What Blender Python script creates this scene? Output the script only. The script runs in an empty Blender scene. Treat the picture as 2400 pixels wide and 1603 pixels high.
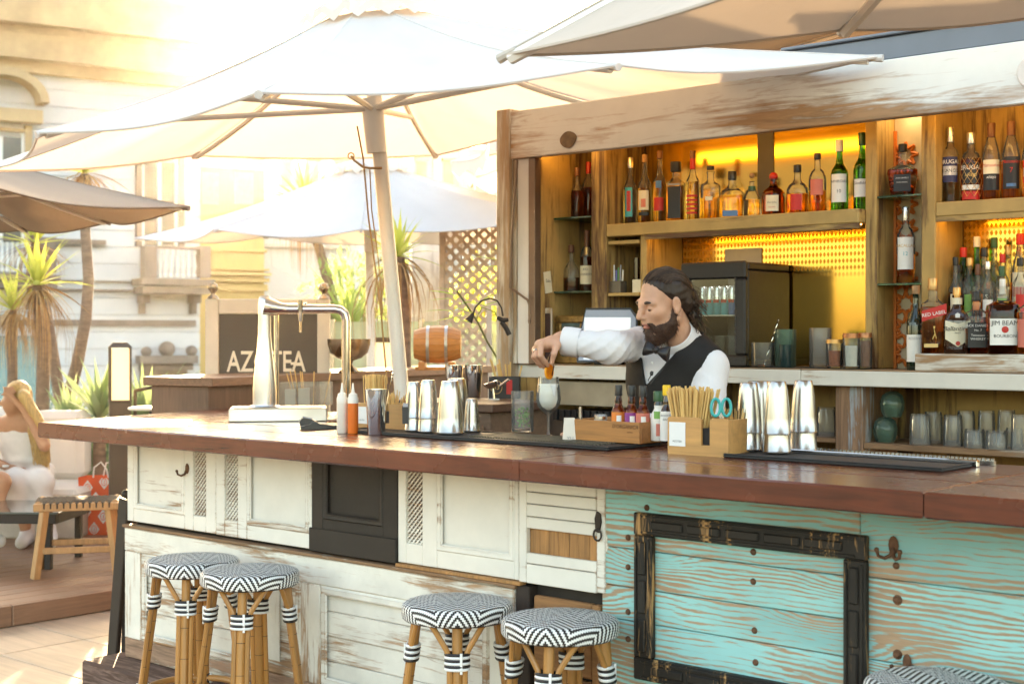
import bpy, bmesh, math, random
import numpy as np
from mathutils import Vector, Matrix
R = math.radians
random.seed(7)
SC = bpy.context.scene
COL = SC.collection

# ------------------------------------------------------------------ camera
# +Y runs into the bar kiosk, X along the bar; the camera looks between -X and +Y
YAW = math.atan2(2964, 3338.0)
FW = Vector((-math.sin(YAW), math.cos(YAW), 0)); RT = Vector((math.cos(YAW), math.sin(YAW), 0))
CAM_H = 1.52
cd = bpy.data.cameras.new('camera'); cam = bpy.data.objects.new('camera', cd); COL.objects.link(cam)
cam.location = (0, 0, CAM_H); cam.rotation_euler = (R(90), 0, YAW)
cd.sensor_width = 36; cd.lens = 50.07; cd.shift_y = -19.5 / 2400
cd.clip_start = 0.05; cd.clip_end = 500
cd.dof.use_dof = True; cd.dof.focus_distance = 5.2; cd.dof.aperture_fstop = 4.5
SC.camera = cam

# ------------------------------------------------------------------ sky and sun
SUN_EL = R(10.5); SUN_OFF = R(-10.1)
sd = FW * math.cos(SUN_OFF) + RT * math.sin(SUN_OFF)
SUN_DIR = Vector((sd.x * math.cos(SUN_EL), sd.y * math.cos(SUN_EL), math.sin(SUN_EL)))
W = bpy.data.worlds.new('World'); SC.world = W; W.use_nodes = True
wn = W.node_tree.nodes; wl = W.node_tree.links
sky = wn.new('ShaderNodeTexSky'); sky.sky_type = 'NISHITA'; sky.sun_disc = False
sky.sun_elevation = SUN_EL; sky.sun_rotation = math.atan2(sd.x, sd.y)
sky.air_density = 1.0; sky.dust_density = 3.0; sky.ozone_density = 1.0; sky.altitude = 20
bg = wn['Background']; bg.inputs['Strength'].default_value = 0.15
wl.new(sky.outputs[0], bg.inputs[0])
sl = bpy.data.lights.new('sun', 'SUN'); sl.energy = 5.0; sl.angle = R(0.6); sl.color = (1.0, 0.80, 0.56)
so = bpy.data.objects.new('sun', sl); COL.objects.link(so)
so.rotation_euler = SUN_DIR.to_track_quat('Z', 'Y').to_euler(); so.location = (0, 0, 12)
VS = SC.view_settings
VS.view_transform = 'Standard'; VS.look = 'None'; VS.gamma = 1.0; VS.use_curve_mapping = False
VS.exposure = 3.2
try:
    VS.use_white_balance = True; VS.white_balance_temperature = 8050; VS.white_balance_tint = 12
except Exception:
    pass
cy = SC.cycles
cy.use_denoising = True; cy.max_bounces = 9; cy.diffuse_bounces = 4; cy.glossy_bounces = 4
cy.transmission_bounces = 8; cy.transparent_max_bounces = 10; cy.volume_bounces = 0
cy.caustics_reflective = False; cy.caustics_refractive = False; cy.sample_clamp_indirect = 6.0
cy.blur_glossy = 0.5

# ------------------------------------------------------------------ measuring helpers (2348 px wide tracing)
K = 2400 / 2348
def LT(lat, t, z=0.0):
    return Vector((RT.x * lat + FW.x * t, RT.y * lat + FW.y * t, z))
def P(x, y, t):
    return LT((x * K - 1200) / 3338 * t, t, CAM_H + (782 - y * K) / 3338 * t)
def PZ(x, y, z):
    return P(x, y, (z - CAM_H) * 3338 / (782 - y * K))
def PY(x, y, Y):
    u = (x * K - 1200) / 3338
    return P(x, y, Y / (FW.y + RT.y * u))

# ------------------------------------------------------------------ mesh builder
class MB:
    def __init__(s): s.v = []; s.f = []; s.m = []
    def add(s, vs, fs, M=None, mi=0):
        o = len(s.v)
        s.v.extend([(M @ Vector(p))[:] for p in vs] if M is not None else [tuple(p) for p in vs])
        s.f.extend([tuple(i + o for i in f) for f in fs]); s.m.extend([mi] * len(fs)); return s
    def box(s, x0, x1, y0, y1, z0, z1, b=0.0, M=None, mi=0):
        if x1 < x0: x0, x1 = x1, x0
        if y1 < y0: y0, y1 = y1, y0
        if z1 < z0: z0, z1 = z1, z0
        if b <= 0:
            vs = [(x, y, z) for x in (x0, x1) for y in (y0, y1) for z in (z0, z1)]
            return s.add(vs, [(0, 1, 3, 2), (4, 6, 7, 5), (0, 4, 5, 1), (2, 3, 7, 6), (0, 2, 6, 4), (1, 5, 7, 3)], M, mi)
        b = min(b, (x1 - x0) * .45, (y1 - y0) * .45, (z1 - z0) * .45)
        vs = []; 
        for i, x in enumerate((x0, x1)):
            for j, y in enumerate((y0, y1)):
                for k, z in enumerate((z0, z1)):
                    sx = b if i == 0 else -b; sy = b if j == 0 else -b; sz = b if k == 0 else -b
                    vs += [(x, y + sy, z + sz), (x + sx, y, z + sz), (x + sx, y + sy, z)]
        c = lambda i, j, k, a: ((i * 2 + j) * 2 + k) * 3 + a
        fs = []
        for i in (0, 1):
            q = [c(i, 0, 0, 0), c(i, 0, 1, 0), c(i, 1, 1, 0), c(i, 1, 0, 0)]; fs.append(q if i == 0 else q[::-1])
            q = [c(0, i, 0, 1), c(1, i, 0, 1), c(1, i, 1, 1), c(0, i, 1, 1)]; fs.append(q if i == 0 else q[::-1])
            q = [c(0, 0, i, 2), c(0, 1, i, 2), c(1, 1, i, 2), c(1, 0, i, 2)]; fs.append(q if i == 0 else q[::-1])
        for i in (0, 1):
            for j in (0, 1):
                q = [c(i, j, 0, 0), c(i, j, 1, 0), c(i, j, 1, 1), c(i, j, 0, 1)]; fs.append(q[::-1] if (i + j) % 2 == 0 else q)
                q = [c(i, 0, j, 0), c(i, 1, j, 0), c(i, 1, j, 2), c(i, 0, j, 2)]; fs.append(q if (i + j) % 2 == 0 else q[::-1])
                q = [c(0, i, j, 1), c(1, i, j, 1), c(1, i, j, 2), c(0, i, j, 2)]; fs.append(q[::-1] if (i + j) % 2 == 0 else q)
        for i in (0, 1):
            for j in (0, 1):
                for k in (0, 1):
                    q = [c(i, j, k, 0), c(i, j, k, 1), c(i, j, k, 2)]; fs.append(q[::-1] if (i + j + k) % 2 else q)
        return s.add(vs, fs, M, mi)
    def lathe(s, prof, n=24, M=None, mi=0, sq=0.0, flat=1.0, a0=0.0, a1=None, mfun=None, flute=0.0, nf=0):
        full = a1 is None
        if full: a1 = a0 + 2 * math.pi
        cnt = n if full else n + 1
        vs = []
        for (r, z) in prof:
            for i in range(cnt):
                a = a0 + (a1 - a0) * i / n
                ca, sa = math.cos(a), math.sin(a)
                k = 1.0
                if sq > 0:
                    p = 2 + sq * 8
                    k = (abs(ca) ** p + abs(sa) ** p) ** (-1 / p)
                if flute and r > 0: k *= 1 + flute * math.cos(a * nf)
                vs.append((r * k * ca, r * k * sa * flat, z))
        fs = []; ms = []
        for j in range(len(prof) - 1):
            m = mi if mfun is None else mfun((prof[j][1] + prof[j + 1][1]) / 2)
            for i in range(n):
                i2 = (i + 1) % cnt if full else i + 1
                A, B, C_, D = j * cnt + i, j * cnt + i2, (j + 1) * cnt + i2, (j + 1) * cnt + i
                if prof[j][0] <= 1e-6 and prof[j + 1][0] <= 1e-6: continue
                if prof[j][0] <= 1e-6: fs.append((A, C_, D))
                elif prof[j + 1][0] <= 1e-6: fs.append((A, B, C_))
                else: fs.append((A, B, C_, D))
                ms.append(m)
        o = len(s.m); s.add(vs, fs, M, mi); s.m[o:] = ms
        return s
    def tube(s, pts, rad, n=10, M=None, mi=0, closed=False, cap=True, flat=1.0):
        pts = [Vector(p) for p in pts]; N = len(pts)
        if not hasattr(rad, '__len__'): rad = [rad] * N
        vs = []; up = None
        for i, p in enumerate(pts):
            if closed: d = pts[(i + 1) % N] - pts[i - 1]
            else: d = pts[min(i + 1, N - 1)] - pts[max(i - 1, 0)]
            if d.length < 1e-9: d = Vector((0, 0, 1))
            d.normalize()
            if up is None:
                up = Vector((0, 0, 1)) if abs(d.z) < .9 else Vector((0, 1, 0))
            x = up.cross(d)
            if x.length < 1e-6: x = Vector((1, 0, 0)).cross(d)
            x.normalize(); y = d.cross(x); up = y
            for k in range(n):
                a = 2 * math.pi * k / n
                vs.append(p + (x * math.cos(a) + y * math.sin(a) * flat) * rad[i])
        fs = []
        for i in range(N if closed else N - 1):
            i2 = (i + 1) % N
            for k in range(n):
                k2 = (k + 1) % n
                fs.append((i * n + k, i * n + k2, i2 * n + k2, i2 * n + k))
        if cap and not closed:
            fs.append(tuple(range(n))[::-1]); fs.append(tuple((N - 1) * n + k for k in range(n)))
        return s.add(vs, fs, M, mi)
    def prism(s, poly, z0, z1, M=None, mi=0):      # poly in xy (ccw), extruded in z
        n = len(poly)
        vs = [(x, y, z0) for x, y in poly] + [(x, y, z1) for x, y in poly]
        fs = [tuple(range(n))[::-1], tuple(range(n, 2 * n))] + [(i, (i + 1) % n, n + (i + 1) % n, n + i) for i in range(n)]
        return s.add(vs, fs, M, mi)
    def ball(s, c, r, n=12, M=None, mi=0, sx=1, sy=1, sz=1):
        pr = [(r * math.sin(math.pi * i / n), -r * math.cos(math.pi * i / n)) for i in range(n + 1)]
        pr[0] = (0, -r); pr[-1] = (0, r)
        T = Matrix.Translation(c) @ Matrix.Diagonal((sx, sy, sz, 1))
        return s.lathe(pr, max(8, n), (M @ T) if M is not None else T, mi)
    def build(s, name, mats, parent=None, smooth=30, loc=None, kind=None):
        me = bpy.data.meshes.new(name); me.from_pydata(s.v, [], s.f)
        if not isinstance(mats, (list, tuple)): mats = [mats]
        for m in mats: me.materials.append(m)
        if len(mats) > 1: me.polygons.foreach_set('material_index', s.m)
        if smooth:
            me.shade_smooth()
            if smooth < 180: me.set_sharp_from_angle(angle=R(smooth))
        me.update()
        return link(name, me, parent, loc, kind)
def link(name, me, parent=None, loc=None, kind=None):
    o = bpy.data.objects.new(name, me); COL.objects.link(o)
    if parent is not None: o.parent = parent
    if loc is not None: o.location = loc
    if kind: o['kind'] = kind
    return o
def tag(o, label=None, cat=None, group=None, kind=None):
    if label: o['label'] = label
    if cat: o['category'] = cat
    if group: o['group'] = group
    if kind: o['kind'] = kind
    return o
def thing(name, label, cat, loc=(0, 0, 0), rz=0.0, group=None):
    o = bpy.data.objects.new(name, None); COL.objects.link(o); o.empty_display_size = .1
    o.location = loc; o.rotation_euler = (0, 0, rz)
    return tag(o, label, cat, group)
def copy_tree(o, parent=None):
    c = o.copy(); COL.objects.link(c); c.parent = parent
    for ch in list(o.children): copy_tree(ch, c)
    return c
def TR(x=0, y=0, z=0, rx=0, ry=0, rz=0, s=1):
    return Matrix.Translation((x, y, z)) @ Matrix.Rotation(rz, 4, 'Z') @ Matrix.Rotation(ry, 4, 'Y') @ Matrix.Rotation(rx, 4, 'X') @ Matrix.Scale(s, 4)
_txt = {}
def text(mb, s, size, M, mi=0, align='CENTER', bend=None, shear=0.0, bold=0.0):
    """flat lettering in the local xz plane (facing -y); bend = cylinder radius"""
    key = (s, align, shear, bold)
    if key not in _txt:
        cu = bpy.data.curves.new('lettering', 'FONT'); cu.body = s; cu.size = 1; cu.align_x = align
        cu.resolution_u = 2; cu.shear = shear; cu.offset = bold
        ob = bpy.data.objects.new('lettering', cu); me = ob.to_mesh()
        _txt[key] = ([tuple(v.co) for v in me.vertices], [tuple(p.vertices) for p in me.polygons])
        ob.to_mesh_clear(); bpy.data.objects.remove(ob); bpy.data.curves.remove(cu)
    vs, fs = _txt[key]
    out = []
    for (x, y, z) in vs:
        x *= size; y *= size
        if bend: out.append((bend * math.sin(x / bend), -bend * math.cos(x / bend), y))
        else: out.append((x, 0, y))
    mb.add(out, fs, M, mi)

# ------------------------------------------------------------------ materials
def newmat(name):
    m = bpy.data.materials.new(name); m.use_nodes = True
    return m, m.node_tree.nodes, m.node_tree.links, m.node_tree.nodes['Principled BSDF']
def rgb(c): return (c[0], c[1], c[2], 1.0)
def mixc(n, l, fac, a, b):
    x = n.new('ShaderNodeMix'); x.data_type = 'RGBA'
    if hasattr(fac, 'is_linked') or hasattr(fac, 'links'): l.new(fac, x.inputs[0])
    else: x.inputs[0].default_value = fac
    for i, c in ((6, a), (7, b)):
        if hasattr(c, 'links'): l.new(c, x.inputs[i])
        else: x.inputs[i].default_value = rgb(c)
    return x.outputs[2]
def ramp(n, l, src, pts):
    r = n.new('ShaderNodeValToRGB'); e = r.color_ramp.elements
    e[0].position, e[0].color = pts[0][0], (pts[0][1],) * 3 + (1,)
    e[1].position, e[1].color = pts[1][0], (pts[1][1],) * 3 + (1,)
    for p, v in pts[2:]:
        q = e.new(p); q.color = (v, v, v, 1)
    l.new(src, r.inputs[0]); return r.outputs[0]
def math_(n, l, op, a, b=None):
    x = n.new('ShaderNodeMath'); x.operation = op
    for i, c in enumerate((a, b)):
        if c is None: continue
        if hasattr(c, 'links'): l.new(c, x.inputs[i])
        else: x.inputs[i].default_value = c
    return x.outputs[0]
def coords(n, l, scale=(1, 1, 1), rand=True):
    tc = n.new('ShaderNodeTexCoord'); mp = n.new('ShaderNodeMapping')
    mp.inputs['Scale'].default_value = scale
    l.new(tc.outputs['Object'], mp.inputs[0])
    if rand:
        oi = n.new('ShaderNodeObjectInfo'); cb = n.new('ShaderNodeCombineXYZ')
        a = math_(n, l, 'MULTIPLY', oi.outputs['Random'], 37.0); b = math_(n, l, 'MULTIPLY', oi.outputs['Random'], 91.0)
        l.new(a, cb.inputs[0]); l.new(b, cb.inputs[1]); l.new(a, cb.inputs[2])
        l.new(cb.outputs[0], mp.inputs['Location'])
    return mp.outputs[0]
def noise(n, l, vec, scale, detail=4, rough=.55, dist=0.0):
    x = n.new('ShaderNodeTexNoise'); x.inputs['Scale'].default_value = scale; x.inputs['Detail'].default_value = detail
    x.inputs['Roughness'].default_value = rough; x.inputs['Distortion'].default_value = dist
    l.new(vec, x.inputs['Vector']); return x.outputs['Fac']
def bump(n, l, b, h, strength=.2, dist=.002):
    x = n.new('ShaderNodeBump'); x.inputs['Strength'].default_value = strength; x.inputs['Distance'].default_value = dist
    l.new(h, x.inputs['Height']); l.new(x.outputs[0], b.inputs['Normal'])
def mat(name, c, rough=.5, metal=0.0, var=.18, sc=8.0, bmp=0.0, trans=0.0, ior=1.45, emit=None, es=1.0, coat=0.0, stretch=(1, 1, 1), bsc=60.0, sheen=0.0, sss=0.0, aniso=0.0):
    m, n, l, b = newmat(name)
    b.inputs['Roughness'].default_value = rough; b.inputs['Metallic'].default_value = metal
    b.inputs['IOR'].default_value = ior; b.inputs['Transmission Weight'].default_value = trans
    b.inputs['Coat Weight'].default_value = coat; b.inputs['Coat Roughness'].default_value = .08
    if sheen: b.inputs['Sheen Weight'].default_value = sheen
    if sss:
        b.inputs['Subsurface Weight'].default_value = sss; b.inputs['Subsurface Radius'].default_value = (1, .35, .2)
        b.inputs['Subsurface Scale'].default_value = .006
    if emit is not None:
        b.inputs['Emission Color'].default_value = rgb(emit); b.inputs['Emission Strength'].default_value = es
    if var > 0:
        v = coords(n, l, stretch)
        f = noise(n, l, v, sc, 6)
        f2 = ramp(n, l, f, [(.3, 0), (.72, 1)])
        d = tuple(max(0, x * (1 - var)) for x in c); u = tuple(min(1, x * (1 + var * .6)) for x in c)
        l.new(mixc(n, l, f2, d, u), b.inputs['Base Color'])
        if metal > .5 or rough < .6:
            rr = n.new('ShaderNodeMapRange'); rr.inputs[3].default_value = rough * .75; rr.inputs[4].default_value = min(1, rough * 1.35)
            l.new(f, rr.inputs[0]); l.new(rr.outputs[0], b.inputs['Roughness'])
    else: b.inputs['Base Color'].default_value = rgb(c)
    if bmp > 0:
        v2 = coords(n, l, stretch); bump(n, l, b, noise(n, l, v2, bsc, 5), bmp)
    return m
def worn(name, paint, wood, axis='x', wear=.45, sc=1.0, rough=.7, dark=None, grime=.25, contrast=.035, knots=0.0, soft=False, edge=0.0):
    """flaking paint over timber; grain along axis"""
    m, n, l, b = newmat(name)
    st = {'x': (1.2, 16, 16), 'z': (16, 16, 1.2), 'y': (16, 1.2, 16)}[axis]
    lo = {'x': (1.0, 4, 4), 'z': (4, 4, 1.0), 'y': (4, 1.0, 4)}[axis]
    v = coords(n, l, tuple(s * sc for s in st)); v2 = coords(n, l, tuple(s * sc for s in lo))
    grain = noise(n, l, v, 3.0, 8, .65, .8)
    patch = noise(n, l, v2, 1.3, 6, .6, .4)
    big = noise(n, l, v2, .5, 3)
    a = math_(n, l, 'MULTIPLY', grain, .5); c2 = math_(n, l, 'MULTIPLY', patch, .65)
    s_ = math_(n, l, 'ADD', a, c2)
    s_ = math_(n, l, 'ADD', s_, math_(n, l, 'MULTIPLY', big, .25))
    th = .70 + .15 * (1 - 2 * wear)
    if edge:      # chipped arrises: where a rounded normal leaves the flat one
        bv = n.new('ShaderNodeBevel'); bv.samples = 4; bv.inputs['Radius'].default_value = edge
        ge = n.new('ShaderNodeNewGeometry'); vm = n.new('ShaderNodeVectorMath'); vm.operation = 'DOT_PRODUCT'
        l.new(bv.outputs[0], vm.inputs[0]); l.new(ge.outputs['Normal'], vm.inputs[1])
        er = n.new('ShaderNodeMapRange'); er.inputs[1].default_value = .99; er.inputs[2].default_value = .80; er.inputs[3].default_value = 0; er.inputs[4].default_value = .16
        l.new(vm.outputs['Value'], er.inputs[0]); s_ = math_(n, l, 'ADD', s_, er.outputs[0])
    mask = ramp(n, l, s_, [(th - contrast * (2 if soft else 1), 0), (th + contrast, 1)])
    wv = mixc(n, l, ramp(n, l, grain, [(.35, 0), (.65, 1)]), tuple(x * .55 for x in wood), tuple(min(1, x * 1.25) for x in wood))
    fine = coords(n, l, (3, 3, 3))
    fn = noise(n, l, fine, 2.2, 7, .6)
    pv = mixc(n, l, ramp(n, l, fn, [(.35, 0), (.7, 1)]), tuple(x * (1 - grime) for x in paint), paint)
    if dark:
        pv = mixc(n, l, ramp(n, l, patch, [(.56, 0), (.74, .8)]), pv, dark)
    col = mixc(n, l, mask, pv, wv)
    l.new(col, b.inputs['Base Color'])
    b.inputs['Roughness'].default_value = rough; b.inputs['Specular IOR Level'].default_value = .35
    hh = math_(n, l, 'SUBTRACT', math_(n, l, 'MULTIPLY', grain, .5), mask)
    bump(n, l, b, hh, .35, .0015)
    return m
def ringwood(name, paint, wood, axis='x', amt=.5, freq=62.0, rough=.62):
    """brushed paint worn off along the growth rings, with knots"""
    m, n, l, b = newmat(name)
    st = {'x': (1.0, 1.0, 1.0), 'z': (1.0, 1.0, 1.0)}[axis]
    v = coords(n, l, st)
    sep = n.new('ShaderNodeSeparateXYZ'); l.new(v, sep.inputs[0])
    along, across = (sep.outputs[0], sep.outputs[2]) if axis == 'x' else (sep.outputs[2], sep.outputs[0])
    lv = n.new('ShaderNodeCombineXYZ'); l.new(math_(n, l, 'MULTIPLY', along, 1.3), lv.inputs[0]); l.new(math_(n, l, 'MULTIPLY', across, 3.5), lv.inputs[1])
    wob = noise(n, l, lv.outputs[0], 1.6, 4, .5, .3)
    vo = n.new('ShaderNodeTexVoronoi'); vo.inputs['Scale'].default_value = 1.0; vo.inputs['Randomness'].default_value = 1
    kv = n.new('ShaderNodeCombineXYZ'); l.new(math_(n, l, 'MULTIPLY', along, 2.2), kv.inputs[0]); l.new(math_(n, l, 'MULTIPLY', across, 5.5), kv.inputs[1])
    l.new(kv.outputs[0], vo.inputs['Vector'])
    kn = n.new('ShaderNodeMapRange'); kn.inputs[1].default_value = 0; kn.inputs[2].default_value = .55; kn.inputs[3].default_value = 1; kn.inputs[4].default_value = 0
    kn.interpolation_type = 'SMOOTHERSTEP'; l.new(vo.outputs['Distance'], kn.inputs[0])
    g = math_(n, l, 'ADD', math_(n, l, 'MULTIPLY', across, freq), math_(n, l, 'MULTIPLY', wob, 5.0))
    g = math_(n, l, 'ADD', g, math_(n, l, 'MULTIPLY', kn.outputs[0], 3.2))
    fr = math_(n, l, 'SINE', math_(n, l, 'MULTIPLY', g, 6.283))
    fr = math_(n, l, 'MULTIPLY_ADD', fr, .5); n_ = fr.node; n_.inputs[2].default_value = .5
    fine = coords(n, l, (3.2, 75, 75) if axis == 'x' else (75, 75, 3.2)); fg = noise(n, l, fine, 2.5, 8, .75)
    pt = coords(n, l, (1.6, 5, 5) if axis == 'x' else (5, 5, 1.6)); pn = noise(n, l, pt, 1.5, 5, .6)
    s_ = math_(n, l, 'ADD', math_(n, l, 'MULTIPLY', fr, .20), math_(n, l, 'MULTIPLY', fg, .80))
    s_ = math_(n, l, 'ADD', s_, math_(n, l, 'MULTIPLY', pn, .75))
    mask = ramp(n, l, s_, [(1.085 - .15 * amt - .05, 0), (1.085 - .15 * amt + .06, 1)])
    wv = mixc(n, l, fg, tuple(x * .6 for x in wood), tuple(min(1, x * 1.3) for x in wood))
    wide = coords(n, l, (1.2, 3, 3)); wn_ = noise(n, l, wide, 1.1, 4)
    pa = mixc(n, l, ramp(n, l, wn_, [(.35, 0), (.68, 1)]), tuple(x * .72 for x in paint), tuple(min(1, x * 1.12) for x in paint))
    col = mixc(n, l, mask, pa, wv)
    l.new(col, b.inputs['Base Color']); b.inputs['Roughness'].default_value = rough; b.inputs['Specular IOR Level'].default_value = .35
    hh = math_(n, l, 'SUBTRACT', math_(n, l, 'MULTIPLY', fg, .6), mask); bump(n, l, b, hh, .3, .0012)
    return m
def timber(name, c, axis='x', rough=.5, coat=0.0, sc=1.0, var=.45, bmp=.15):
    m, n, l, b = newmat(name)
    st = {'x': (1.5, 22, 22), 'z': (22, 22, 1.5), 'y': (22, 1.5, 22)}[axis]
    v = coords(n, l, tuple(s * sc for s in st)); g = noise(n, l, v, 2.4, 8, .65, .9)
    v2 = coords(n, l, (2, 2, 2)); g2 = noise(n, l, v2, 2.0, 4)
    f = math_(n, l, 'ADD', math_(n, l, 'MULTIPLY', g, .7), math_(n, l, 'MULTIPLY', g2, .4))
    r_ = ramp(n, l, f, [(.36, 0), (.74, 1)])
    l.new(mixc(n, l, r_, tuple(x * (1 - var) for x in c), tuple(min(1, x * (1 + var * .55)) for x in c)), b.inputs['Base Color'])
    b.inputs['Coat Weight'].default_value = coat; b.inputs['Coat Roughness'].default_value = .16
    rr = n.new('ShaderNodeMapRange'); rr.inputs[3].default_value = rough * .8; rr.inputs[4].default_value = min(1, rough * 1.3)
    l.new(g2, rr.inputs[0]); l.new(rr.outputs[0], b.inputs['Roughness'])
    bump(n, l, b, g, bmp, .001)
    return m
def fabric(name, c, tc, tw=.45, bmp=.25, var=.08):
    m, n, l, b = newmat(name)
    out = n['Material Output']
    v = coords(n, l, (1, 1, 1)); f = noise(n, l, v, 3.0, 5)
    col = mixc(n, l, ramp(n, l, f, [(.3, 0), (.7, 1)]), tuple(x * (1 - var) for x in c), c)
    l.new(col, b.inputs['Base Color']); b.inputs['Roughness'].default_value = .85; b.inputs['Specular IOR Level'].default_value = .2
    t = n.new('ShaderNodeBsdfTranslucent'); t.inputs[0].default_value = rgb(tc)
    mx = n.new('ShaderNodeMixShader'); mx.inputs[0].default_value = tw
    l.new(b.outputs[0], mx.inputs[1]); l.new(t.outputs[0], mx.inputs[2]); l.new(mx.outputs[0], out.inputs[0])
    v2 = coords(n, l, (1, 1, 1)); h = noise(n, l, v2, 5.0, 6, .55, 1.2)
    bp = n.new('ShaderNodeBump'); bp.inputs['Strength'].default_value = bmp; bp.inputs['Distance'].default_value = .01
    l.new(h, bp.inputs['Height']); l.new(bp.outputs[0], b.inputs['Normal']); l.new(bp.outputs[0], t.inputs['Normal'])
    return m
def leafmat(name, c, c2, tw=.35):
    m, n, l, b = newmat(name); out = n['Material Output']
    oi = n.new('ShaderNodeObjectInfo'); v = coords(n, l, (1, 1, 1)); f = noise(n, l, v, 6.0, 3)
    s_ = math_(n, l, 'ADD', math_(n, l, 'MULTIPLY', oi.outputs['Random'], .5), math_(n, l, 'MULTIPLY', f, .5))
    col = mixc(n, l, s_, c, c2); l.new(col, b.inputs['Base Color']); b.inputs['Roughness'].default_value = .45
    t = n.new('ShaderNodeBsdfTranslucent'); l.new(mixc(n, l, .5, col, tuple(min(1, x * 2.2) for x in c2)), t.inputs[0])
    mx = n.new('ShaderNodeMixShader'); mx.inputs[0].default_value = tw
    l.new(b.outputs[0], mx.inputs[1]); l.new(t.outputs[0], mx.inputs[2]); l.new(mx.outputs[0], out.inputs[0])
    return m
def glassmat(name, c=(1, 1, 1), rough=.0, ior=1.45):
    m, n, l, b = newmat(name)
    b.inputs['Base Color'].default_value = rgb(c); b.inputs['Roughness'].default_value = rough
    b.inputs['IOR'].default_value = ior; b.inputs['Transmission Weight'].default_value = 1.0
    return m
def thinglass(name, tint=(.96, .97, .96), rough=.02, ior=1.5, body=0.0, bodyc=(.8, .8, .8)):
    """thin-walled glass: see-through with fresnel reflections"""
    m, n, l, b = newmat(name); out = n['Material Output']
    t = n.new('ShaderNodeBsdfTransparent'); t.inputs[0].default_value = rgb(tint)
    g = n.new('ShaderNodeBsdfGlossy'); g.inputs['Roughness'].default_value = rough
    fz = n.new('ShaderNodeFresnel'); fz.inputs[0].default_value = ior
    mx = n.new('ShaderNodeMixShader'); l.new(fz.outputs[0], mx.inputs[0]); l.new(t.outputs[0], mx.inputs[1]); l.new(g.outputs[0], mx.inputs[2])
    res = mx.outputs[0]
    if body:
        b.inputs['Base Color'].default_value = rgb(bodyc); b.inputs['Roughness'].default_value = .4
        m2 = n.new('ShaderNodeMixShader'); m2.inputs[0].default_value = body; l.new(res, m2.inputs[1]); l.new(b.outputs[0], m2.inputs[2]); res = m2.outputs[0]
    l.new(res, out.inputs[0]); return m
def emitmat(name, c, s):
    m, n, l, b = newmat(name); b.inputs['Base Color'].default_value = rgb(tuple(x * .8 for x in c))
    b.inputs['Emission Color'].default_value = rgb(c); b.inputs['Emission Strength'].default_value = s
    return m
# ------------------------------------------------------------------ palette
def wl_(p): return -p.location if p.type == 'EMPTY' else Vector((0, 0, 0))
def wb(mb, name, mats, parent, smooth=30, kind=None):      # world-space mesh hung under an unrotated parent
    return mb.build(name, mats, parent, smooth, wl_(parent), kind)

WHITE_P = worn('white_painted_wood', (.80, .76, .68), (.30, .17, .09), 'x', .08, .8, .55, grime=.10, edge=.007)
CREAM_P = worn('cream_flaking_wood', (.80, .77, .68), (.34, .20, .11), 'x', .30, 1.2, .75, grime=.18, contrast=.05, edge=.008)
CREAM_V = worn('cream_flaking_wood_upright', (.80, .77, .68), (.34, .20, .11), 'z', .30, 1.2, .75, grime=.18, contrast=.05, edge=.008)
TURQ = ringwood('turquoise_brushed_wood', (.29, .60, .58), (.40, .26, .16), 'x', 1.2)
MAHOG = timber('mahogany_varnish', (.125, .026, .011), 'x', .26, .45, .8, .5, .1)
MAHOG_Y = timber('mahogany_varnish_cross', (.125, .026, .011), 'y', .26, .45, .8, .5, .1)
BLACKW = worn('black_flaking_wood', (.020, .016, .012), (.42, .23, .09), 'z', .22, 1.3, .55, grime=.4)
BLACKD = mat('black_brown_door_paint', (.020, .014, .010), .6, 0, .3, 5, .2)
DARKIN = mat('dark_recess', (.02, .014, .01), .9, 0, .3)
RAWWOOD = timber('raw_orange_timber', (.42, .20, .07), 'z', .65, 0, 1.0, .6, .4)
CRATEW = timber('crate_timber', (.33, .15, .055), 'x', .7, 0, 1.0, .55, .4)
PLINTHW = worn('plinth_timber', (.10, .05, .035), (.16, .10, .08), 'x', .5, 1.0, .75, grime=.4)
RUST = mat('rusty_iron', (.16, .075, .04), .75, .35, .5, 40, .4)
IRON = mat('dark_iron', (.06, .05, .045), .5, .8, .3, 30, .2)
STEEL = mat('brushed_steel', (.45, .43, .40), .24, 1.0, .12, 14, .03, stretch=(1, 1, .15))
CHROME = mat('chrome', (.66, .645, .62), .07, 1.0, .05, 5)
BLACKRUB = mat('black_rubber', (.022, .022, .022), .6, 0, .2, 20, .2)
BLACKPL = mat('black_plastic', (.02, .02, .022), .35, 0, .15)
PINE = timber('pine_box', (.56, .29, .10), 'x', .55, .1, .7, .3, .1)
OAKBOX = timber('tray_oak', (.42, .17, .045), 'x', .5, .15, .8, .4, .15)
WHITEPAPER = mat('white_paper', (.82, .82, .80), .7, 0, .04)
BLACKINK = mat('black_ink', (.015, .015, .015), .6, 0, 0)
GOLDINK = mat('gold_ink', (.62, .40, .13), .35, .6, .1)
REDINK = mat('red_ink', (.55, .03, .02), .5, 0, .1)
WHITEINK = mat('white_ink', (.8, .78, .74), .6, 0, 0)
GLASS = thinglass('clear_glass', (.98, .985, .98), .03, 1.3, .06, (.88, .88, .86))
GLASSTHIN = thinglass('clear_thin_glass', (.96, .97, .95), .02, 1.32, .04)
GLASSGREEN = thinglass('sea_green_glass', (.72, .84, .76), .03, 1.35, .12, (.30, .45, .38))
SHELFGLASS = thinglass('shelf_glass', (.55, .82, .70), .02, 1.5, .12, (.10, .40, .28))

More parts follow.
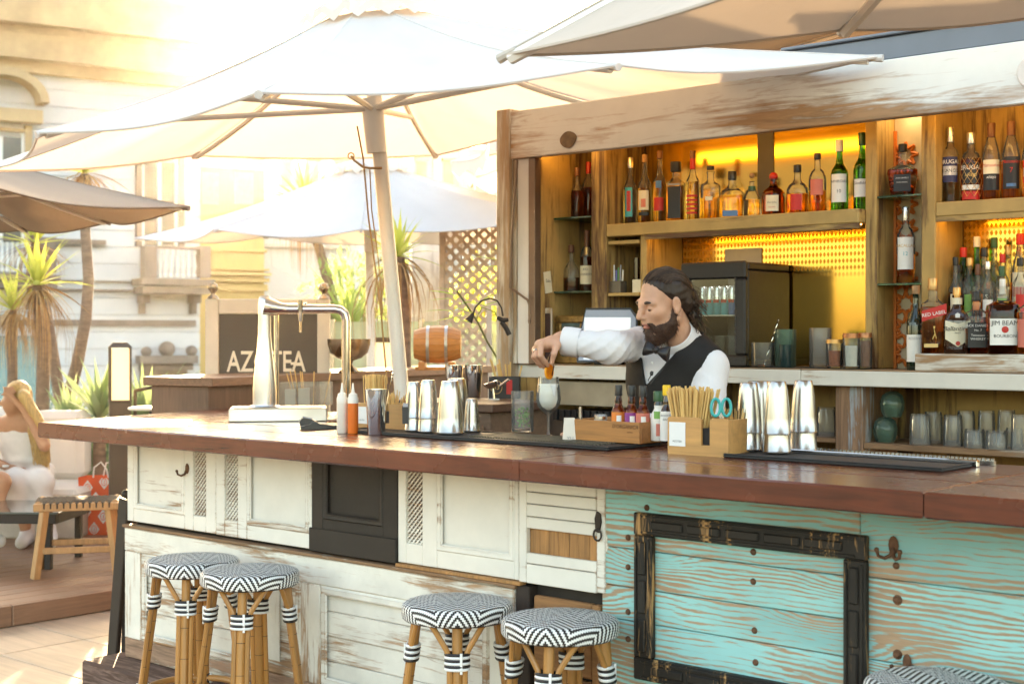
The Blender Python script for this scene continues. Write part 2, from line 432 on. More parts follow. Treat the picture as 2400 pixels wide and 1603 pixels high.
# ------------------------------------------------------------------ setting: ground, deck
def tilegrid():
    g = MB().box(-24, 14, -20, 15.5, -.4, -.006).build('ground', mat('grout', (.20, .15, .11), .9, 0, .3), None, 0)
    tag(g, kind='structure')
    TILE = timber('wood_look_tile', (.60, .46, .33), 'x', .35, .12, .35, .3, .05)
    me = MB().box(-.446, .446, -.221, .221, -.012, 0, .003).build('tile', TILE, g)
    first = True
    for i in range(-9, 5):
        for j in range(-4, 6):
            x = -5.85 + i * .9 + (.45 if j % 2 else 0) * 0; y = 3.66 + j * .45
            p = x * FW.x + y * FW.y
            if p < 2.2: continue
            o = me if first else link('tile', me.data, g); first = False
            o.location = (x, y, 0)
    return g
ground = tilegrid()
def deck():
    d = MB().box(-16, -6.87, 1.2, 12.0, 0, .085).build('wooden_deck', mat('deck_frame', (.07, .05, .035), .8), None, 0)
    tag(d, kind='structure')
    DK = timber('deck_board', (.28, .155, .095), 'y', .5, .05, .6, .35, .2)
    rnd = random.Random(3)
    pm = MB().box(-.066, .066, 0, 5.0, 0, .028, .004).build('plank', DK, d); first = True
    for i in range(40):
        off = rnd.uniform(-1.6, 0)
        for k in range(3):
            o = pm if first else link('plank', pm.data, d); first = False
            o.location = (-6.93 - i * .137, 1.0 + off + k * 5.004, .086 + rnd.uniform(-.0008, .0008))
    fm = MB().box(-6.868, -6.84, 0, 2.6, .004, .112, .004).build('fascia_board', DK, d)
    fm.location = (0, 1.2, 0)
    for k in (1, 2, 3):
        o = link('fascia_board', fm.data, d); o.location = (0, 1.2 + k * 2.604, 0)
    return d
deck()

# ------------------------------------------------------------------ the bar
YB = 3.5
ZC = 1.14
def bx(X): return X * 1.0542
def bz(z): return 1.52 - (1.52 - z) * 1.0542
BAR = thing('bar_counter', 'long L shaped bar counter with mahogany top and front of salvaged doors and turquoise planks', 'bar counter', (-3.3, 3.7, 0))
def L2(x0, x1, y0, y1, skewl=False):
    k = .262
    a = -5.58 - (y0 - 3.22) * k; b = -5.58 - (y1 - 3.22) * k
    return [((a if skewl else x0), y0), (x1, y0), (x1, y1), ((b if skewl else x0), y1)]
def counter_plank(poly, z0, z1, m, ch=.006):
    n = len(poly); c = Vector((sum(p[0] for p in poly) / n, sum(p[1] for p in poly) / n, 0))
    mb = MB(); inn = []
    for p in poly:
        d = (c - Vector((p[0], p[1], 0))); d.x = math.copysign(ch, d.x); d.y = math.copysign(ch, d.y)
        inn.append((p[0] + d.x, p[1] + d.y))
    vs = [(x, y, z0) for x, y in inn] + [(x, y, z0 + ch) for x, y in poly] + [(x, y, z1 - ch) for x, y in poly] + [(x, y, z1) for x, y in inn]
    fs = [tuple(range(n))[::-1], tuple(range(3 * n, 4 * n))]
    for k in range(3):
        fs += [(k * n + i, k * n + (i + 1) % n, (k + 1) * n + (i + 1) % n, (k + 1) * n + i) for i in range(n)]
    mb.add(vs, fs); return wb(mb, 'top_plank', m, BAR, 20)
for (x0, x1, sk) in ((-5.6, -2.832, True), (-2.829, -1.5365, False), (-1.5335, -.55, False)):
    for (y0, y1) in ((3.22, 3.4985), (3.5, 3.7485), (3.75, 4.05)):
        counter_plank(L2(x0, x1, y0, y1, sk), 1.075, ZC + random.uniform(-.0006, .0006), MAHOG, .005)
for (a, b) in ((0, .33), (.333, .66), (.663, 1)):
    w0, w1 = -5.80, -4.75; w2, w3 = -5.96, -4.9
    counter_plank([(w0 + (w1 - w0) * a, 4.052), (w0 + (w1 - w0) * b, 4.052), (w2 + (w3 - w2) * b, 4.62), (w2 + (w3 - w2) * a, 4.62)], 1.075, ZC, MAHOG_Y, .004)
# carcass, plinth
wb(MB().box(-5.31, -3.07, YB + .035, 3.95, .12, 1.073).box(-3.07, -2.73, YB + .07, 3.95, .1, 1.0735).box(-2.73, -.6, YB + .035, 3.951, .12, 1.0737)
   .box(-5.62, -4.95, 3.951, 4.6, .12, 1.0733), 'carcass', DARKIN, BAR)
wb(MB().box(-5.42, -3.05, 3.33, 3.9, 0, .128, .01), 'plinth', PLINTHW, BAR)
wb(MB().box(-3.045, -.6, 3.36, 3.9, 0, .10, .01), 'plinth', PLINTHW, BAR)

def strips(x0, x1, z0, z1, y, pitch=.0195, w=.0062, th=.004):
    """crossed diagonal lattice strips clipped to a rectangle"""
    mb = MB()
    for sgn, yy in ((1, y), (-1, y + th + .0004)):
        k0 = int((z0 - (x1 - x0)) / pitch) - 2; k1 = int((z1 + (x1 - x0)) / pitch) + 2
        for k in range(k0, k1):
            # line z = zk + sgn*(x-x0)
            zk = k * pitch
            xa, xb = x0, x1
            za, zb = zk, zk + sgn * (x1 - x0)
            lo, hi = z0, z1
            # clip
            def xi(z): return x0 + (z - zk) * sgn
            cand = sorted([xi(lo), xi(hi)])
            xa = max(x0, cand[0]); xb = min(x1, cand[1])
            if xb - xa < .003: continue
            pa = (xa, zk + sgn * (xa - x0)); pb = (xb, zk + sgn * (xb - x0))
            d = Vector((pb[0] - pa[0], pb[1] - pa[1])).normalized() * 1.0; nx, nz = -d.y * w / 2, d.x * w / 2
            vs = [(pa[0] - nx, yy, pa[1] - nz), (pb[0] - nx, yy, pb[1] - nz), (pb[0] + nx, yy, pb[1] + nz), (pa[0] + nx, yy, pa[1] + nz)]
            vs += [(x, yy + th, z) for x, _, z in vs]
            mb.add(vs, [(0, 1, 2, 3), (7, 6, 5, 4), (0, 4, 5, 1), (1, 5, 6, 2), (2, 6, 7, 3), (3, 7, 4, 0)])
    return mb
def molding(mb, x0, x1, z0, z1, y, w=.018, h=.008):
    """picture-frame moulding around a rectangle"""
    prof = [(0, 0), (.25, -h), (.55, -h * .6), (.8, -h * .9), (1, 0)]
    rings = [(x0 + f * w, x1 - f * w, z0 + f * w, z1 - f * w, y + d) for f, d in prof]
    vs = []; fs = []
    for (a, b, c, d, yy) in rings: vs += [(a, yy, c), (b, yy, c), (b, yy, d), (a, yy, d)]
    for k in range(len(rings) - 1):
        for i in range(4): fs.append((k * 4 + i, k * 4 + (i + 1) % 4, (k + 1) * 4 + (i + 1) % 4, (k + 1) * 4 + i))
    mb.add(vs, fs)
def door(x0, x1, z0, z1, openings, m, y=YB, lab=None, th=.03):
    """openings: list of (xa,xb,za,zb,kind) left to right"""
    mb = MB(); xs = x0; yb = y + th
    for (xa, xb, za, zb, k) in openings:
        mb.box(xs, xa, y, yb, z0, z1, .002)
        mb.box(xa + .0005, xb - .0005, y + .0006, yb, z0, za, .002)
        if zb < z1 - .004: mb.box(xa + .0005, xb - .0005, y + .0006, yb, zb, z1, .002)
        xs = xb
    mb.box(xs, x1, y, yb, z0, z1, .002)
    d = wb(mb, 'cabinet_door', m, BAR)
    if lab: d['label'] = lab
    for (xa, xb, za, zb, k) in openings:
        if k == 'panel':
            wb(MB().box(xa, xb, y + .012, y + .022, za, min(zb, z1)), 'panel', m, d)
            mm = MB(); molding(mm, xa - .002, xb + .002, za - .002, min(zb, z1) + .002, y + .0025, .028, .006); wb(mm, 'moulding', m, d)
        elif k == 'lattice':
            wb(strips(xa, xb, za, min(zb, z1), y + .008), 'lattice', m, d)
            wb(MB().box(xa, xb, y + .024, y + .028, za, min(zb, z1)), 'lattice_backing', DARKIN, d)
    return d
ZT = 1.0735; ZD = .7135
door(-5.332, -4.7055, ZD, ZT, [(-5.285, -4.915, .768, 1.2, 'panel'), (-4.857, -4.771, .776, 1.2, 'lattice')], WHITE_P)
door(-4.7035, -4.115, ZD - .002, ZT, [(-4.647, -4.563, .776, 1.2, 'lattice'), (-4.505, -4.128, .768, 1.2, 'panel')], WHITE_P)
bd = door(-4.112, -3.65, ZD - .004, ZT, [(-4.05, -3.722, .83, 1.2, 'panel')], BLACKD, YB - .002, 'black brown painted cabinet door')
wb(MB().box(-4.118, -3.6485, YB - .012, YB - .0025, ZD - .006, .795, .003), 'kick_board', BLACKD, bd)
door(-3.647, -3.079, ZD, ZT, [(-3.608, -3.526, .784, 1.2, 'lattice'), (-3.455, -3.098, .772, 1.2, 'panel')], WHITE_P)
# louvred door
ld = wb(MB().box(-3.0745, -3.042, YB - .004, YB + .026, ZD - .003, ZT, .002), 'louvred_door', WHITE_P, BAR)
wb(MB().box(-2.752, -2.7185, YB - .004, YB + .026, ZD, ZT, .002), 'stile', WHITE_P, ld)
wb(MB().prism([(-2.7187, .90), (-2.7187, .84), (-2.712, .846), (-2.709, .858), (-2.713, .872), (-2.7105, .888), (-2.716, .9)], 0, .012, Matrix(((1, 0, 0, 0), (0, 0, 1, YB), (0, 1, 0, 0), (0, 0, 0, 1))))
        , 'torn_edge', WHITE_P, ld)
for (za, zb) in ((1.0085, ZT), (.9695, 1.0065), (.9285, .9675), (.889, .9265), (.775, .810), (ZD - .003, .773)):
    sm = MB().box(-3.041, -2.753, -.009, .003, za, zb - .0005, .002, Matrix.Translation((0, YB + .004, 0)))
    wb(sm, 'slat', WHITE_P, ld)
for k in range(7):
    a = -3.041 + k * .0412
    wb(MB().box(a, a + .0405, YB + .012 + random.uniform(0, .002), YB + .022, .80, .90, .001), 'backing_slat', RAWWOOD, ld)
# ring pull on the louvred door
rp = MB(); rp.prism([(-.008, .0), (.004, -.004), (.012, .03), (.008, .055), (-.004, .062), (-.012, .04)], 0, .008, Matrix(((1, 0, 0, -2.742), (0, 0, -1, YB - .004), (0, 1, 0, .905), (0, 0, 0, 1))))
rp.tube([(-2.742 + .015 * math.sin(a), YB - .012, .895 + .018 * math.cos(a)) for a in [i * math.pi / 10 for i in range(20)]], .0032, 8, closed=True)
wb(rp, 'ring_handle', IRON, ld)
# hooks
def hook(x, y, z, m, two=False, s=1.0):
    mb = MB().lathe([(0, 0), (.011 * s, 0), (.013 * s, .003), (.009 * s, .006), (0, .006)], 12, TR(x, y, z, R(90), 0, 0) @ Matrix.Diagonal((1, 1.7, 1, 1)))
    for sg in ((-1, 1) if two else (-1,)):
        pts = [(x, y - .006, z - .005 * s), (x + sg * .003 * s, y - .012, z - .022 * s), (x + sg * .014 * s, y - .022, z - .029 * s), (x + sg * .026 * s, y - .030, z - .024 * s), (x + sg * .029 * s, y - .033, z - .010 * s)]
        mb.tube(pts, [.0055 * s, .005 * s, .0045 * s, .004 * s, .0048 * s], 8)
        mb.ball(pts[-1], .006 * s, 8)
    return wb(mb, 'coat_hook', m, BAR)
hook(-4.895, YB, .965, RUST); hook(bx(-1.662), YB, bz(.988), RUST, True, 1.15); hook(bx(-1.625), YB, bz(.70), RUST)
# lower cream panelling
zr = .69
wb(MB().box(-5.337, -3.09, YB - .012, YB + .03, .585, .686, .004), 'top_rail', CREAM_P, BAR)
wb(MB().box(-5.345, -3.08, YB - .02, YB + .028, .6865, .6985, .003), 'ledge', worn('ledge_flaking_wood', (.6, .55, .45), (.27, .15, .08), 'x', .8, .9, .8), BAR)
wb(MB().box(-3.646, -3.062, YB - .016, YB + .02, .699, .711, .002), 'ledge_strip', RAWWOOD, BAR)
wb(MB().box(-5.335, -3.091, YB - .011, YB + .03, .129, .212, .004), 'bottom_rail', worn('rail_flaking_wood', (.7, .66, .55), (.33, .2, .13), 'x', .85, .9, .8), BAR)
for (a, b) in ((-5.335, -5.215), (-4.165, -4.055), (-3.20, -3.09)):
    wb(MB().box(a, b, YB - .0115, YB + .03, .2125, .5845, .003), 'stile', CREAM_V, BAR)
for (a, b, nn) in ((-5.214, -4.166, 3), (-4.054, -3.201, 4)):
    for k in range(nn):
        h = .372 / nn
        wb(MB().box(a, b, YB + .004 + random.uniform(0, .003), YB + .02, .2125 + k * h, .2125 + (k + 1) * h - .0015, .002), 'panel_plank', CREAM_P, BAR)
    mm = MB(); molding(mm, a, b, .2125, .5845, YB - .006, .035, .007); wb(mm, 'moulding', CREAM_P, BAR)
wb(MB().box(-4.42, -4.30, YB - .002, YB + .0035, .26, .545, .002), 'upright_board', CREAM_V, BAR)
# recess beside the turquoise wall with old crate boards
wb(MB().box(-3.088, -3.03, YB - .006, YB + .05, .1, .6985, .004), 'dark_post', mat('bitumen_wood', (.035, .022, .016), .7, 0, .4, 12, .3, stretch=(1, 1, .2)), BAR)
for k, (za, zb) in enumerate(((.435, .672), (.25, .425), (.105, .24))):
    wb(MB().box(-3.02, -2.775, YB + .004, YB + .03, za, zb, .006), 'crate_board', CRATEW, BAR)
wb(MB().box(-2.772, -2.742, YB - .004, YB + .028, .1, .672, .004), 'crate_corner', CRATEW, BAR)
wb(MB().box(-3.028, -2.735, YB + .035, YB + .06, .1, .712), 'crate_back', BLACKD, BAR)
# turquoise planks
for (xa, xb, zs) in ((-2.7335, -1.852, (ZT, .861, .743, .641, .43, .1)), (-1.8505, -.6, (ZT, .866, .645, .42, .1))):
    for k in range(len(zs) - 1):
        d = random.uniform(0, .004)
        wb(MB().box(xa, xb, YB + d, YB + .032, zs[k + 1] + .0012, zs[k] - .0012, .0025), 'turquoise_plank', TURQ, BAR)
BOLT = MB()
BOLT.lathe([(0, -.007), (.005, -.0065), (.009, -.003), (.010, 0), (.010, .004)], 10, Matrix.Rotation(R(-90), 4, 'X')).lathe([(.010, .001), (.0138, .0005), (.014, .004)], 14, Matrix.Rotation(R(-90), 4, 'X'))
bo = None
for (x, z) in ((-2.497, .928), (-2.497, .842), (-2.497, .712), (-2.497, .633), (-2.074, .929), (-2.074, .849), (-2.07, .717), (-2.067, .631), (-1.656, .937), (-1.653, .851), (-1.653, .714), (-2.43, 1.02), (-1.64, .64)):
    if bo is None: bo = BOLT.build('bolt', RUST, BAR)
    else: bo = link('bolt', bo.data, BAR)
    bo.location = Vector((bx(x), YB + .001, bz(z))) - BAR.location
# black carved frame screwed to the turquoise planks
FX0, FX1, FZ0, FZ1, fw_ = -2.594, -1.822, .475, .979, .067
def rail(xa, xb, za, zb, horiz):
    mb = MB().box(xa, xb, YB - .026, YB - .0005, za, zb, .004)
    n_ = 5 if horiz else 3
    if horiz:
        mb.box(xa + .03, xb - .03, YB - .031, YB - .025, za + .006, za + .014, .002).box(xa + .03, xb - .03, YB - .031, YB - .025, zb - .014, zb - .006, .002)
        L = (xb - xa - .12) / n_
        for k in range(n_): mb.box(xa + .06 + k * L + .008, xa + .06 + (k + 1) * L - .008, YB - .034, YB - .025, za + .020, zb - .020, .005)
    else:
        mb.box(xa + .006, xa + .014, YB - .031, YB - .025, za + .01, zb - .01, .002).box(xb - .014, xb - .006, YB - .031, YB - .025, za + .01, zb - .01, .002)
        L = (zb - za - .02) / n_
        for k in range(n_): mb.box(xa + .020, xb - .020, YB - .034, YB - .025, za + .01 + k * L + .008, za + .01 + (k + 1) * L - .008, .005)
    return mb
fr = wb(rail(FX0, FX1, FZ1 - fw_, FZ1, True), 'picture_frame', BLACKW, BAR)
fr['label'] = 'empty black carved picture frame with flaking paint'
wb(rail(FX0, FX1, FZ0, FZ0 + fw_, True), 'frame_rail', BLACKW, fr)
wb(rail(FX0 + .0005, FX0 + fw_, FZ0 + fw_ + .0005, FZ1 - fw_ - .0005, False), 'frame_rail', BLACKW, fr)
wb(rail(FX1 - fw_, FX1 - .0005, FZ0 + fw_ + .0005, FZ1 - fw_ - .0005, False), 'frame_rail', BLACKW, fr)
# raised back ledge of the left wing
ldir = Vector((-.252, .968, 0)); lnor = Vector((-.968, -.252, 0))
lp0 = Vector((-5.82, 4.31, 0))
def ledge_box(s0, s1, w0, w1, z0, z1, b=.004):
    Mx = Matrix(((ldir.x, lnor.x, 0, lp0.x), (ldir.y, lnor.y, 0, lp0.y), (0, 0, 1, 0), (0, 0, 0, 1)))
    return MB().box(s0, s1, w0, w1, z0, z1, b, Mx)
LEDGEW = timber('ledge_timber', (.20, .10, .055), 'y', .45, .2, .7, .45)
wb(ledge_box(0, 1.5, 0, .45, 1.255, 1.30), 'ledge_board', LEDGEW, BAR)
wb(ledge_box(1.503, 3.05, 0, .45, 1.255, 1.30), 'ledge_board', LEDGEW, BAR)
wb(ledge_box(.03, 3.02, .05, .42, .1, 1.2545), 'ledge_front', timber('ledge_front_timber', (.16, .085, .05), 'z', .6, 0, .8), BAR)
# black board leaning on the end of the bar
lb = MB()
lb.tube([(0, 0, 0), (.10, .0, .66)], .001, 4)
MLB = PY(252, 1488, 3.55)
lbo = thing('leaning_board', 'black weathered board leaning against the left end of the bar', 'board', (MLB.x, 3.56, .0))
mb_ = MB().box(-.035, .035, -.012, .012, 0, .80, .004, TR(-.0, 0, .0, 0, R(7.5), 0)).box(.045, .08, -.01, .014, 0, .80, .004, TR(.005, .02, 0, 0, R(2.5), 0))
mb_.build('board', BLACKD, lbo)
MB().ball((.0, 0, 0), .02, 8, TR(.11, 0, .815)).build('knob', BLACKD, lbo)
BAR_TOP = ZC
# ------------------------------------------------------------------ bar stools
CANE = mat('bamboo_cane', (.42, .19, .05), .38, 0, .3, 5, .08, stretch=(1, 1, .3), coat=.15)
WEAVEW = mat('white_weave', (.78, .77, .74), .4, 0, .08)
WEAVEB = mat('black_weave', (.020, .014, .011), .4, 0, .2)
NODE = mat('cane_node', (.10, .05, .02), .6, 0, .2)
def make_stool():
    root = thing('bar_stool', 'round rattan bar stool with black and white woven seat', 'bar stool', group='bar stools along the counter')
    Rr, zt, c = .176, .67, .0060
    # herringbone weave wrapped over the rim
    r0 = Rr - .018; arc = .018 * math.pi / 2; side = .020; Rm = r0 + arc + side + .012
    N = int(2 * Rm / c)
    def wrap(x, y, lift):
        r = math.hypot(x, y)
        if r < 1e-6: return (x, y, zt + lift)
        ux, uy = x / r, y / r
        if r <= r0: return (x, y, zt + lift + .006 * (1 - (r / r0) ** 2))
        e = r - r0
        if e < arc:
            a = e / .018; rr = r0 + (.018 + lift) * math.sin(a); return (ux * rr, uy * rr, zt - .018 + (.018 + lift) * math.cos(a))
        e -= arc
        if e < side: return (ux * (Rr + lift), uy * (Rr + lift), zt - .018 - e)
        e -= side
        a = min(e / .012, 1.3); rr = Rr - .012 + (.012 + lift) * math.cos(a); return (ux * rr, uy * rr, zt - .038 - (.012 + lift) * math.sin(a))
    mb = MB()
    for i in range(N):
        for j in range(N):
            xa, xb = -Rm + i * c, -Rm + (i + 1) * c; ya, yb = -Rm + j * c, -Rm + (j + 1) * c
            if math.hypot((xa + xb) / 2, (ya + yb) / 2) > Rm: continue
            z = j % 24; z = z if z < 12 else 24 - z
            white = ((i + z) % 4) < 2
            lift = .0016 if white else 0.0
            p = [wrap(xa, ya, lift), wrap(xb, ya, lift), wrap(xb, yb, lift), wrap(xa, yb, lift)]
            mb.add(p, [(0, 1, 2, 3)], None, 0 if white else 1)
    mb.build('woven_seat', [WEAVEW, WEAVEB], root, 0)
    MB().lathe([(0, zt - .048), (Rr - .006, zt - .051), (Rr - .001, zt - .046), (Rr - .001, zt - .040)], 40).build('seat_ring', WEAVEB, root)
    legdirs = [R(a) for a in (0, 90, 180, 270)]
    for a in legdirs:
        Mz = Matrix.Rotation(a, 4, 'Z')
        def pt(s, off=0.0, tang=0.0):  # s: height
            f = 1 - s / .62
            return (.128 + .085 * f + off, tang, s)
        mb = MB(); mb.tube([pt(.622), pt(.45), pt(.25), pt(0)], [.0165, .0165, .017, .017], 12, Mz)
        for s in (.17, .33, .44): mb.tube([pt(s + .0012), pt(s - .0012)], .01725, 12, Mz, 1)
        leg = mb.build('leg', [CANE, NODE], root)
        b = MB()
        for sg in (-1, 1):
            b.tube([pt(0, .0, sg * .0235), pt(.30, .002, sg * .0235), pt(.50, .002, sg * .023), (.142, sg * .032, .545), (.128, sg * .072, .61), (.122, sg * .088, .63)], [.0095, .0095, .0095, .009, .009, .009], 8, Mz)
            for s in (.12, .27, .40): b.tube([pt(s + .001, .001, sg * .0235), pt(s - .001, .001, sg * .0235)], .0098, 8, Mz, 1)
        b.build('brace', [CANE, NODE], leg)
        w = MB()
        for k in range(6):
            z = .535 - k * .0088
            x, _, _ = pt(z)
            w.tube([Mz @ Vector((x + .0215 * math.cos(q) * 1.0, .0365 * math.sin(q), z)) for q in [i * math.pi / 9 for i in range(18)]], .0049, 6, None, (k + (1 if a in (0, R(180)) else 0)) % 2, closed=True)
        x, _, _ = pt(.52); w.box(x + .021, x + .027, .008, .016, .478, .542, .001, Mz, 0)
        w.build('binding', [WEAVEW, WEAVEB], leg)
    rg = MB(); zr_ = .175
    for k in range(4):
        a0 = k * math.pi / 2; pts = []
        for i in range(13):
            q = a0 + i / 12 * math.pi / 2; rr = .185 - .016 * math.sin(i / 12 * math.pi); pts.append((rr * math.cos(q), rr * math.sin(q), zr_ + .006 * math.sin(i / 12 * math.pi)))
        rg.tube(pts, .0125, 10)
    rg.build('foot_ring', CANE, root)
    for a in legdirs:
        w = MB(); Mz = Matrix.Rotation(a, 4, 'Z')
        for k, d in enumerate((-.04, -.031, .031, .04)):
            w.tube([Mz @ Vector((.184 + .016 * math.cos(q), d, zr_ + .016 * math.sin(q))) for q in [i * math.pi / 6 for i in range(12)]], .005, 6, None, k % 2, closed=True)
        for s in (-1, 1):
            w.tube([Mz @ Vector((.21, s * .018, zr_ + .02)), Mz @ Vector((.212, 0, zr_)), Mz @ Vector((.21, -s * .018, zr_ - .02))], .005, 6)
        w.build('ring_tie', [WEAVEW, WEAVEB], root)
    return root
stool0 = make_stool()
base_rot = math.atan2(-FW.y, -FW.x)     # one leg towards the viewer's side of the bar
SL = [((-1.2085, 5.386), 0.05, 'rattan stool beside the white lattice doors, tucked behind another stool'),
      ((-.9436, 5.13), -.02, 'rattan stool beside the white lattice doors, standing furthest from the bar front'),
      ((-.174, 4.523), .04, 'rattan stool in front of the cream flaking panel, near the louvred door'),
      ((.1443, 4.263), -.28, 'rattan stool in front of the crate boards, next to the turquoise planks'),
      ((1.041, 3.48), .22, 'rattan stool in front of the turquoise planks, below the double coat hook')]
for i, ((la, t), rr, lab) in enumerate(SL):
    o = stool0 if i == 0 else copy_tree(stool0)
    o.location = LT(la, t, 0); o.rotation_euler = (0, 0, base_rot + rr); o['label'] = lab
# ------------------------------------------------------------------ kiosk behind the bar
KFAS = worn('fascia_whitewash', (.80, .77, .70), (.36, .20, .10), 'x', .22, .55, .6, dark=(.42, .36, .31), grime=.08, soft=True)
KWHITE = worn('counter_edge_whitewash', (.74, .71, .64), (.36, .21, .11), 'x', .25, .8, .65, dark=(.46, .39, .33), grime=.12)
KYEL = worn('yellowed_cabinet_wood', (.52, .33, .115), (.10, .05, .025), 'z', .36, .6, .6, grime=.25, contrast=.05)
KYELX = worn('yellowed_shelf_wood', (.53, .35, .13), (.12, .06, .03), 'x', .38, .6, .6, grime=.25, contrast=.05)
KPOST = worn('post_whitewash', (.72, .66, .56), (.33, .22, .13), 'z', .30, .6, .65, grime=.2, soft=True)
KBLUE = worn('stripped_grey_wood', (.42, .45, .47), (.30, .17, .10), 'z', .75, .9, .7, grime=.2)
SHUT = mat('shutter_white', (.74, .70, .66), .5, 0, .06, 3)
GREYM = mat('grey_gutter_metal', (.16, .18, .21), .45, .4, .12, 4)
BRONZE = mat('bronze_frame', (.20, .13, .09), .4, .5, .15)
ORANGE = mat('orange_fretwork', (.62, .17, .035), .5, 0, .15)
LED = emitmat('led_strip', (1.0, .55, .12), 3.2)
def amber_mirror():
    m, n, l, b = newmat('amber_mirror')
    v = coords(n, l, (1, 1, 1), False); sep = n.new('ShaderNodeSeparateXYZ'); l.new(v, sep.inputs[0])
    f = 2 * math.pi / .036
    a = math_(n, l, 'SINE', math_(n, l, 'MULTIPLY', math_(n, l, 'ADD', sep.outputs[0], math_(n, l, 'MULTIPLY', sep.outputs[2], .62)), f))
    c = math_(n, l, 'SINE', math_(n, l, 'MULTIPLY', math_(n, l, 'SUBTRACT', sep.outputs[0], math_(n, l, 'MULTIPLY', sep.outputs[2], .62)), f))
    p = math_(n, l, 'MULTIPLY', a, c)
    k = ramp(n, l, p, [(.0, 0), (.35, 1)])
    g = ramp(n, l, sep.outputs[2], [(0, 0), (1, 1)])
    zr = n.new('ShaderNodeMapRange'); zr.inputs[1].default_value = 1.74; zr.inputs[2].default_value = 1.80; zr.inputs[3].default_value = 0; zr.inputs[4].default_value = 1
    l.new(sep.outputs[2], zr.inputs[0])
    zr2 = n.new('ShaderNodeMapRange'); zr2.inputs[1].default_value = 1.99; zr2.inputs[2].default_value = 2.0; zr2.inputs[3].default_value = 1; zr2.inputs[4].default_value = 0
    l.new(sep.outputs[2], zr2.inputs[0])
    kk = math_(n, l, 'MULTIPLY', math_(n, l, 'MULTIPLY', k, zr.outputs[0]), zr2.outputs[0])
    l.new(mixc(n, l, kk, (.90, .56, .14), (.52, .25, .04)), b.inputs['Base Color'])
    b.inputs['Metallic'].default_value = 1.0
    l.new(math_(n, l, 'ADD', math_(n, l, 'MULTIPLY', kk, .2), .13), b.inputs['Roughness'])
    return m
MIRROR = amber_mirror()
KY0, KYB = 5.15, 5.45
KI = thing('bar_kiosk', 'whitewashed wooden back bar kiosk with amber lit liquor shelves', 'kiosk', (-3.1, 5.3, 0))
XR = -1.15
def kp(mb, name, m, par=None, sm=30): return wb(mb, name, m, par or KI, sm)
fas = kp(MB().box(-4.485, XR, 5.0, 5.045, 2.338, 2.562, .004), 'fascia_board', KFAS)
# dark knot and round badge on the fascia
kn = PY(1304, 319, 5.0); mk = MB()
mk.prism([(.043 * math.cos(a) * (1 + .12 * math.sin(2 * a + 1)), .040 * math.sin(a) * (1.05 if math.sin(a) < 0 else .85)) for a in [i * math.pi / 12 for i in range(24)]], 0, .006, Matrix(((1, 0, 0, kn.x), (0, 0, -1, 4.9995), (0, 1, 0, kn.z), (0, 0, 0, 1))))
kp(mk, 'knot', mat('knot_dark', (.20, .12, .06), .6, 0, .4, 30), fas)
bk = PY(2372, 165, 5.0); kp(MB().lathe([(0, 0), (.06, 0), (.062, .004), (.058, .008), (0, .008)], 28, TR(bk.x, 4.9995, bk.z, R(90))), 'round_badge', mat('badge_white', (.7, .62, .55), .4), fas)
kp(MB().box(-4.532, -4.4465, 4.99, 5.09, 0, 2.575, .004), 'corner_post', KPOST)
kp(MB().box(-4.445, -4.425, 5.01, 5.05, 1.38, 2.337, .002), 'frame_strip', KPOST)
sh = kp(MB().box(-4.424, -4.353, 5.02, 5.05, 1.379, 2.337, .003), 'shutter_panel', SHUT)
kp(MB().tube([PY(1186, 368, 4.985), PY(1172, 560, 4.985), PY(1170, 660, 4.985), PY(1182, 668, 4.985), PY(1210, 688, 4.985), PY(1214, 700, 4.985), PY(1214, 742, 4.985)], .006, 8).ball(PY(1214, 735, 4.985), .008, 8), 'gas_strut', BRONZE, sh)
kp(MB().box(-4.352, -4.312, 5.015, 5.06, 1.379, 2.337, .003), 'dark_jamb', BRONZE)
kp(MB().box(-4.53, XR, 5.046, 5.9, 2.445, 2.46), 'soffit', KYELX)
kp(MB().box(-4.56, XR, 5.046, 5.9, 2.461, 2.48), 'roof', GREYM)
# gutter flashing on the right half of the roof edge
gu = MB().box(-3.0, XR, 5.02, 5.12, 2.5635, 2.655, .006).box(-3.0, XR, 5.005, 5.13, 2.656, 2.668, .003)
kp(gu, 'gutter', GREYM)
kp(MB().box(-4.44, -4.312, 5.06, 5.9, 0, 2.444), 'side_wall', KYEL)
kp(MB().box(-4.311, XR, KYB + .012, KYB + .05, 0, 2.444), 'back_wall', KYEL)
# back counter
for (a, b) in ((-4.446, -2.9345), (-2.9325, XR)):
    kp(MB().box(a, b, 5.05, 5.075, 1.314, 1.3735, .003), 'counter_edge', KWHITE)
    kp(MB().box(a, b, 5.052, 5.46, 1.374, 1.379, .002), 'counter_board', timber('back_counter_board', (.30, .20, .12), 'x', .45, .1))
    kp(MB().box(a, b, 5.076, 5.46, 1.32, 1.3735), 'counter_core', KYELX)
# shelf uprights
colm = kp(MB().box(-4.086, -3.998, KY0, KYB, 1.38, 2.444, .004), 'upright', KYEL)
kp(MB().box(-2.728, -2.679, 5.2, KYB, 1.38, 2.444, .004), 'upright', KYEL)
kp(MB().box(-2.489, -2.430, 5.2, KYB, 1.38, 2.444, .004), 'upright', KYEL)
kp(MB().box(-3.82, -3.785, KY0 + .02, KYB, 1.38, 1.9605, .003), 'upright', KYEL)
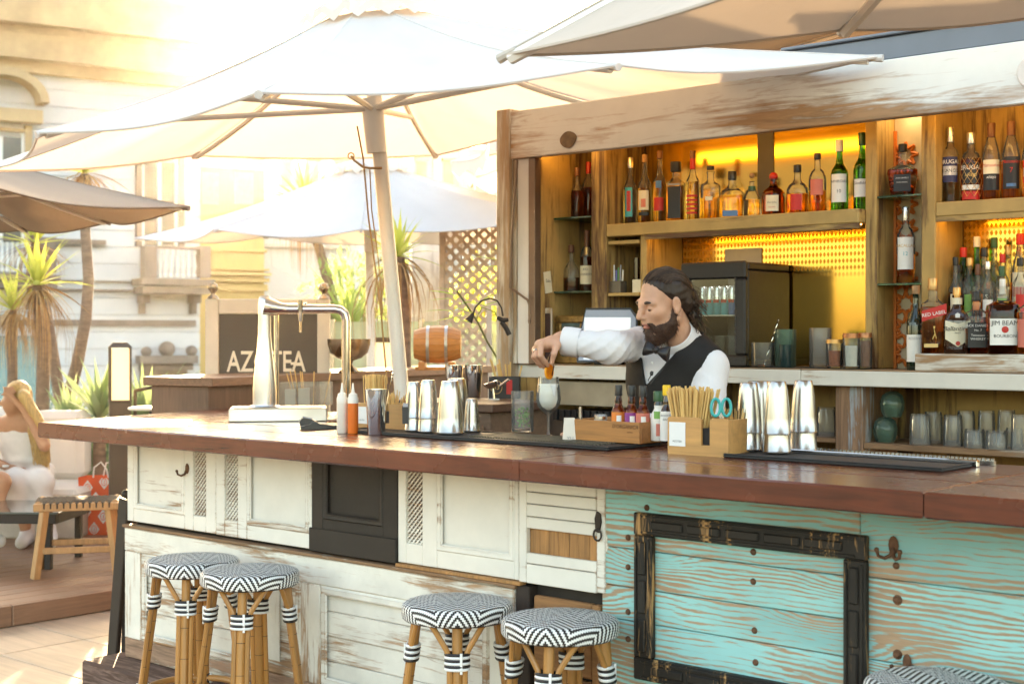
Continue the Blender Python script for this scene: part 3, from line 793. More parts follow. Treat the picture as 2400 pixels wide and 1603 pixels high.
# shelves
kp(MB().box(-3.997, -2.729, KY0, KYB, 1.961, 2.018, .004), 'shelf', KYELX)
kp(MB().box(-3.997, -3.821, KY0 + .01, KYB, 1.925, 1.942, .003), 'shelf', KYELX)
kp(MB().box(-3.997, -3.821, KY0 + .01, KYB, 1.69, 1.705, .003), 'shelf', KYELX)
kp(MB().box(-2.429, XR, 5.2, KYB, 1.971, 2.026, .004), 'shelf', KYELX)
for (a, b, z, y0) in ((-4.311, -4.087, 2.056, KY0), (-4.311, -4.087, 1.71, KY0), (-2.678, -2.490, 2.058, 5.205), (-2.678, -2.490, 1.711, 5.205)):
    kp(MB().box(a, b, y0, 5.44 if a < -4 else 5.345, z, z + .008, .001), 'glass_shelf', SHELFGLASS)
# mirrors
kp(MB().box(-3.9975, -2.7295, KYB + .002, KYB + .011, 2.0185, 2.4435), 'mirror', MIRROR)
kp(MB().box(-3.784, -2.7295, KYB + .002, KYB + .011, 1.3795, 1.9605), 'mirror', MIRROR)
kp(MB().box(-2.429, XR, KYB + .002, KYB + .011, 1.3795, 1.9705), 'mirror', MIRROR)
kp(MB().box(-3.38, -3.30, KYB - .004, KYB + .0015, 2.0185, 2.4435), 'grey_strip', mat('grey_strip', (.12, .10, .07), .5))
kp(MB().box(-3.55, -3.36, KYB - .004, KYB + .0015, 1.79, 1.9), 'grey_panel', mat('grey_panel', (.34, .32, .28), .4))
# alcove back with orange fretwork
kp(MB().box(-2.6785, -2.4895, 5.36, 5.375, 1.3795, 2.4435), 'alcove_back', mat('alcove_back', (.56, .46, .30), .7, 0, .2))
fw2 = MB()
for k in range(9):
    z = 1.44 + k * .1
    for i in range(8):
        a0, a1 = i * math.pi / 4, (i + 1) * math.pi / 4; am = (a0 + a1) / 2
        for (p, q) in (((.052, a0), (.026, am)), ((.026, am), (.052, a1))):
            A = Vector((p[0] * math.cos(p[1]), 0, p[0] * math.sin(p[1]))); B = Vector((q[0] * math.cos(q[1]), 0, q[0] * math.sin(q[1])))
            fw2.tube([A + Vector((-2.628, 5.352, z)), B + Vector((-2.628, 5.352, z))], .0065, 4)
fw2.box(-2.678, -2.667, 5.346, 5.357, 1.38, 2.34).box(-2.503, -2.4905, 5.346, 5.357, 1.38, 2.34)
kp(fw2, 'fretwork', ORANGE)
# lights: led strips and a downlight
kp(MB().box(-3.784, -2.729, KY0 + .002, KY0 + .014, 1.940, 1.9605), 'shelf_lip', KYELX)
kp(MB().box(-3.76, -2.75, KY0 + .05, KY0 + .065, 1.957, 1.9605), 'led_strip', LED)
kp(MB().box(-3.97, -2.75, 5.046, 5.052, 2.36, 2.40), 'led_strip', emitmat('led_upper', (1.0, .55, .14), 1.3))
kp(MB().box(-2.428, XR, 5.202, 5.214, 1.951, 1.9705), 'shelf_lip', KYELX)
kp(MB().box(-2.41, -1.2, 5.25, 5.265, 1.967, 1.9705), 'led_strip', LED)
kp(MB().box(-2.41, -1.2, 5.046, 5.052, 2.36, 2.40), 'led_strip', emitmat('led_dim', (1.0, .6, .18), 2.0))
kp(MB().lathe([(0, 0), (.03, 0), (.034, .006)], 20, TR(-2.585, 5.28, 2.438)), 'downlight', emitmat('downlight', (1, .82, .5), 6))
kp(MB().box(-4.29, -4.1, 5.046, 5.052, 2.36, 2.40), 'led_strip', emitmat('led_dim2', (1.0, .6, .18), 3.0))
# under-counter
kp(MB().box(-2.806, -2.686, 5.1, 5.4, 0, 1.3135, .004), 'lower_upright', KBLUE)
kp(MB().box(-2.685, XR, 5.105, KYB, 1.068, 1.092, .003), 'lower_shelf', worn('lower_shelf_wood', (.45, .36, .28), (.30, .17, .09), 'x', .8, .8))
kp(MB().box(-3.5, -2.807, 5.15, KYB, 1.08, 1.10, .003), 'lower_shelf', worn('lower_shelf_wood2', (.45, .36, .28), (.30, .17, .09), 'x', .8, .8))
kp(MB().box(-4.45, -4.37, 5.08, 5.4, 0, 1.3135, .004), 'lower_upright', KPOST)

# ------------------------------------------------------------------ bottles
AMBER = glassmat('whisky', (.78, .26, .035), 0, 1.36); AMBER2 = glassmat('dark_rum', (.36, .07, .012), 0, 1.36)
GOLDL = glassmat('tequila_gold', (.92, .62, .18), 0, 1.34); PALE = glassmat('pale_spirit', (.96, .93, .82), 0, 1.30)
GREENB = glassmat('green_bottle', (.06, .38, .05), 0, 1.36); DGREEN = mat('dark_green_bottle', (.010, .022, .012), .06, 0, .1, coat=.5)
BROWNB = mat('dark_brown_bottle', (.035, .012, .006), .07, 0, .15, coat=.5); ORNG = glassmat('orange_spirit', (.9, .30, .04), 0, 1.34)
REDL = glassmat('red_spirit', (.75, .05, .02), 0, 1.34)
YELL = glassmat('yellow_spirit', (.85, .75, .15), 0, 1.34)
CAPBLK = mat('cap_black', (.018, .017, .017), .35, 0, .1); CAPGOLD = mat('cap_gold', (.62, .36, .14), .3, .7, .1); CORK = mat('cork', (.42, .24, .12), .8, 0, .3, 60)
CAPRED = mat('cap_red', (.50, .02, .015), .35, 0, .1); CAPWHITE = mat('cap_white', (.75, .73, .69), .4, 0, .06); CAPSILV = mat('cap_silver', (.7, .68, .66), .25, .9, .1)
CAPBRN = mat('cap_brown', (.16, .06, .03), .4, 0, .2); CAPGRN = mat('cap_green', (.03, .10, .04), .35, 0, .1); CAPYEL = mat('cap_yellow', (.85, .52, .02), .4, 0, .05)
LBW = mat('label_white', (.80, .79, .75), .55, 0, .05); LBCREAM = mat('label_cream', (.74, .68, .52), .55, 0, .06); LBBLK = mat('label_black', (.02, .02, .022), .45, 0, .1)
LBRED = mat('label_red', (.55, .025, .02), .45, 0, .1); LBPINK = mat('label_salmon', (.62, .17, .12), .5, 0, .08); LBBLUE = mat('label_blue', (.08, .20, .42), .5, 0, .1)
LBNAVY = mat('label_navy', (.03, .03, .09), .45, 0, .1); LBGOLD = mat('label_gold', (.60, .40, .16), .4, .3, .1); LBTEAL = mat('label_teal', (.05, .40, .45), .45, 0, .1)
LBORG = mat('label_orange', (.78, .22, .04), .5, 0, .08); LBPURP = mat('label_purple', (.25, .04, .22), .5, 0, .1); LBGREY = mat('label_grey', (.30, .30, .32), .5, 0, .1); LBGRN = mat('label_green', (.2, .42, .1), .5, 0, .1)
PROF = {
 'std': [(0, 0), (.93, 0), (1, .02), (1, .60), (.93, .66), (.62, .72), (.38, .77), (.34, .84), (.34, .93), (.4, .935), (.4, .95)],
 'tall': [(0, 0), (.93, 0), (1, .02), (1, .52), (.9, .58), (.5, .66), (.36, .74), (.32, .93), (.38, .935), (.38, .95)],
 'square': [(0, 0), (.95, 0), (1, .015), (1, .60), (.94, .655), (.6, .69), (.36, .73), (.34, .85), (.4, .86), (.4, .9)],
 'squat': [(0, 0), (.92, 0), (1, .03), (1, .42), (.95, .52), (.75, .60), (.42, .66), (.30, .72), (.28, .84), (.34, .85), (.34, .88)],
 'decanter': [(0, 0), (.95, 0), (1, .03), (1, .30), (.9, .45), (.62, .58), (.33, .66), (.25, .72), (.25, .8), (.32, .81)],
 'slope': [(0, 0), (.93, 0), (1, .02), (1, .50), (.92, .58), (.7, .70), (.46, .80), (.36, .86), (.34, .94), (.39, .945)],
 'flask': [(0, 0), (.9, 0), (1, .05), (1, .30), (.85, .48), (.45, .60), (.2, .68), (.18, .86), (.24, .87)],
 'broad': [(0, 0), (.93, 0), (1, .02), (1, .56), (.94, .62), (.7, .70), (.36, .75), (.32, .9), (.36, .91)],
 'single': [(0, 0), (.72, 0), (.78, .04), (.92, .30), (1, .44), (.97, .5), (.6, .56), (.30, .60), (.26, .82), (.34, .83), (.34, .86)],
 'wine': [(0, 0), (.93, 0), (1, .02), (1, .52), (.94, .58), (.6, .68), (.36, .74), (.32, .9), (.37, .905), (.37, .92)],
 'sauce': [(0, 0), (.92, 0), (1, .03), (1, .46), (.96, .53), (.62, .62), (.52, .66), (.57, .70), (.50, .745), (.44, .79), (.40, .84)],
}
GB = 'bottles on the back bar'
def rlabel(b, r, z0, z1, m, a=1.0, sq=0, flat=1.0, name='label', e=1.02, off=0.0, par=None):
    return MB().lathe([(r * e, z0), (r * e, z1)], 18, None, 0, sq, flat, -math.pi / 2 - a + off, -math.pi / 2 + a + off).build(name, m, par or b, 180)
def bottle(label, pos, h, r, shape, liq, lvl=.5, cap=CAPBLK, capz=None, labels=(), texts=(), sq=0.0, flat=1.0, clear=None, capr=None, name='bottle', rz=None, capshape=None, group=GB, neck=None, cat='bottle'):
    b = thing(name, label, cat, pos, YAW * .55 if rz is None else rz, group)
    pr = [(q * r, z * h) for q, z in PROF[shape]]
    # refine profile a little for smooth shoulders
    out = []
    for i in range(len(pr) - 1):
        out.append(pr[i])
        if pr[i + 1][1] - pr[i][1] > .04 * h and i > 1:
            for k in (1, 2): out.append((pr[i][0] + (pr[i + 1][0] - pr[i][0]) * k / 3, pr[i][1] + (pr[i + 1][1] - pr[i][1]) * k / 3))
    out.append(pr[-1]); zt = pr[-1][1]; rt_ = pr[-1][0]; out.append((0, zt))
    MB().lathe(out, 28, None, 0, sq, flat, mfun=lambda z: 0 if z < lvl * h else 1).build('glass_body', [liq, clear or GLASSTHIN], b, 50)
    cz = (capz if capz is not None else (PROF[shape][-1][1] - .06)) * h; cr = (capr * r if capr else rt_ * 1.12)
    if capshape == 'ball': MB().ball((0, 0, h - cr), cr, 12).build('stopper', cap, b)
    else: MB().lathe([(cr * .98, cz), (cr, cz + .002), (cr, h - .003), (cr * .92, h), (0, h)], 20).build('cap', cap, b)
    if neck: rlabel(b, r * .40, neck[0] * h, neck[1] * h, neck[2], 3.1, 0, 1, 'neck_band', 1.0)
    for (z0, z1, m, a) in labels: rlabel(b, r, z0 * h, z1 * h, m, a, sq, flat)
    if texts:
        mbs = {}
        for (s, z, size, m, *ex) in texts:
            mb = mbs.setdefault(m.name, (MB(), m))[0]
            rr = r * 1.035
            if sq > .3 or flat < .9: text(mb, s, size * h, TR(0, -rr * flat, z * h), shear=(ex[0] if ex else 0))
            else: text(mb, s, size * h, TR(0, 0, z * h), bend=rr, shear=(ex[0] if ex else 0))
        for k, (mb, m) in mbs.items(): mb.build('lettering', m, b, 0)
    return b
def onshelf(x0, x1, ytop, Y, zb, **kw):
    """place by traced left/right/top on a shelf plane at depth Y"""
    u = ((x0 + x1) / 2 * K - 1200) / 3338; t = Y / (FW.y + RT.y * u)
    p = P((x0 + x1) / 2, 0, t); p.z = zb
    h = CAM_H + (782 - ytop * K) / 3338 * t - zb; r = (x1 - x0) * K * t / 3338 / 2
    return dict(pos=p, h=h, r=r, **kw)
cx = lambda x: (1380 + x / 3.5576) / K
cyy = lambda y: (340 + y / 3.5576) / K
ZS = 2.0185
def ub(label, x0, x1, yt, shape, liq, **kw):
    d = onshelf(cx(x0), cx(x1), cyy(yt), 5.27, ZS); return bottle(label, d['pos'], d['h'], d['r'], shape, liq, **kw)
ub('dark brown swing top bottle with pale neck label, first on the upper shelf', 170, 285, 145, 'tall', BROWNB, lvl=.56, cap=CAPBRN, labels=[(.58, .72, LBCREAM, 1.5)], clear=BROWNB)
ub('clear bottle with bright red and blue side label and vertical script', 288, 402, 105, 'tall', PALE, lvl=.5, cap=CAPSILV, capz=.84, labels=[(.12, .55, LBTEAL, .55), (.2, .5, LBRED, .3)])
ub('clear bottle with cork and white label showing a red figure', 408, 526, 82, 'tall', GOLDL, lvl=.5, cap=CORK, labels=[(.2, .48, LBCREAM, .8), (.12, .17, LBBLK, .8), (.24, .36, LBPINK, .35)])
ub('tall clear bottle with a red square label and small blue label', 534, 652, 50, 'tall', GOLDL, lvl=.55, cap=CAPBRN, labels=[(.17, .35, LBRED, .75), (.48, .58, LBBLUE, .4)])
ub('square bottle with large black label and wide black cap', 652, 800, 142, 'square', GOLDL, lvl=.6, cap=CAPBLK, capz=.84, capr=.62, sq=.6, labels=[(.06, .58, LBBLK, .62), (.6, .63, LBGREY, .6)])
ub('clear bottle striped with red brush bands and red neck tape', 808, 926, 50, 'tall', PALE, lvl=.55, cap=CAPBRN, labels=[(.10 + .06 * k, .13 + .06 * k, LBRED, .9) for k in range(5)], neck=(.74, .9, CAPRED))
ub('pale gold faceted tequila bottle with black cap', 934, 1096, 176, 'square', GOLDL, lvl=.5, cap=CAPBLK, capz=.93, capr=.4, sq=.1, labels=[(.35, .42, LBCREAM, .35)])
ub('square clear bottle with a horseshoe emblem and blue base label', 1096, 1296, 222, 'squat', GOLDL, lvl=.5, cap=CAPBLK, capz=.82, capr=.36, sq=.55, labels=[(.04, .16, LBBLUE, .55)])
_b = ub('clear fluted decanter with round brown ball stopper and green ribbon', 1284, 1436, 234, 'decanter', PALE, lvl=.42, cap=CORK, capr=.30, capshape='ball', neck=(.6, .7, CAPGRN))
ub('round shouldered brown bottle with white oval label and red ball stopper', 1442, 1640, 228, 'squat', AMBER2, lvl=.95, clear=AMBER2, cap=CAPRED, capr=.38, capshape='ball', labels=[(.10, .46, LBCREAM, .55)], texts=[('Don Julio', .28, .055, BLACKINK), ('Reposado', .18, .04, REDINK)])
ub('amber rum bottle with red oval label and black cap', 1648, 1832, 168, 'squat', AMBER, lvl=.40, cap=CAPBLK, capz=.86, capr=.36, labels=[(.08, .40, LBRED, .5)])
ub('half full amber bottle with salmon square label', 1834, 1980, 72, 'broad', AMBER, lvl=.36, cap=CAPBLK, capz=.9, labels=[(.30, .56, LBPINK, .75)])
d = onshelf(1905, 1945, 322, 5.27, ZS); bottle('green single malt bottle with tall white label', d['pos'], d['h'], d['r'], 'tall', GREENB, lvl=.5, clear=GREENB, cap=CAPWHITE, capz=.84, capr=.44, labels=[(.13, .52, LBW, .95)], texts=[('LAPHROAIG', .40, .055, BLACKINK), ('10', .26, .07, BLACKINK)])
d = onshelf(1957, 1997, 305, 5.27, ZS); bottle('green malt bottle with silver white label beside the shelf upright', d['pos'], d['h'], d['r'], 'tall', GREENB, lvl=.5, clear=GREENB, cap=CAPGRN, capz=.84, capr=.44, labels=[(.17, .40, LBW, .95)], texts=[('Glenfiddich', .33, .05, BLACKINK)])
# left glazed cabinet
d = onshelf(1309, 1338, 385, 5.27, 2.0645); bottle('amber bourbon bottle with glass stopper on the left upper glass shelf', d['pos'], d['h'], d['r'], 'squat', AMBER2, lvl=.55, cap=CAPBRN, capz=.84, capr=.4)
d = onshelf(1335, 1364, 372, 5.36, 2.0645); bottle('amber cognac bottle with red topped neck beside the bourbon', d['pos'], d['h'], d['r'], 'broad', AMBER2, lvl=.5, cap=CAPRED, capz=.8)
d = onshelf(1290, 1330, 562, 5.25, 1.7185); bottle('wide flared cognac decanter on the left lower glass shelf', d['pos'], d['h'], d['r'], 'flask', AMBER2, lvl=.32, cap=CAPBRN, capz=.84, capr=.34, flat=.6)
d = onshelf(1330, 1362, 528, 5.27, 1.7185); bottle('dark cognac bottle with cream label lettered in black', d['pos'], d['h'], d['r'], 'broad', AMBER2, lvl=.5, cap=CAPBRN, capz=.72, labels=[(.12, .42, LBCREAM, 1.0)], texts=[('XO', .34, .06, BLACKINK), ('HENNESSY', .26, .05, BLACKINK)], neck=(.6, .72, CAPGOLD))
# alcove
d = onshelf(2036, 2104, 331, 5.28, 2.0665); bottle('broad square whiskey bottle with black shield label and ring neck', d['pos'], d['h'], d['r'], 'single', AMBER, lvl=.5, cap=CAPBLK, capz=.85, capr=.3, sq=.5, flat=.75, labels=[(.08, .40, LBBLK, .5)], texts=[("SINGLE BARREL", .24, .03, WHITEINK), ("JACK DANIEL'S", .32, .035, WHITEINK)])
d = onshelf(2056, 2098, 475, 5.28, 1.7195); bottle('malt whisky bottle with tall white label numbered 12', d['pos'], d['h'], d['r'], 'broad', AMBER, lvl=.40, cap=CAPSILV, capz=.82, labels=[(.18, .60, LBW, .95)], texts=[('MACALLAN', .47, .055, GOLDINK), ('12', .36, .07, LBTEAL)])
d = onshelf(2079, 2121, 655, 5.14, 1.3795); bottle('dark wine bottle with plain white label standing in the alcove', d['pos'], d['h'], d['r'], 'wine', DGREEN, lvl=.95, clear=DGREEN, cap=CORK, capz=.9, labels=[(.10, .42, LBW, 1.2)], texts=[('RESERVA', .36, .045, LBGREY)])
# right upper shelf
RZ = 2.0265
d = onshelf(2158, 2200, 292, 5.29, RZ); bottle('clear white rum bottle with blue and white arched label', d['pos'], d['h'], d['r'], 'broad', PALE, lvl=.62, cap=CAPSILV, capz=.80, labels=[(.27, .60, LBNAVY, .85), (.36, .48, LBW, .8)], texts=[('BRUGAL', .51, .075, WHITEINK), ('BLANCO', .40, .06, BLACKINK)])
_b = bottle('netted dark rum bottle with black and red label', *[onshelf(2203, 2250, 305, 5.29, RZ)[k] for k in ('pos', 'h', 'r')], 'broad', AMBER2, lvl=.62, cap=CAPSILV, capz=.84, labels=[(.26, .56, LBBLK, .95), (.17, .24, LBW, .95), (.03, .15, LBRED, .95)], texts=[('BRUGAL', .46, .09, WHITEINK), ('AÑEJO', .36, .06, GOLDINK)])
dd = onshelf(2203, 2250, 305, 5.29, RZ); nb = MB()
for k in range(10):
    for sg in (-1, 1):
        nb.tube([(dd['r'] * 1.05 * math.cos(k * .628 + sg * s * .35), dd['r'] * 1.05 * math.sin(k * .628 + sg * s * .35), .02 + s * dd['h'] * .08) for s in range(8)], .0009, 4)
nb.build('net', CAPGOLD, _b)
d = onshelf(2252, 2294, 283, 5.29, RZ); bottle('amber rum bottle with cream label and red script', d['pos'], d['h'], d['r'], 'slope', AMBER, lvl=.45, cap=CAPBRN, capz=.82, labels=[(.34, .52, LBCREAM, .95), (.13, .34, LBBLK, .95)], texts=[('Matusalem', .43, .06, REDINK, .3), ('AÑEJO', .28, .04, WHITEINK)])
d = onshelf(2297, 2340, 279, 5.29, RZ); bottle('amber rum bottle with black label and red script and seal', d['pos'], d['h'], d['r'], 'slope', AMBER, lvl=.45, cap=CAPBRN, capz=.82, labels=[(.13, .54, LBBLK, .95), (.16, .20, LBBLUE, .5)], texts=[('Matusalem', .46, .06, REDINK, .3), ('7', .34, .09, REDINK)])
d = onshelf(2343, 2386, 282, 5.29, RZ); bottle('amber rum bottle with striped label, last in view on the right shelf', d['pos'], d['h'], d['r'], 'slope', ORNG, lvl=.5, cap=CAPBLK, capz=.82, labels=[(.2, .5, LBRED, .95), (.28, .4, LBCREAM, .95)])
# riser with the front row of whiskies
kp(MB().box(-2.455, XR, 5.076, 5.197, 1.3795, 1.4445, .003), 'riser_step', KWHITE)
kp(MB().box(-2.429, XR, 5.21, 5.44, 1.3795, 1.53, .003), 'riser_step', KYELX)
R1 = 1.445
d = onshelf(2112, 2166, 638, 5.13, R1); _b = bottle('square scotch bottle with slanted red label and walking figure', d['pos'], d['h'], d['r'], 'square', AMBER, lvl=.62, cap=CAPGOLD, capz=.84, capr=.40, sq=.8, rz=YAW * .75)
r_ = d['r'] * 1.03; h_ = d['h']
lm = MB().add([(-r_ * .98, -r_, h_ * .42), (r_ * .98, -r_, h_ * .52), (r_ * .98, -r_, h_ * .66), (-r_ * .98, -r_, h_ * .56)], [(0, 1, 2, 3)]); lm.build('slanted_label', LBRED, _b, 0)
MB().box(-r_ * .8, r_ * .3, -r_ - .001, -r_, h_ * .08, h_ * .13).build('base_label', LBGOLD, _b)
tm = MB(); text(tm, 'RED LABEL', h_ * .065, TR(0, -r_ - .0006, h_ * .505, 0, R(-10))); tm.build('lettering', WHITEINK, _b, 0)
wf = MB(); wf.tube([(0, 0, .035), (.003, 0, .02), (-.006, 0, 0)], .0022, 6, TR(0, -r_, h_ * .19)).tube([(.003, 0, .02), (.008, 0, .002)], .002, 6, TR(0, -r_, h_ * .19)).ball((0, 0, .04), .0035, 8, TR(0, -r_, h_ * .19)).box(-.003, .003, -.001, .001, .043, .049, 0, TR(0, -r_, h_ * .19)); wf.build('figure_emblem', GOLDINK, _b)
d = onshelf(2164, 2224, 659, 5.135, R1); _b = bottle('brown scotch bottle with cream shield label, cream neck band and red seal', d['pos'], d['h'], d['r'], 'squat', BROWNB, lvl=.99, clear=BROWNB, cap=CAPGOLD, capz=.84, capr=.3, flat=.6, sq=.25, neck=(.74, .84, LBCREAM), rz=YAW * .75)
r_ = d['r'] * 1.0; h_ = d['h']; yy = -r_ * .64
MB().add([(-r_ * .92, yy * .9, h_ * .50), (0, yy, h_ * .45), (r_ * .92, yy * .9, h_ * .50), (r_ * .92, yy * .9, h_ * .22), (0, yy, h_ * .10), (-r_ * .92, yy * .9, h_ * .22)], [(0, 5, 4, 1), (1, 4, 3, 2)]).build('shield_label', LBCREAM, _b, 0)
MB().lathe([(0, 0), (r_ * .17, 0), (r_ * .16, .002), (0, .002)], 14, TR(0, yy - .0005, h_ * .155, R(90))).build('red_seal', CAPRED, _b)
tm = MB(); text(tm, "Ballantine's", h_ * .095, TR(0, yy - .001, h_ * .345), shear=.25); text(tm, 'FINEST', h_ * .03, TR(0, yy - .001, h_ * .30)); tm.build('lettering', BLACKINK, _b, 0)
MB().prism([(-.008, 0), (.008, 0), (.009, .016), (0, .022), (-.009, .016)], 0, .001, Matrix(((1, 0, 0, 0), (0, 0, -1, yy + .006), (0, 1, 0, h_ * .53), (0, 0, 0, 1)))).build('crest', WHITEINK, _b)
d = onshelf(2214, 2264, 668, 5.135, R1); _b = bottle('square whiskey bottle with black label in white lettering', d['pos'], d['h'], d['r'], 'square', AMBER2, lvl=.5, cap=CAPBLK, capz=.84, capr=.42, sq=.8, labels=[(.10, .50, LBBLK, .74)], texts=[("JACK DANIEL'S", .43, .058, WHITEINK), ('No. 7', .36, .05, WHITEINK), ('Tennessee', .28, .05, WHITEINK), ('WHISKEY', .22, .055, WHITEINK)], rz=YAW * .75)
d = onshelf(2264, 2334, 640, 5.135, R1); _b = bottle('bourbon bottle with big white label, red seal and steel pourer', d['pos'], d['h'], d['r'], 'square', AMBER2, lvl=.70, cap=CAPWHITE, capz=.80, capr=.2, sq=.55, labels=[(.12, .47, LBW, .8)], texts=[('JIM BEAM', .385, .085, BLACKINK), ('BOURBON', .22, .06, BLACKINK)], rz=YAW * .75)
MB().lathe([(0, 0), (d['r'] * .22, 0), (0, .001)], 16, TR(0, -d['r'] * 1.05, d['h'] * .325, R(90))).build('red_seal', CAPRED, _b)
d = onshelf(2334, 2388, 652, 5.135, R1); bottle('bourbon bottle with peach label and red roses', d['pos'], d['h'], d['r'], 'square', AMBER, lvl=.6, cap=CAPBLK, capz=.84, sq=.3, labels=[(.1, .5, LBPINK, .9), (.26, .38, LBRED, .4)])
R2 = 1.5305
for (x0, x1, yt, shp, lq, cp, lbs, lab, Yd) in (
    (2176, 2218, 608, 'slope', PALE, CAPBLK, [(.1, .35, LBBLK, .8)], 'clear liqueur bottle with black neck wrap behind the brown scotch', 5.33),
    (2190, 2228, 568, 'slope', GREENB, CAPRED, [(.1, .3, LBGOLD, .8)], 'green gin bottle with red cap', 5.36),
    (2222, 2258, 543, 'tall', GREENB, CAPWHITE, [(.12, .42, LBGOLD, .9)], 'green herbal liqueur bottle with white cap and orange label', 5.38),
    (2206, 2240, 592, 'std', YELL, CAPGOLD, [(.2, .5, LBGRN, .7)], 'gin bottle with cork gold collar and lemon print', 5.31),
    (2240, 2274, 568, 'std', GOLDL, CAPBLK, [(.15, .5, LBBLK, .8)], 'gold gin bottle with black label lettered RS', 5.34),
    (2262, 2298, 545, 'tall', GOLDL, CAPGRN, [(.12, .35, LBGRN, .8)], 'pale gold whisky bottle with dark green capsule', 5.38),
    (2281, 2314, 610, 'square', PALE, CAPGRN, [(.3, .5, LBGRN, .7)], 'clear square bottle with dark green cap and green label', 5.30),
    (2284, 2314, 583, 'std', PALE, CAPRED, [(.15, .45, LBCREAM, .8)], 'clear bottle with thick red wax running down its neck', 5.36),
    (2318, 2362, 536, 'slope', ORNG, CAPRED, [(.3, .6, LBCREAM, .9), (.35, .45, LBRED, .7)], 'orange aperitif bottle with red capsule', 5.37),
    (2298, 2326, 562, 'slope', AMBER, CAPGOLD, [(.2, .5, LBGOLD, .8)], 'amber rum bottle with gold cap behind the wax topped bottle', 5.40),
    (2250, 2280, 600, 'std', REDL, CAPSILV, [(.2, .45, LBW, .8)], 'red vermouth bottle with silver cap behind the square whiskey', 5.29),
    (2176, 2206, 590, 'tall', AMBER, CAPBLK, [(.2, .5, LBCREAM, .8)], 'amber whiskey bottle squeezed between the green gin and the upright', 5.27),
    (2344, 2376, 575, 'tall', PALE, CAPBLK, [(.2, .5, LBW, .8)], 'tall clear vodka bottle beside the orange aperitif', 5.40),
    (2228, 2256, 606, 'square', PALE, CAPBRN, [(.3, .55, LBORG, .8)], 'short clear bottle with orange label and brown cap', 5.29),
    (2322, 2358, 592, 'std', PALE, CAPBLK, [(.2, .5, LBRED, .6)], 'clear bottle with black cap in front of the orange aperitif', 5.31)):
    d = onshelf(x0, x1, yt, Yd, R2)
    bottle(lab, d['pos'], d['h'], d['r'], shp, lq, lvl=.5, cap=cp, labels=lbs, texts=([('RS', .38, .08, WHITEINK)] if 'RS' in lab else []), clear=(GREENB if lq is GREENB else None))

# ------------------------------------------------------------------ fridge
FRX0, FRX1, FRY0, FRY1 = -3.531, -3.213, 5.075, 5.44
fg = thing('mini_fridge', 'black padded mini fridge with glass door full of drink cans', 'fridge', ((FRX0 + FRX1) / 2, FRY0, 1.379))
VINYL = mat('black_vinyl', (.016, .013, .012), .45, 0, .25, 30, .35, bsc=25)
z0, z1 = 1.3805, 1.82
wb(MB().box(FRX0, FRX1, FRY0 + .03, FRY1, z1 - .035, z1, .008).box(FRX0, FRX1, FRY0 + .03, FRY1, z0, z0 + .03, .006).box(FRX1 - .02, FRX1, FRY0 + .03, FRY1, z0 + .03, z1 - .035, .004)
   .box(FRX0, FRX0 + .02, FRY0 + .03, FRY1, z0 + .03, z1 - .035, .004).box(FRX0 + .02, FRX1 - .02, FRY1 - .02, FRY1, z0 + .03, z1 - .035), 'cabinet', VINYL, fg)
fdm = MB(); a, b = FRX0 - .005, FRX1 + .003
fdm.box(a, b, FRY0, FRY0 + .029, z1 - .07, z1 + .004, .008).box(a, b, FRY0, FRY0 + .029, z0, z0 + .05, .008).box(b - .055, b, FRY0, FRY0 + .029, z0 + .05, z1 - .07, .008).box(a, a + .05, FRY0, FRY0 + .029, z0 + .05, z1 - .07, .008)
fd = wb(fdm, 'door', VINYL, fg)
wb(MB().box(a + .05, b - .055, FRY0 + .010, FRY0 + .016, z0 + .05, z1 - .07), 'door_glass', thinglass('door_glass', (.9, .93, .92)), fd)
st = MB()
for k in range(12): st.box(b - .05, b - .042, FRY0 - .002, FRY0 + .001, z0 + .06 + k * .027, z0 + .078 + k * .027)
wb(st, 'stitching', BLACKPL, fd)
wb(MB().box(FRX0 + .02, FRX1 - .02, FRY0 + .05, FRY1 - .02, 1.595, 1.60), 'rack', mat('fridge_rack', (.5, .52, .5), .3, .6), fg)
wb(MB().box(FRX0 + .021, FRX1 - .021, FRY1 - .03, FRY1 - .021, z0 + .031, z1 - .04), 'liner', mat('fridge_liner', (.35, .36, .36), .4), fg)
wb(MB().box(FRX0 + .05, FRX1 - .05, FRY0 + .06, FRY0 + .08, z1 - .042, z1 - .036), 'lamp', emitmat('fridge_lamp', (.75, .9, 1), 3), fg)
for k in range(7):
    xx = FRX0 + .055 + k * .038 if k < 6 else FRX0 + .07
    c1 = LBTEAL if k < 4 else LBBLUE
    cn = thing('drink_can', ('teal and silver slim drink can on the fridge rack' if k < 4 else 'blue and silver slim drink can on the fridge rack'), 'can', (xx, FRY0 + .085 + (.0 if k < 6 else .07), 1.6005), 0, 'slim cans in the fridge')
    MB().lathe([(0, 0), (.0165, 0), (.0185, .006), (.0185, .062)], 16).build('can_base', c1, cn)
    MB().lathe([(.0186, .0622), (.0186, .115), (.016, .122), (0, .122)], 16).build('can_top', CAPSILV, cn)
    MB().lathe([(.0189, .052), (.0189, .066)], 16, None, 0, 0, 1, -2.4, -.8).build('can_emblem', LBRED, cn)
for k in range(4):
    o = tag(MB().lathe([(0, 0), (.024, 0), (.028, .004), (.032, .10), (.030, .10), (.026, .008), (0, .008)], 16).build('glass', GLASSTHIN, None), 'upturned clear glass in the bottom of the fridge', 'glass', 'glasses in the fridge')
    o.location = (FRX0 + .06 + k * .066, FRY0 + .11, z0 + .031)
# ------------------------------------------------------------------ things on the bar top
def cb(x, y, r=0.0, z=ZC):
    p = PZ(x, y, z) + FW * r; p.z = z; return p
ANG = YAW      # turn that makes local -y face the camera
MATZ = ZC + .012
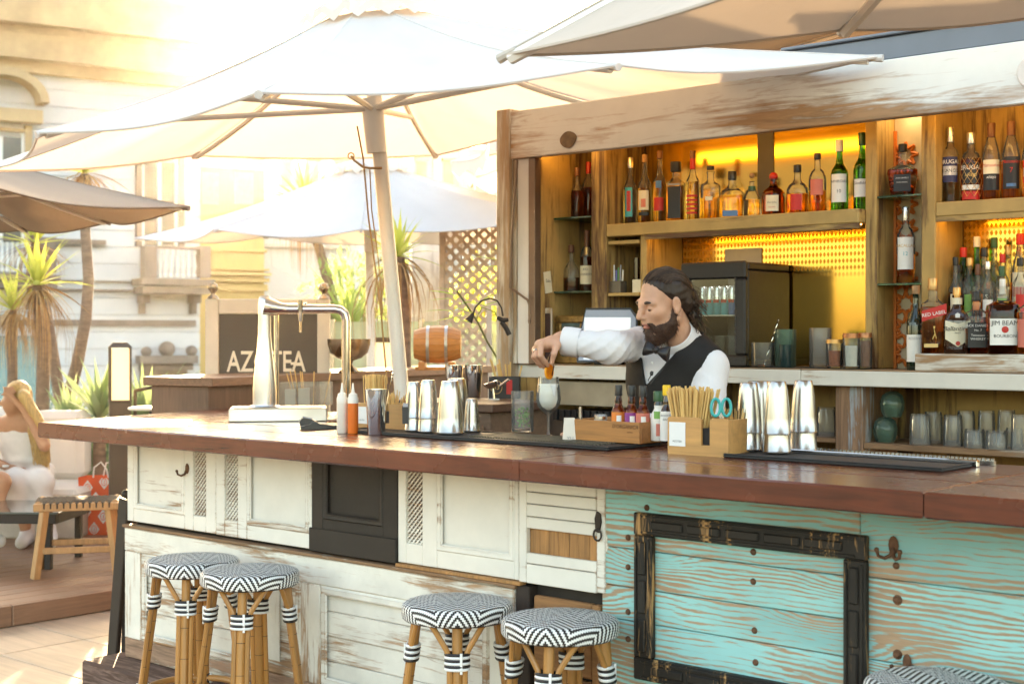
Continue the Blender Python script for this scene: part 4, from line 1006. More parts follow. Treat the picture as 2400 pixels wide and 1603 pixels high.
# bar mats
def barmat(x0, x1, y0, y1, lab):
    o = thing('bar_mat', lab, 'bar mat', ((x0 + x1) / 2, (y0 + y1) / 2, ZC))
    wb(MB().box(x0, x1, y0, y1, ZC + .0005, ZC + .009, .003).box(x0, x1, y0, y0 + .012, ZC + .0085, ZC + .013, .002).box(x0, x1, y1 - .012, y1, ZC + .0085, ZC + .013, .002)
       .box(x0, x0 + .012, y0 + .012, y1 - .012, ZC + .0085, ZC + .013, .002).box(x1 - .012, x1, y0 + .012, y1 - .012, ZC + .0085, ZC + .013, .002), 'mat_base', BLACKRUB, o)
    return o
m1 = barmat(-4.14, -2.83, 3.655, 3.95, 'long black rubber bar mat under the shaker tins and wooden tray')
m2 = barmat(-2.42, -1.71, 3.70, 3.90, 'black rubber bar mat under the shaker tins beside the scissors')
stn = MB()
for i in range(46):
    for j in range(9):
        stn.box(-3.52 + i * .013, -3.52 + i * .013 + .0075, 3.73 + j * .022, 3.73 + j * .022 + .012, ZC + .0088, ZC + .014)
wb(stn, 'studs', mat('mat_studs', (.10, .085, .06), .5), m1, 0, 'stuff')
rl = thing('steel_rail', 'thin stainless steel bar rail behind the right bar mat', 'rail', (-2.0, 3.92, ZC))
wb(MB().box(-2.35, -1.70, 3.905, 3.925, ZC + .0005, ZC + .020, .002), 'strip', CHROME, rl)
sg = MB()
for k in range(48): sg.box(-2.33 + k * .0135, -2.33 + k * .0135 + .009, 3.99, 3.996, ZC + .012, ZC + .02)
sg.box(-2.35, -1.68, 3.975, 3.99, ZC + .0005, ZC + .014); wb(sg, 'perforated_edge', STEEL, rl)
# shaker tins (upturned)
TIN = MB().lathe([(.0462, 0), (.0468, .004), (.0455, .006), (.0425, .055), (.0385, .105), (.0335, .150), (.0300, .171), (.0280, .175), (0, .175)], 32)
TIN_ME = None
def tin(x, y, z, lab, grp, s=1.0, up=True):
    global TIN_ME
    o = thing('shaker_tin', lab, 'shaker tin', (x, y, z), random.uniform(0, 6), grp); o.scale = (s, s, s)
    if TIN_ME is None: TIN_ME = TIN.build('tin_body', STEEL, o, 40).data
    else: link('tin_body', TIN_ME, o)
    return o
G1 = 'upturned shaker tins by the left pine caddy'; G2 = 'upturned shaker tins by the scissors caddy'
def stack(px, py, g, w, s=1.0, r=.046):
    p = cb(px, py, r, ZC); 
    tin(p.x, p.y, ZC + .0135, 'lower steel shaker tin of the nested pair ' + w, g, s)
    tin(p.x + .0006, p.y, ZC + .0135 + .058 * s, 'upper steel shaker tin of the nested pair ' + w, g, .985 * s)
G1 = 'near the left pine caddy'; G2 = 'near the scissors caddy'
stack(948, 997, G1, 'touching the skewer caddy', .80); stack(980, 1000, G1, 'touching the tallest seamless tin', .84)
p = cb(1031, 1004, .046); tin(p.x, p.y, ZC + .0135, 'tallest upturned steel shaker tin without a seam beside the nested pairs', G1, 1.10)
p = cb(1046, 996, .06); tin(p.x, p.y, ZC + .0135, 'upturned steel shaker tin half hidden behind the tallest tin', G1, 1.12)
p = cb(1081, 998, .034); tin(p.x, p.y, ZC + .0135, 'small upturned steel shaker tin next to the tall ones', G1, .70)
stack(1722, 1044, G2, 'beside the scissors', .92); stack(1788, 1050, G2, 'in the middle of three', .95); stack(1849, 1044, G2, 'beside the steel rail', .95)
p = cb(1752, 1035, .10); tin(p.x, p.y, ZC + .0135, 'upturned steel shaker tin hidden behind the nested pairs near the scissors', G2, 1.2)
# upright mixing tin
p = cb(861, 999, .035); o = thing('mixing_tin', 'upright flared steel mixing tin in front of the left pine caddy', 'shaker tin', (p.x, p.y, ZC))
MB().lathe([(0, .0005), (.030, .0005), (.0325, .004), (.041, .165), (.0425, .172), (.0405, .172), (.031, .006), (0, .006)], 36).build('tin_body', CHROME, o, 40)
# pine caddies
def caddy(pFL, pFR, depth, h, lab, z=ZC, front_notch=True):
    d = (pFR - pFL); L = d.length; ang = math.atan2(d.y, d.x)
    o = thing('bar_caddy', lab, 'caddy', (pFL.x, pFL.y, z), ang, 'pine bar caddies')
    t = .009
    f = MB()
    if front_notch:
        nx0, nx1 = L * .56, L * .70
        poly = [(0, 0), (L, 0), (L, h * .93), (L * .98, h * .97), (nx1 + .012, h), (nx1, h * .94), (nx1, h * .32), (nx1 - .004, h * .28), (nx0 + .004, h * .28), (nx0, h * .32), (nx0, h * .94), (nx0 - .012, h), (.012, h), (0, h * .95)]
        # split into three convex-ish slabs so the notch stays open
        f.prism([(0, 0), (nx0, 0), (nx0, h * .95), (nx0 - .01, h), (.008, h), (0, h * .96)], 0, t, Matrix(((1, 0, 0, 0), (0, 0, 1, 0), (0, 1, 0, 0), (0, 0, 0, 1))))
        f.prism([(nx0, 0), (nx1, 0), (nx1, h * .28), (nx0, h * .28)], 0, t, Matrix(((1, 0, 0, 0), (0, 0, 1, 0), (0, 1, 0, 0), (0, 0, 0, 1))))
        f.prism([(nx1, 0), (L, 0), (L, h * .96), (L - .008, h), (nx1 + .01, h), (nx1, h * .95)], 0, t, Matrix(((1, 0, 0, 0), (0, 0, 1, 0), (0, 1, 0, 0), (0, 0, 0, 1))))
    f.build('front_board', PINE, o)
    MB().box(L - t, L, t, depth, 0, h * .97, .001).build('side_board', PINE, o); MB().box(0, t, t, depth, 0, h * .97, .001).build('side_board', PINE, o)
    MB().box(t, L - t, depth - t, depth, 0, h * .97, .001).build('back_board', PINE, o); MB().box(t, L - t, t, depth - t, 0, .008).build('bottom_board', PINE, o)
    MB().box(t, L - t, depth * .45, depth * .45 + .006, .008, h * .9).build('divider', PINE, o)
    MB().box(L * .54, L - t - .004, t + .004, depth * .44, .009, h * .72).build('napkins', mat('black_napkins', (.03, .025, .024), .9, 0, .2, 40), o)
    cdp = MB().box(L * .03, L * .30, -.0015, -.0003, h * .22, h * .86).build('menu_card', WHITEPAPER, o)
    tm = MB(); text(tm, 'AZOTEA', h * .075, TR(L * .165, -.002, h * .33)); tm.build('lettering', BLACKINK, cdp, 0)
    return o, L, ang
STRAW = mat('straw_paper', (.72, .46, .17), .5, 0, .18, 3)
def straws(o, x0, x1, y0, y1, n, hmin, hmax, r=.0028, z=.01, spread=.16, lab='straw'):
    rnd = random.Random(n); me = None
    for k in range(n):
        if me is None:
            ob = MB().lathe([(r, 0), (r, 1), (r * .7, 1), (r * .7, .9)], 7).build(lab, STRAW, o); me = ob.data
        else: ob = link(lab, me, o)
        u, v = rnd.random(), rnd.random()
        ob.location = (x0 + (x1 - x0) * u, y0 + (y1 - y0) * v, z); ob.scale = (1, 1, rnd.uniform(hmin, hmax))
        ob.rotation_euler = (rnd.uniform(-.07, .07), (u - .5) * 2 * spread + rnd.uniform(-.05, .05), 0)
c2, L2_, a2 = caddy(cb(1531, 1040), cb(1670, 1049), .155, .118, 'pine bar caddy holding paper straws and scissors, with a white card on its front')
straws(c2, .022, .108, .02, .065, 110, .185, .205, .003, .01, .20)
straws(c2, .16, .20, .09, .13, 12, .125, .14, .002, .01, .15, 'skewer')
sc_ = thing('scissors', 'turquoise handled scissors stuck in the right pine caddy', 'scissors', cb(1665, 1049, .07, ZC))
TQ = mat('turquoise_plastic', (.02, .42, .42), .35, 0, .1)
sc_.rotation_euler = (0, 0, ANG)
for k, (dx, mm) in enumerate(((-.022, TQ), (.012, TQ))):
    mb = MB(); mb.tube([(dx + .014 * math.cos(q), .003 * k, .150 + .027 * math.sin(q)) for q in [i * math.pi / 8 for i in range(16)]], .0048, 8, closed=True); mb.build('handle', mm, sc_)
MB().box(-.01, -.004, 0, .002, .02, .13).box(-.002, .004, .003, .005, .02, .13).build('blades', STEEL, sc_)
c1, L1_, a1 = caddy(cb(812, 983), cb(928, 991), .15, .105, 'pine bar caddy packed with wooden skewers behind the mixing tin')
straws(c1, .025, .085, .03, .09, 100, .195, .208, .0022, .01, .06, 'skewer')
straws(c1, .12, .17, .04, .10, 40, .12, .15, .0018, .01, .25, 'skewer')
th_ = thing('bar_thermometer', 'black probe thermometer with small display standing in the left caddy', 'thermometer', cb(927, 996, .05, ZC + .06), ANG)
MB().prism([(.011 * math.cos(q), .05 + .016 * math.sin(q)) for q in [i * math.pi / 8 for i in range(9)]] + [(-.010, 0), (.010, 0)], 0, .008, Matrix(((1, 0, 0, 0), (0, 0, 1, 0), (0, 1, 0, .03), (0, 0, 0, 1)))).build('case', BLACKPL, th_)
MB().box(-.008, .008, -.001, 0, .085, .097).build('display', LBGREY, th_)
sp = thing('bar_spoon', 'long twisted bar spoon leaning out of the left caddy', 'spoon', cb(880, 990, .09, ZC))
sp.rotation_euler = (0, 0, ANG)
MB().tube([(-.01, 0, .02), (.02, 0, .19), (.026, 0, .215)], [.0017, .0017, .003], 6).ball((.027, 0, .222), .007, 8, None, 0, .6, .4, 1.3).build('spoon', CHROME, sp)
# squeeze bottles
for (x, y, m, lab) in ((783, 994, mat('squeeze_milk', (.72, .64, .55), .35, 0, .05), 'milky squeeze bottle next to the orange one'), (808, 995, mat('squeeze_orange', (.80, .16, .02), .35, 0, .1), 'squeeze bottle filled with orange syrup')):
    p = cb(x, y, .02); o = thing('squeeze_bottle', lab, 'bottle', (p.x, p.y, ZC))
    MB().lathe([(0, .0005), (.019, .0005), (.0205, .004), (.0205, .115)], 20).build('bottle_body', m, o)
    MB().lathe([(.0205, .1155), (.0208, .135), (.017, .142), (.0165, .150), (.007, .156), (.0025, .192), (0, .193)], 20).build('nozzle_cap', mat('cap_translucent', (.76, .70, .62), .4, 0, .04), o)
# card terminal
p = cb(712, 985, .05); o = thing('card_terminal', 'black handheld card payment terminal with blue lit screen', 'card terminal', (p.x, p.y, ZC), ANG + R(10))
MB().prism([(-.045, .0), (.10, .0), (.105, .012), (.03, .020), (-.004, .040), (-.036, .047), (-.052, .030)], -.038, .038, Matrix(((1, 0, 0, 0), (0, 0, 1, 0), (0, 1, 0, .0008), (0, 0, 0, 1)))).build('case', BLACKPL, o)
MB().box(-.020, .020, -.026, .026, -.001, .001, .0004, TR(-.0185, 0, .0448, 0, R(11))).build('screen', mat('terminal_screen', (.10, .24, .42), .12, 0, .1), o)
MB().tube([(-.05, -.0385, .012), (-.01, -.0388, .02), (0, -.0388, .032), (.02, -.0388, .028), (.09, -.0388, .010)], .0008, 4).build('trim', CAPSILV, o)
# beer tower
bp_ = cb(524, 968); bd_ = RT * .990 + FW * .139; ang_ = math.atan2(bd_.y, bd_.x)
tw = thing('beer_tower', 'chrome beer tap tower on a steel drip tray', 'beer tap', (bp_.x, bp_.y, ZC), ang_)
MB().box(0, .42, 0, .22, .0005, .058, .004).build('drip_tray', mat('tray_steel', (.62, .60, .57), .28, 1, .1, 6), tw)
MB().box(.02, .40, .02, .20, .0575, .0605, .001).build('drip_grid', STEEL, tw)
vg = MB()
for k in range(5): vg.tube([(.4205, .03, .014 + k * .008), (.4205, .19, .014 + k * .008)], .0015, 4)
vg.build('vent_slots', BLACKPL, tw)
TM = mat('satin_tower', (.60, .60, .61), .24, 1, .05, 3)
pil = MB(); prof = [(.060, .050, .030), (.085, .052, .03), (.14, .051, .03), (.20, .046, .029), (.26, .040, .027), (.32, .033, .024), (.38, .028, .022), (.45, .027, .022), (.51, .028, .022), (.535, .026, .020), (.545, .018, .014)]
vs = []; fs = []; n_ = 24
for (z, a, b) in prof:
    for i in range(n_): vs.append((.150 + a * math.cos(2 * math.pi * i / n_), .08 + b * math.sin(2 * math.pi * i / n_), z))
for j in range(len(prof) - 1):
    for i in range(n_): fs.append((j * n_ + i, j * n_ + (i + 1) % n_, (j + 1) * n_ + (i + 1) % n_, (j + 1) * n_ + i))
fs.append(tuple((len(prof) - 1) * n_ + i for i in range(n_))); pil.add(vs, fs)
pil.lathe([(.072, .0606), (.074, .064), (.058, .070), (0, .070)], 28, TR(.150, .08, 0)); pil.build('column', TM, tw, 50)
MB().tube([(.150, .08, .50), (.185, .08, .493), (.22, .08, .489), (.26, .08, .488), (.455, .08, .488), (.48, .08, .483), (.497, .08, .468), (.503, .08, .44), (.503, .08, .08), (.503, .08, .0005)], [.044, .036, .026, .020, .0195, .0195, .0195, .0195, .0195, .0195], 18).build('cross_tube', CHROME, tw, 60)
MB().tube([(.20, .115, .06), (.20, .115, .48)], .011, 12).build('rear_tube', CHROME, tw)
tp = MB(); tp.tube([(.305, .08, .488), (.305, .03, .488)], .011, 12).tube([(.305, .03, .525), (.305, .03, .46), (.305, .03, .432)], [.0115, .011, .008], 12).tube([(.305, .03, .432), (.305, .03, .385)], .0045, 8).ball((.326, .03, .512), .008, 8)
for k in range(4): tp.tube([(.245 + k * .013, .08, .488), (.252 + k * .013, .08, .488)], .0235, 16)
tp.build('tap', CHROME, tw)
# acrylic box with stirrers
p = cb(640, 930, .0); o = thing('acrylic_box', 'clear acrylic dispenser box with wooden stirrers behind the beer tower', 'dispenser', (p.x, p.y, ZC), ang_)
g = MB()
for k in range(3): g.box(k * .095, k * .095 + .092, 0, .004, 0.001, .125).box(k * .095, k * .095 + .092, .07, .074, .001, .125).box(k * .095, k * .095 + .003, .004, .07, .001, .125)
g.build('box_walls', thinglass('acrylic', (.93, .93, .90), .05, 1.5, .12, (.85, .83, .78)), o)
MB().box(.03, .085, .01, .06, .002, .085).box(.10, .16, .01, .06, .002, .09).build('napkins', WHITEPAPER, o)
straws(o, .07, .24, .02, .05, 7, .16, .185, .0028, .005, .25, 'stirrer')
# highball with mint
def tumbler(r, h, wall=.003, fl=0.0, nf=0, n=32, base=.01):
    return MB().lathe([(0, .0005), (r * .93, .0005), (r, .006), (r * 1.02, h), (r * 1.02 - wall, h), (r - wall, base + .004), (r * .8, base), (0, base)], n, flute=fl, nf=nf)
p = cb(1198, 1001, .038); o = thing('highball_glass', 'clear ribbed highball glass with sprigs of mint inside', 'glass', (p.x, p.y, MATZ + .002))
mb = MB(); Rg = .0385; prof = [(0, .0005), (.034, .0005), (.037, .004)]
for k in range(9): prof += [(.0385, .014 + k * .0098), (.0368, .0188 + k * .0098)]
prof += [(.038, .105), (.0388, .112), (.0372, .114), (.0385, .128), (.0385, .153), (.0355, .153), (.035, .02), (.03, .012), (0, .012)]
mb.lathe([(r_ * 1.1, z_) for r_, z_ in prof], 36); mb.build('glass_body', GLASS, o, 60)
MINT = leafmat('mint_leaf', (.04, .13, .02), (.12, .26, .05), .25)
mt = MB(); rnd = random.Random(5)
for k in range(70):
    q = rnd.uniform(0, 6.28); rr = .024 * math.sqrt(rnd.random()); zz = rnd.uniform(.018, .085)
    mt.add([(0, 0, 0), (.005, .0, .006), (0, 0, .014), (-.005, 0, .006)], [(0, 1, 2, 3)], TR(rr * math.cos(q), rr * math.sin(q), zz, rnd.uniform(-1, 1), rnd.uniform(-1, 1), rnd.uniform(0, 6)))
tag(mt.build('mint_leaves', MINT, o, 0), kind='stuff')
# wine glass with gin, ice and orange
p = cb(1258, 1005, .03); WG = Vector((p.x, p.y, ZC)); o = thing('wine_glass', 'stemmed balloon glass of iced clear drink under the hand', 'glass', WG)
pr = [(0, .0005), (.034, .0005), (.0345, .0025), (.018, .006), (.006, .014), (.0042, .03), (.0042, .072), (.007, .083), (.022, .096), (.036, .116), (.0405, .14), (.039, .17), (.0345, .205), (.0335, .2225), (.0323, .2225), (.0335, .205), (.0378, .17), (.0392, .14), (.0348, .118), (.02, .099), (.004, .090), (0, .0895)]
MB().lathe([(r_ * (1.12 if z_ > .085 else 1), z_) for r_, z_ in pr], 40).build('glass_body', GLASS, o, 60)
MB().lathe([(r_ * 1.11, z_) for r_, z_ in [(0, .0905), (.004, .0912), (.0198, .1), (.0344, .119), (.0388, .14), (.0374, .17), (.0348, .198), (0, .198)]], 36).build('drink', mat('cloudy_drink', (.92, .90, .84), .08, 0, .05, trans=.12, ior=1.33), o, 60)
ICE = mat('ice', (.94, .95, .95), .12, 0, .02, trans=.3, ior=1.3)
MB().box(-.02, .016, -.016, .016, .155, .2, .004, TR(0, 0, 0, .1, .12, .4)).build('ice_cube', ICE, o); MB().box(-.018, .018, -.014, .016, .118, .150, .004, TR(.002, 0, 0, -.1, .1, 1)).build('ice_cube', ICE, o)
# carton
p = cb(1306, 1017, .02); o = thing('white_carton', 'small tapering white carton against the wooden tray', 'carton', (p.x, p.y, ZC), ANG)
vs = [(-.024, -.018, 0.0005), (.024, -.018, 0.0005), (.024, .018, 0.0005), (-.024, .018, 0.0005), (-.018, -.012, .088), (.018, -.012, .088), (.018, .012, .088), (-.018, .012, .088)]
MB().add(vs, [(0, 3, 2, 1), (4, 5, 6, 7), (0, 1, 5, 4), (1, 2, 6, 5), (2, 3, 7, 6), (3, 0, 4, 7)]).build('carton_body', mat('carton', (.76, .68, .58), .5, 0, .08), o, 0)
tm = MB(); text(tm, 'YU', .018, TR(.002, -.0185, .012, R(4))); tm.build('lettering', LBGREY, o, 0)
# wooden tray with sauces and bitters
pFL = cb(1308, 1016); pFR = cb(1466, 1027); pR = cb(1530, 1005)
dx_ = (pFR - pFL); LT_ = dx_.length; at_ = math.atan2(dx_.y, dx_.x)
tr = thing('wooden_tray', 'oak box tray full of sauce and bitters bottles', 'tray', (pFL.x, pFL.y, MATZ), at_)
MB().box(0, LT_, 0, .010, .0005, .072, .002).build('front_board', OAKBOX, tr); MB().box(LT_ - .010, LT_, .0105, .26, .0005, .072, .002).build('side_board', OAKBOX, tr)
MB().box(0, .010, .0105, .26, .0005, .072, .002).build('side_board', OAKBOX, tr); MB().box(.0105, LT_ - .0105, .25, .26, .0005, .072, .002).build('back_board', OAKBOX, tr)
MB().box(.0105, LT_ - .0105, .0105, .2495, .0005, .009).build('bottom_board', OAKBOX, tr)
tm = MB(); text(tm, "D'ORGANICA", .018, TR(LT_ * .80, -.0012, .05), shear=.2); text(tm, 'azotea', .009, TR(LT_ * .87, -.0012, .036)); tm.build('lettering', mat('burnt_ink', (.10, .04, .015), .7, 0, 0), tr, 0)
TRM = TR(pFL.x, pFL.y, MATZ + .0095, 0, 0, at_)
def intray(lx, ly): return TRM @ Vector((lx, ly, 0))
HOT = glassmat('hot_sauce', (.45, .09, .012), .02, 1.36)
sc0 = LT_ / (1466 - 1308)
for (x, w, top, m, lab) in ((1378, 26, 887, LBORG, 'hot sauce bottle with orange label in the oak tray'), (1408, 24, 888, LBPURP, 'hot sauce bottle with purple label in the oak tray'), (1433, 25, 888, LBPINK, 'hot sauce bottle with brick red label in the oak tray')):
    q = intray((x - 1308) * sc0 + .035, .055)
    b_ = bottle(lab, q, .183, .0235, 'sauce', HOT, lvl=.99, clear=HOT, cap=CAPBLK, capz=.80, capr=.58, labels=[(.06, .50, m, 2.6), (.30, .44, LBW, .35)], rz=ANG, group='sauces in the oak tray', name='sauce_bottle')
q = intray((1465 - 1308) * sc0 + .02, .08)
bottle('small white labelled bottle with green print in the oak tray', q, .165, .026, 'sauce', mat('white_wrap', (.80, .75, .68), .5, 0, .08), lvl=.72, clear=DGREEN, cap=CAPGRN, capz=.80, capr=.66, labels=[(.45, .6, LBGRN, .7), (.1, .35, LBPINK, .4)], rz=ANG, group='sauces in the oak tray')
q = intray((1485 - 1308) * sc0 + .035, .055)
bottle('bitters bottle with yellow cap and oversized white paper label', q, .188, .0215, 'sauce', BROWNB, lvl=.99, clear=BROWNB, cap=CAPYEL, capz=.82, capr=.62, labels=[(.02, .54, LBW, 2.9)], neck=(.62, .78, LBW), texts=[('ANGOSTURA', .45, .05, BLACKINK), ('bitters', .38, .06, BLACKINK)], rz=ANG, group='sauces in the oak tray')
for (x, ly, lab) in ((1330, .10, 'small spice jar with steel lid at the back of the oak tray'), (1352, .05, 'small spice jar with white paper tag in the oak tray')):
    q = intray((x - 1308) * sc0 + .01, ly); o = thing('spice_jar', lab, 'jar', q, ANG, 'spice jars')
    MB().lathe([(0, 0), (.021, 0), (.022, .004), (.022, .06), (.02, .064)], 20).build('jar_body', mat('jar_fill', (.55, .5, .44), .3, 0, .3, 60, trans=.2), o); MB().lathe([(.0225, .064), (.0225, .074), (.021, .076), (0, .076)], 20).build('lid', STEEL, o)
    rlabel(o, .022, .02, .055, LBW, .7)
p = intray(.02, .03); o = thing('pump_tube', 'steel dispenser tube standing in the corner of the oak tray', 'dispenser', p); MB().tube([(0, 0, 0), (0, 0, .105)], .006, 10).build('tube', STEEL, o)
p = cb(1520, 985, .1); o = thing('clear_storage_jar', 'wide clear jar with clamp lid behind the paper straws', 'jar', (p.x, p.y, ZC))
tumbler(.05, .11, .003, 0, 0, 28).build('jar_body', GLASS, o, 60); MB().lathe([(.052, .112), (.052, .122), (0, .124)], 24).build('lid', GLASSTHIN, o)

# ------------------------------------------------------------------ things on the raised ledge and back station
def led(s, w, z=1.3): return lp0 + ldir * s + lnor * w + Vector((0, 0, z))
def ledge_at(x, y=850, z=1.3005): 
    return PZ(x, y, z)
p = P(800, 866, 7.9); p = Vector((p.x, p.y, 1.3005)); o = thing('metal_bowl', 'dark steel footed punch bowl on the raised ledge', 'bowl', p)
MB().lathe([(0, 0), (.055, 0), (.058, .01), (.03, .035), (.018, .05), (.025, .07), (.07, .085), (.105, .115), (.118, .16), (.120, .19), (.116, .19), (.112, .16), (.1, .12), (0, .09)], 36).build('bowl_body', mat('bowl_steel', (.32, .25, .18), .22, 1, .15, 10), o, 50)
p = P(1003, 850, 8.6); p = Vector((p.x, p.y, 1.3005)); o = thing('wine_barrel', 'small oak barrel with two steel hoops on a stand', 'barrel', p, YAW)
OAK = timber('barrel_oak', (.50, .22, .06), 'x', .5, .2, .6, .35, .2)
bl = []
for k in range(18):
    a0, a1 = k * 2 * math.pi / 18 + .008, (k + 1) * 2 * math.pi / 18 - .008
    mb = MB(); vs = []
    for i in range(9):
        x = -.14 + .28 * i / 8; rr = .085 + .03 * (1 - (x / .14) ** 2)
        for a in (a0, a1): vs.append((x, rr * math.cos(a), .155 + rr * math.sin(a)))
        for a in (a0, a1): vs.append((x, (rr - .01) * math.cos(a), .155 + (rr - .01) * math.sin(a)))
    fs = []
    for i in range(8):
        b0, b1 = i * 4, i * 4 + 4; fs += [(b0, b1, b1 + 1, b0 + 1), (b0 + 1, b1 + 1, b1 + 3, b0 + 3), (b0 + 2, b1 + 2, b1, b0)]
    mb.add(vs, fs); mb.build('stave', OAK, o, 40)
for x in (-.055, .055):
    rr = .1145 - .03 * (x / .14) ** 2
    MB().lathe([(rr + .001, -.009), (rr + .003, -.009), (rr + .003, .009), (rr + .001, .009)], 36, TR(x, 0, .155, 0, R(90))).build('hoop', mat('hoop_steel', (.45, .47, .47), .4, .9, .1), o)
for x in (-.138, .138): MB().lathe([(0, 0), (.08, 0), (.08, .004), (0, .004)], 28, TR(x, 0, .155, 0, R(90))).build('head', OAK, o)
MB().box(-.11, -.07, -.1, .1, 0, .05, .004).box(.07, .11, -.1, .1, 0, .05, .004).box(-.13, .13, -.07, -.04, .0005, .02).build('stand', OAK, o)
ws = thing('work_station', 'dark wooden bartender station with drawer behind the shaker tins', 'counter', (-4.35, 4.62, 0))
wb(MB().box(-4.62, -4.0, 4.38, 4.80, 1.19, 1.225, .004), 'station_top', timber('station_wood', (.10, .05, .03), 'x', .5, .1), ws)
wb(MB().box(-4.58, -4.03, 4.40, 4.79, .1, 1.1895, .004), 'station_body', timber('station_front', (.17, .10, .06), 'x', .6), ws)
wb(MB().box(-4.55, -4.06, 4.39, 4.4, .98, 1.13, .003), 'drawer_front', timber('drawer_wood', (.20, .11, .06), 'x', .6), ws)
for (x, y, lab, tl) in ((1041, 905, 'upright fluted steel tin on the dark station', 0), (1086, 905, 'upright steel tin beside the lemon press on the dark station', 1)):
    q = P(x, y, 6.55); o = thing('steel_tin', lab, 'shaker tin', (q.x, q.y, 1.2255), 0, 'tins on the station'); MB().lathe([(0, 0), (.030, 0), (.033, .004), (.042, .15), (.040, .15), (.031, .006), (0, .006)], 32).build('tin_body', CHROME, o, 40)
q = P(1130, 905, 6.35); o = thing('citrus_squeezer', 'steel citrus squeezer with wide rim propped on the station', 'squeezer', (q.x, q.y, 1.2255), YAW)
MB().lathe([(0, 0), (.02, .004), (.034, .02), (.036, .03), (.03, .028)], 24, TR(-.0, 0, .05, 0, R(-18))).tube([(.03, 0, .06), (.07, 0, .09), (.075, 0, .085)], .006, 8).tube([(0, 0, .05), (.006, 0, 0)], .006, 8).box(-.02, .03, -.01, .01, 0, .006).build('squeezer', CHROME, o)
q = P(1155, 940, 6.5); o = thing('black_napkin_box', 'black branded caddy box numbered 43 on the station', 'caddy', (q.x, q.y, 1.2255), YAW * .9)
MB().box(-.065, .075, -.04, .05, 0, .10, .003).build('box_body', mat('box_black', (.03, .027, .025), .5), o)
tm = MB(); text(tm, '43', .030, TR(-.03, -.0412, .042)); tm.tube([(-.03 + .026 * math.cos(a), -.041, .052 + .03 * math.sin(a)) for a in [i * math.pi / 12 for i in range(24)]], .0014, 4, closed=True); tm.build('lettering', LBGOLD, o, 0)
MB().box(.015, .042, -.0418, -.0405, .02, .085).build('red_panel', LBRED, o)
straws(o, -.02, .06, -.01, .03, 9, .13, .17, .004, .02, .3, 'stirrer')
gl = thing('gooseneck_lamp', 'black gooseneck clip lamp clamped to the kiosk post', 'lamp', P(1146, 745, 6.4))
def gp(x, y, t=6.35): return P(x, y, t) - gl.location
MB().tube([gp(1082, 728), gp(1090, 705), gp(1104, 690), gp(1124, 684), gp(1140, 690), gp(1150, 706), gp(1153, 725)], .004, 8).build('neck', IRON, gl)
MB().tube([gp(1085, 718), gp(1080, 728), gp(1074, 737)], [.006, .012, .020], 12).build('lamp_head', IRON, gl)
MB().tube([gp(1140, 728), gp(1153, 735), gp(1166, 733)], [.008, .012, .008], 8).tube([gp(1150, 738), gp(1160, 752), gp(1168, 768)], .011, 8).build('clamp', IRON, gl)

# ------------------------------------------------------------------ things on the kiosk's back counter
CZ = 1.3795
o = thing('till_screen', 'tilted till touch screen glowing pale blue behind the outstretched arm', 'screen', PY(1392, 765, 5.08)); o.location.z = CZ; o.rotation_euler = (0, 0, YAW * .8)
Mt = TR(0, 0, .06, R(-14)); hw = .135
MB().prism([(-hw, -.05), (hw, -.05), (hw, .16), (hw - .03, .20), (-hw + .035, .20), (-hw - .005, .02)], -.012, .012, Mt @ Matrix(((1, 0, 0, 0), (0, 0, 1, .0), (0, 1, 0, 0), (0, 0, 0, 1)))).build('case', BLACKPL, o)
MB().prism([(-hw + .008, -.045), (hw - .008, -.045), (hw - .008, .152), (hw - .034, .190), (-hw + .037, .190), (-hw + .005, .02)], -.0135, -.0125, Mt @ Matrix(((1, 0, 0, 0), (0, 0, 1, 0), (0, 1, 0, 0), (0, 0, 0, 1)))).build('bezel', mat('bezel_grey', (.30, .36, .46), .3, 0, .05), o)
MB().prism([(-hw + .03, -.04), (hw - .03, -.04), (hw - .03, .155), (-hw + .03, .155)], -.0145, -.014, Mt @ Matrix(((1, 0, 0, 0), (0, 0, 1, 0), (0, 1, 0, 0), (0, 0, 0, 1)))).build('screen', emitmat('till_glow', (.60, .72, .82), .08), o)
MB().box(-.06, .06, .0, .08, 0.0005, .02, .004).tube([(0, .04, .01), (0, .03, .10)], .02, 10).build('stand', BLACKPL, o)
# gilt framed picture of a dog, plain generic
q = PY(1303, 760, 5.13); o = thing('gilt_picture', 'small gilt framed dog portrait half hidden behind the till screen', 'picture', (q.x, 5.14, CZ), 0)
GILT = mat('gilt', (.30, .17, .05), .4, .5, .4, 60, .3)
f = MB(); f.box(-.09, .09, 0, .02, .19, .225, .006).box(-.09, .09, 0, .02, .0005, .035, .006).box(-.09, -.055, 0, .019, .035, .19, .006).box(.055, .09, 0, .019, .035, .19, .006); f.build('frame', GILT, o)
cv = MB().box(-.055, .055, .008, .012, .035, .19).build('canvas', mat('canvas_teal', (.08, .12, .11), .5, 0, .5, 20), o)
dg = MB(); Mv = Matrix(((1, 0, 0, 0), (0, 0, -1, .0078), (0, 1, 0, 0), (0, 0, 0, 1)))
dg.prism([(.0 + .026 * math.cos(a), .115 + .030 * math.sin(a)) for a in [i * math.pi / 10 for i in range(20)]], 0, .001, Mv); dg.prism([(-.03, .13), (-.012, .125), (-.02, .15)], .001, .002, Mv); dg.prism([(.03, .13), (.02, .15), (.012, .125)], .001, .002, Mv); dg.prism([(-.04, .036), (.04, .036), (.022, .09), (-.022, .09)], 0, .0009, Mv)
dg.build('dog_head', mat('dog_tan', (.42, .32, .22), .6, 0, .4, 60), cv)
q = PY(1251, 760, 5.09); o = thing('slate_board', 'small dark slate board with pale frame inside the cabinet jamb', 'board', (q.x, 5.09, CZ))
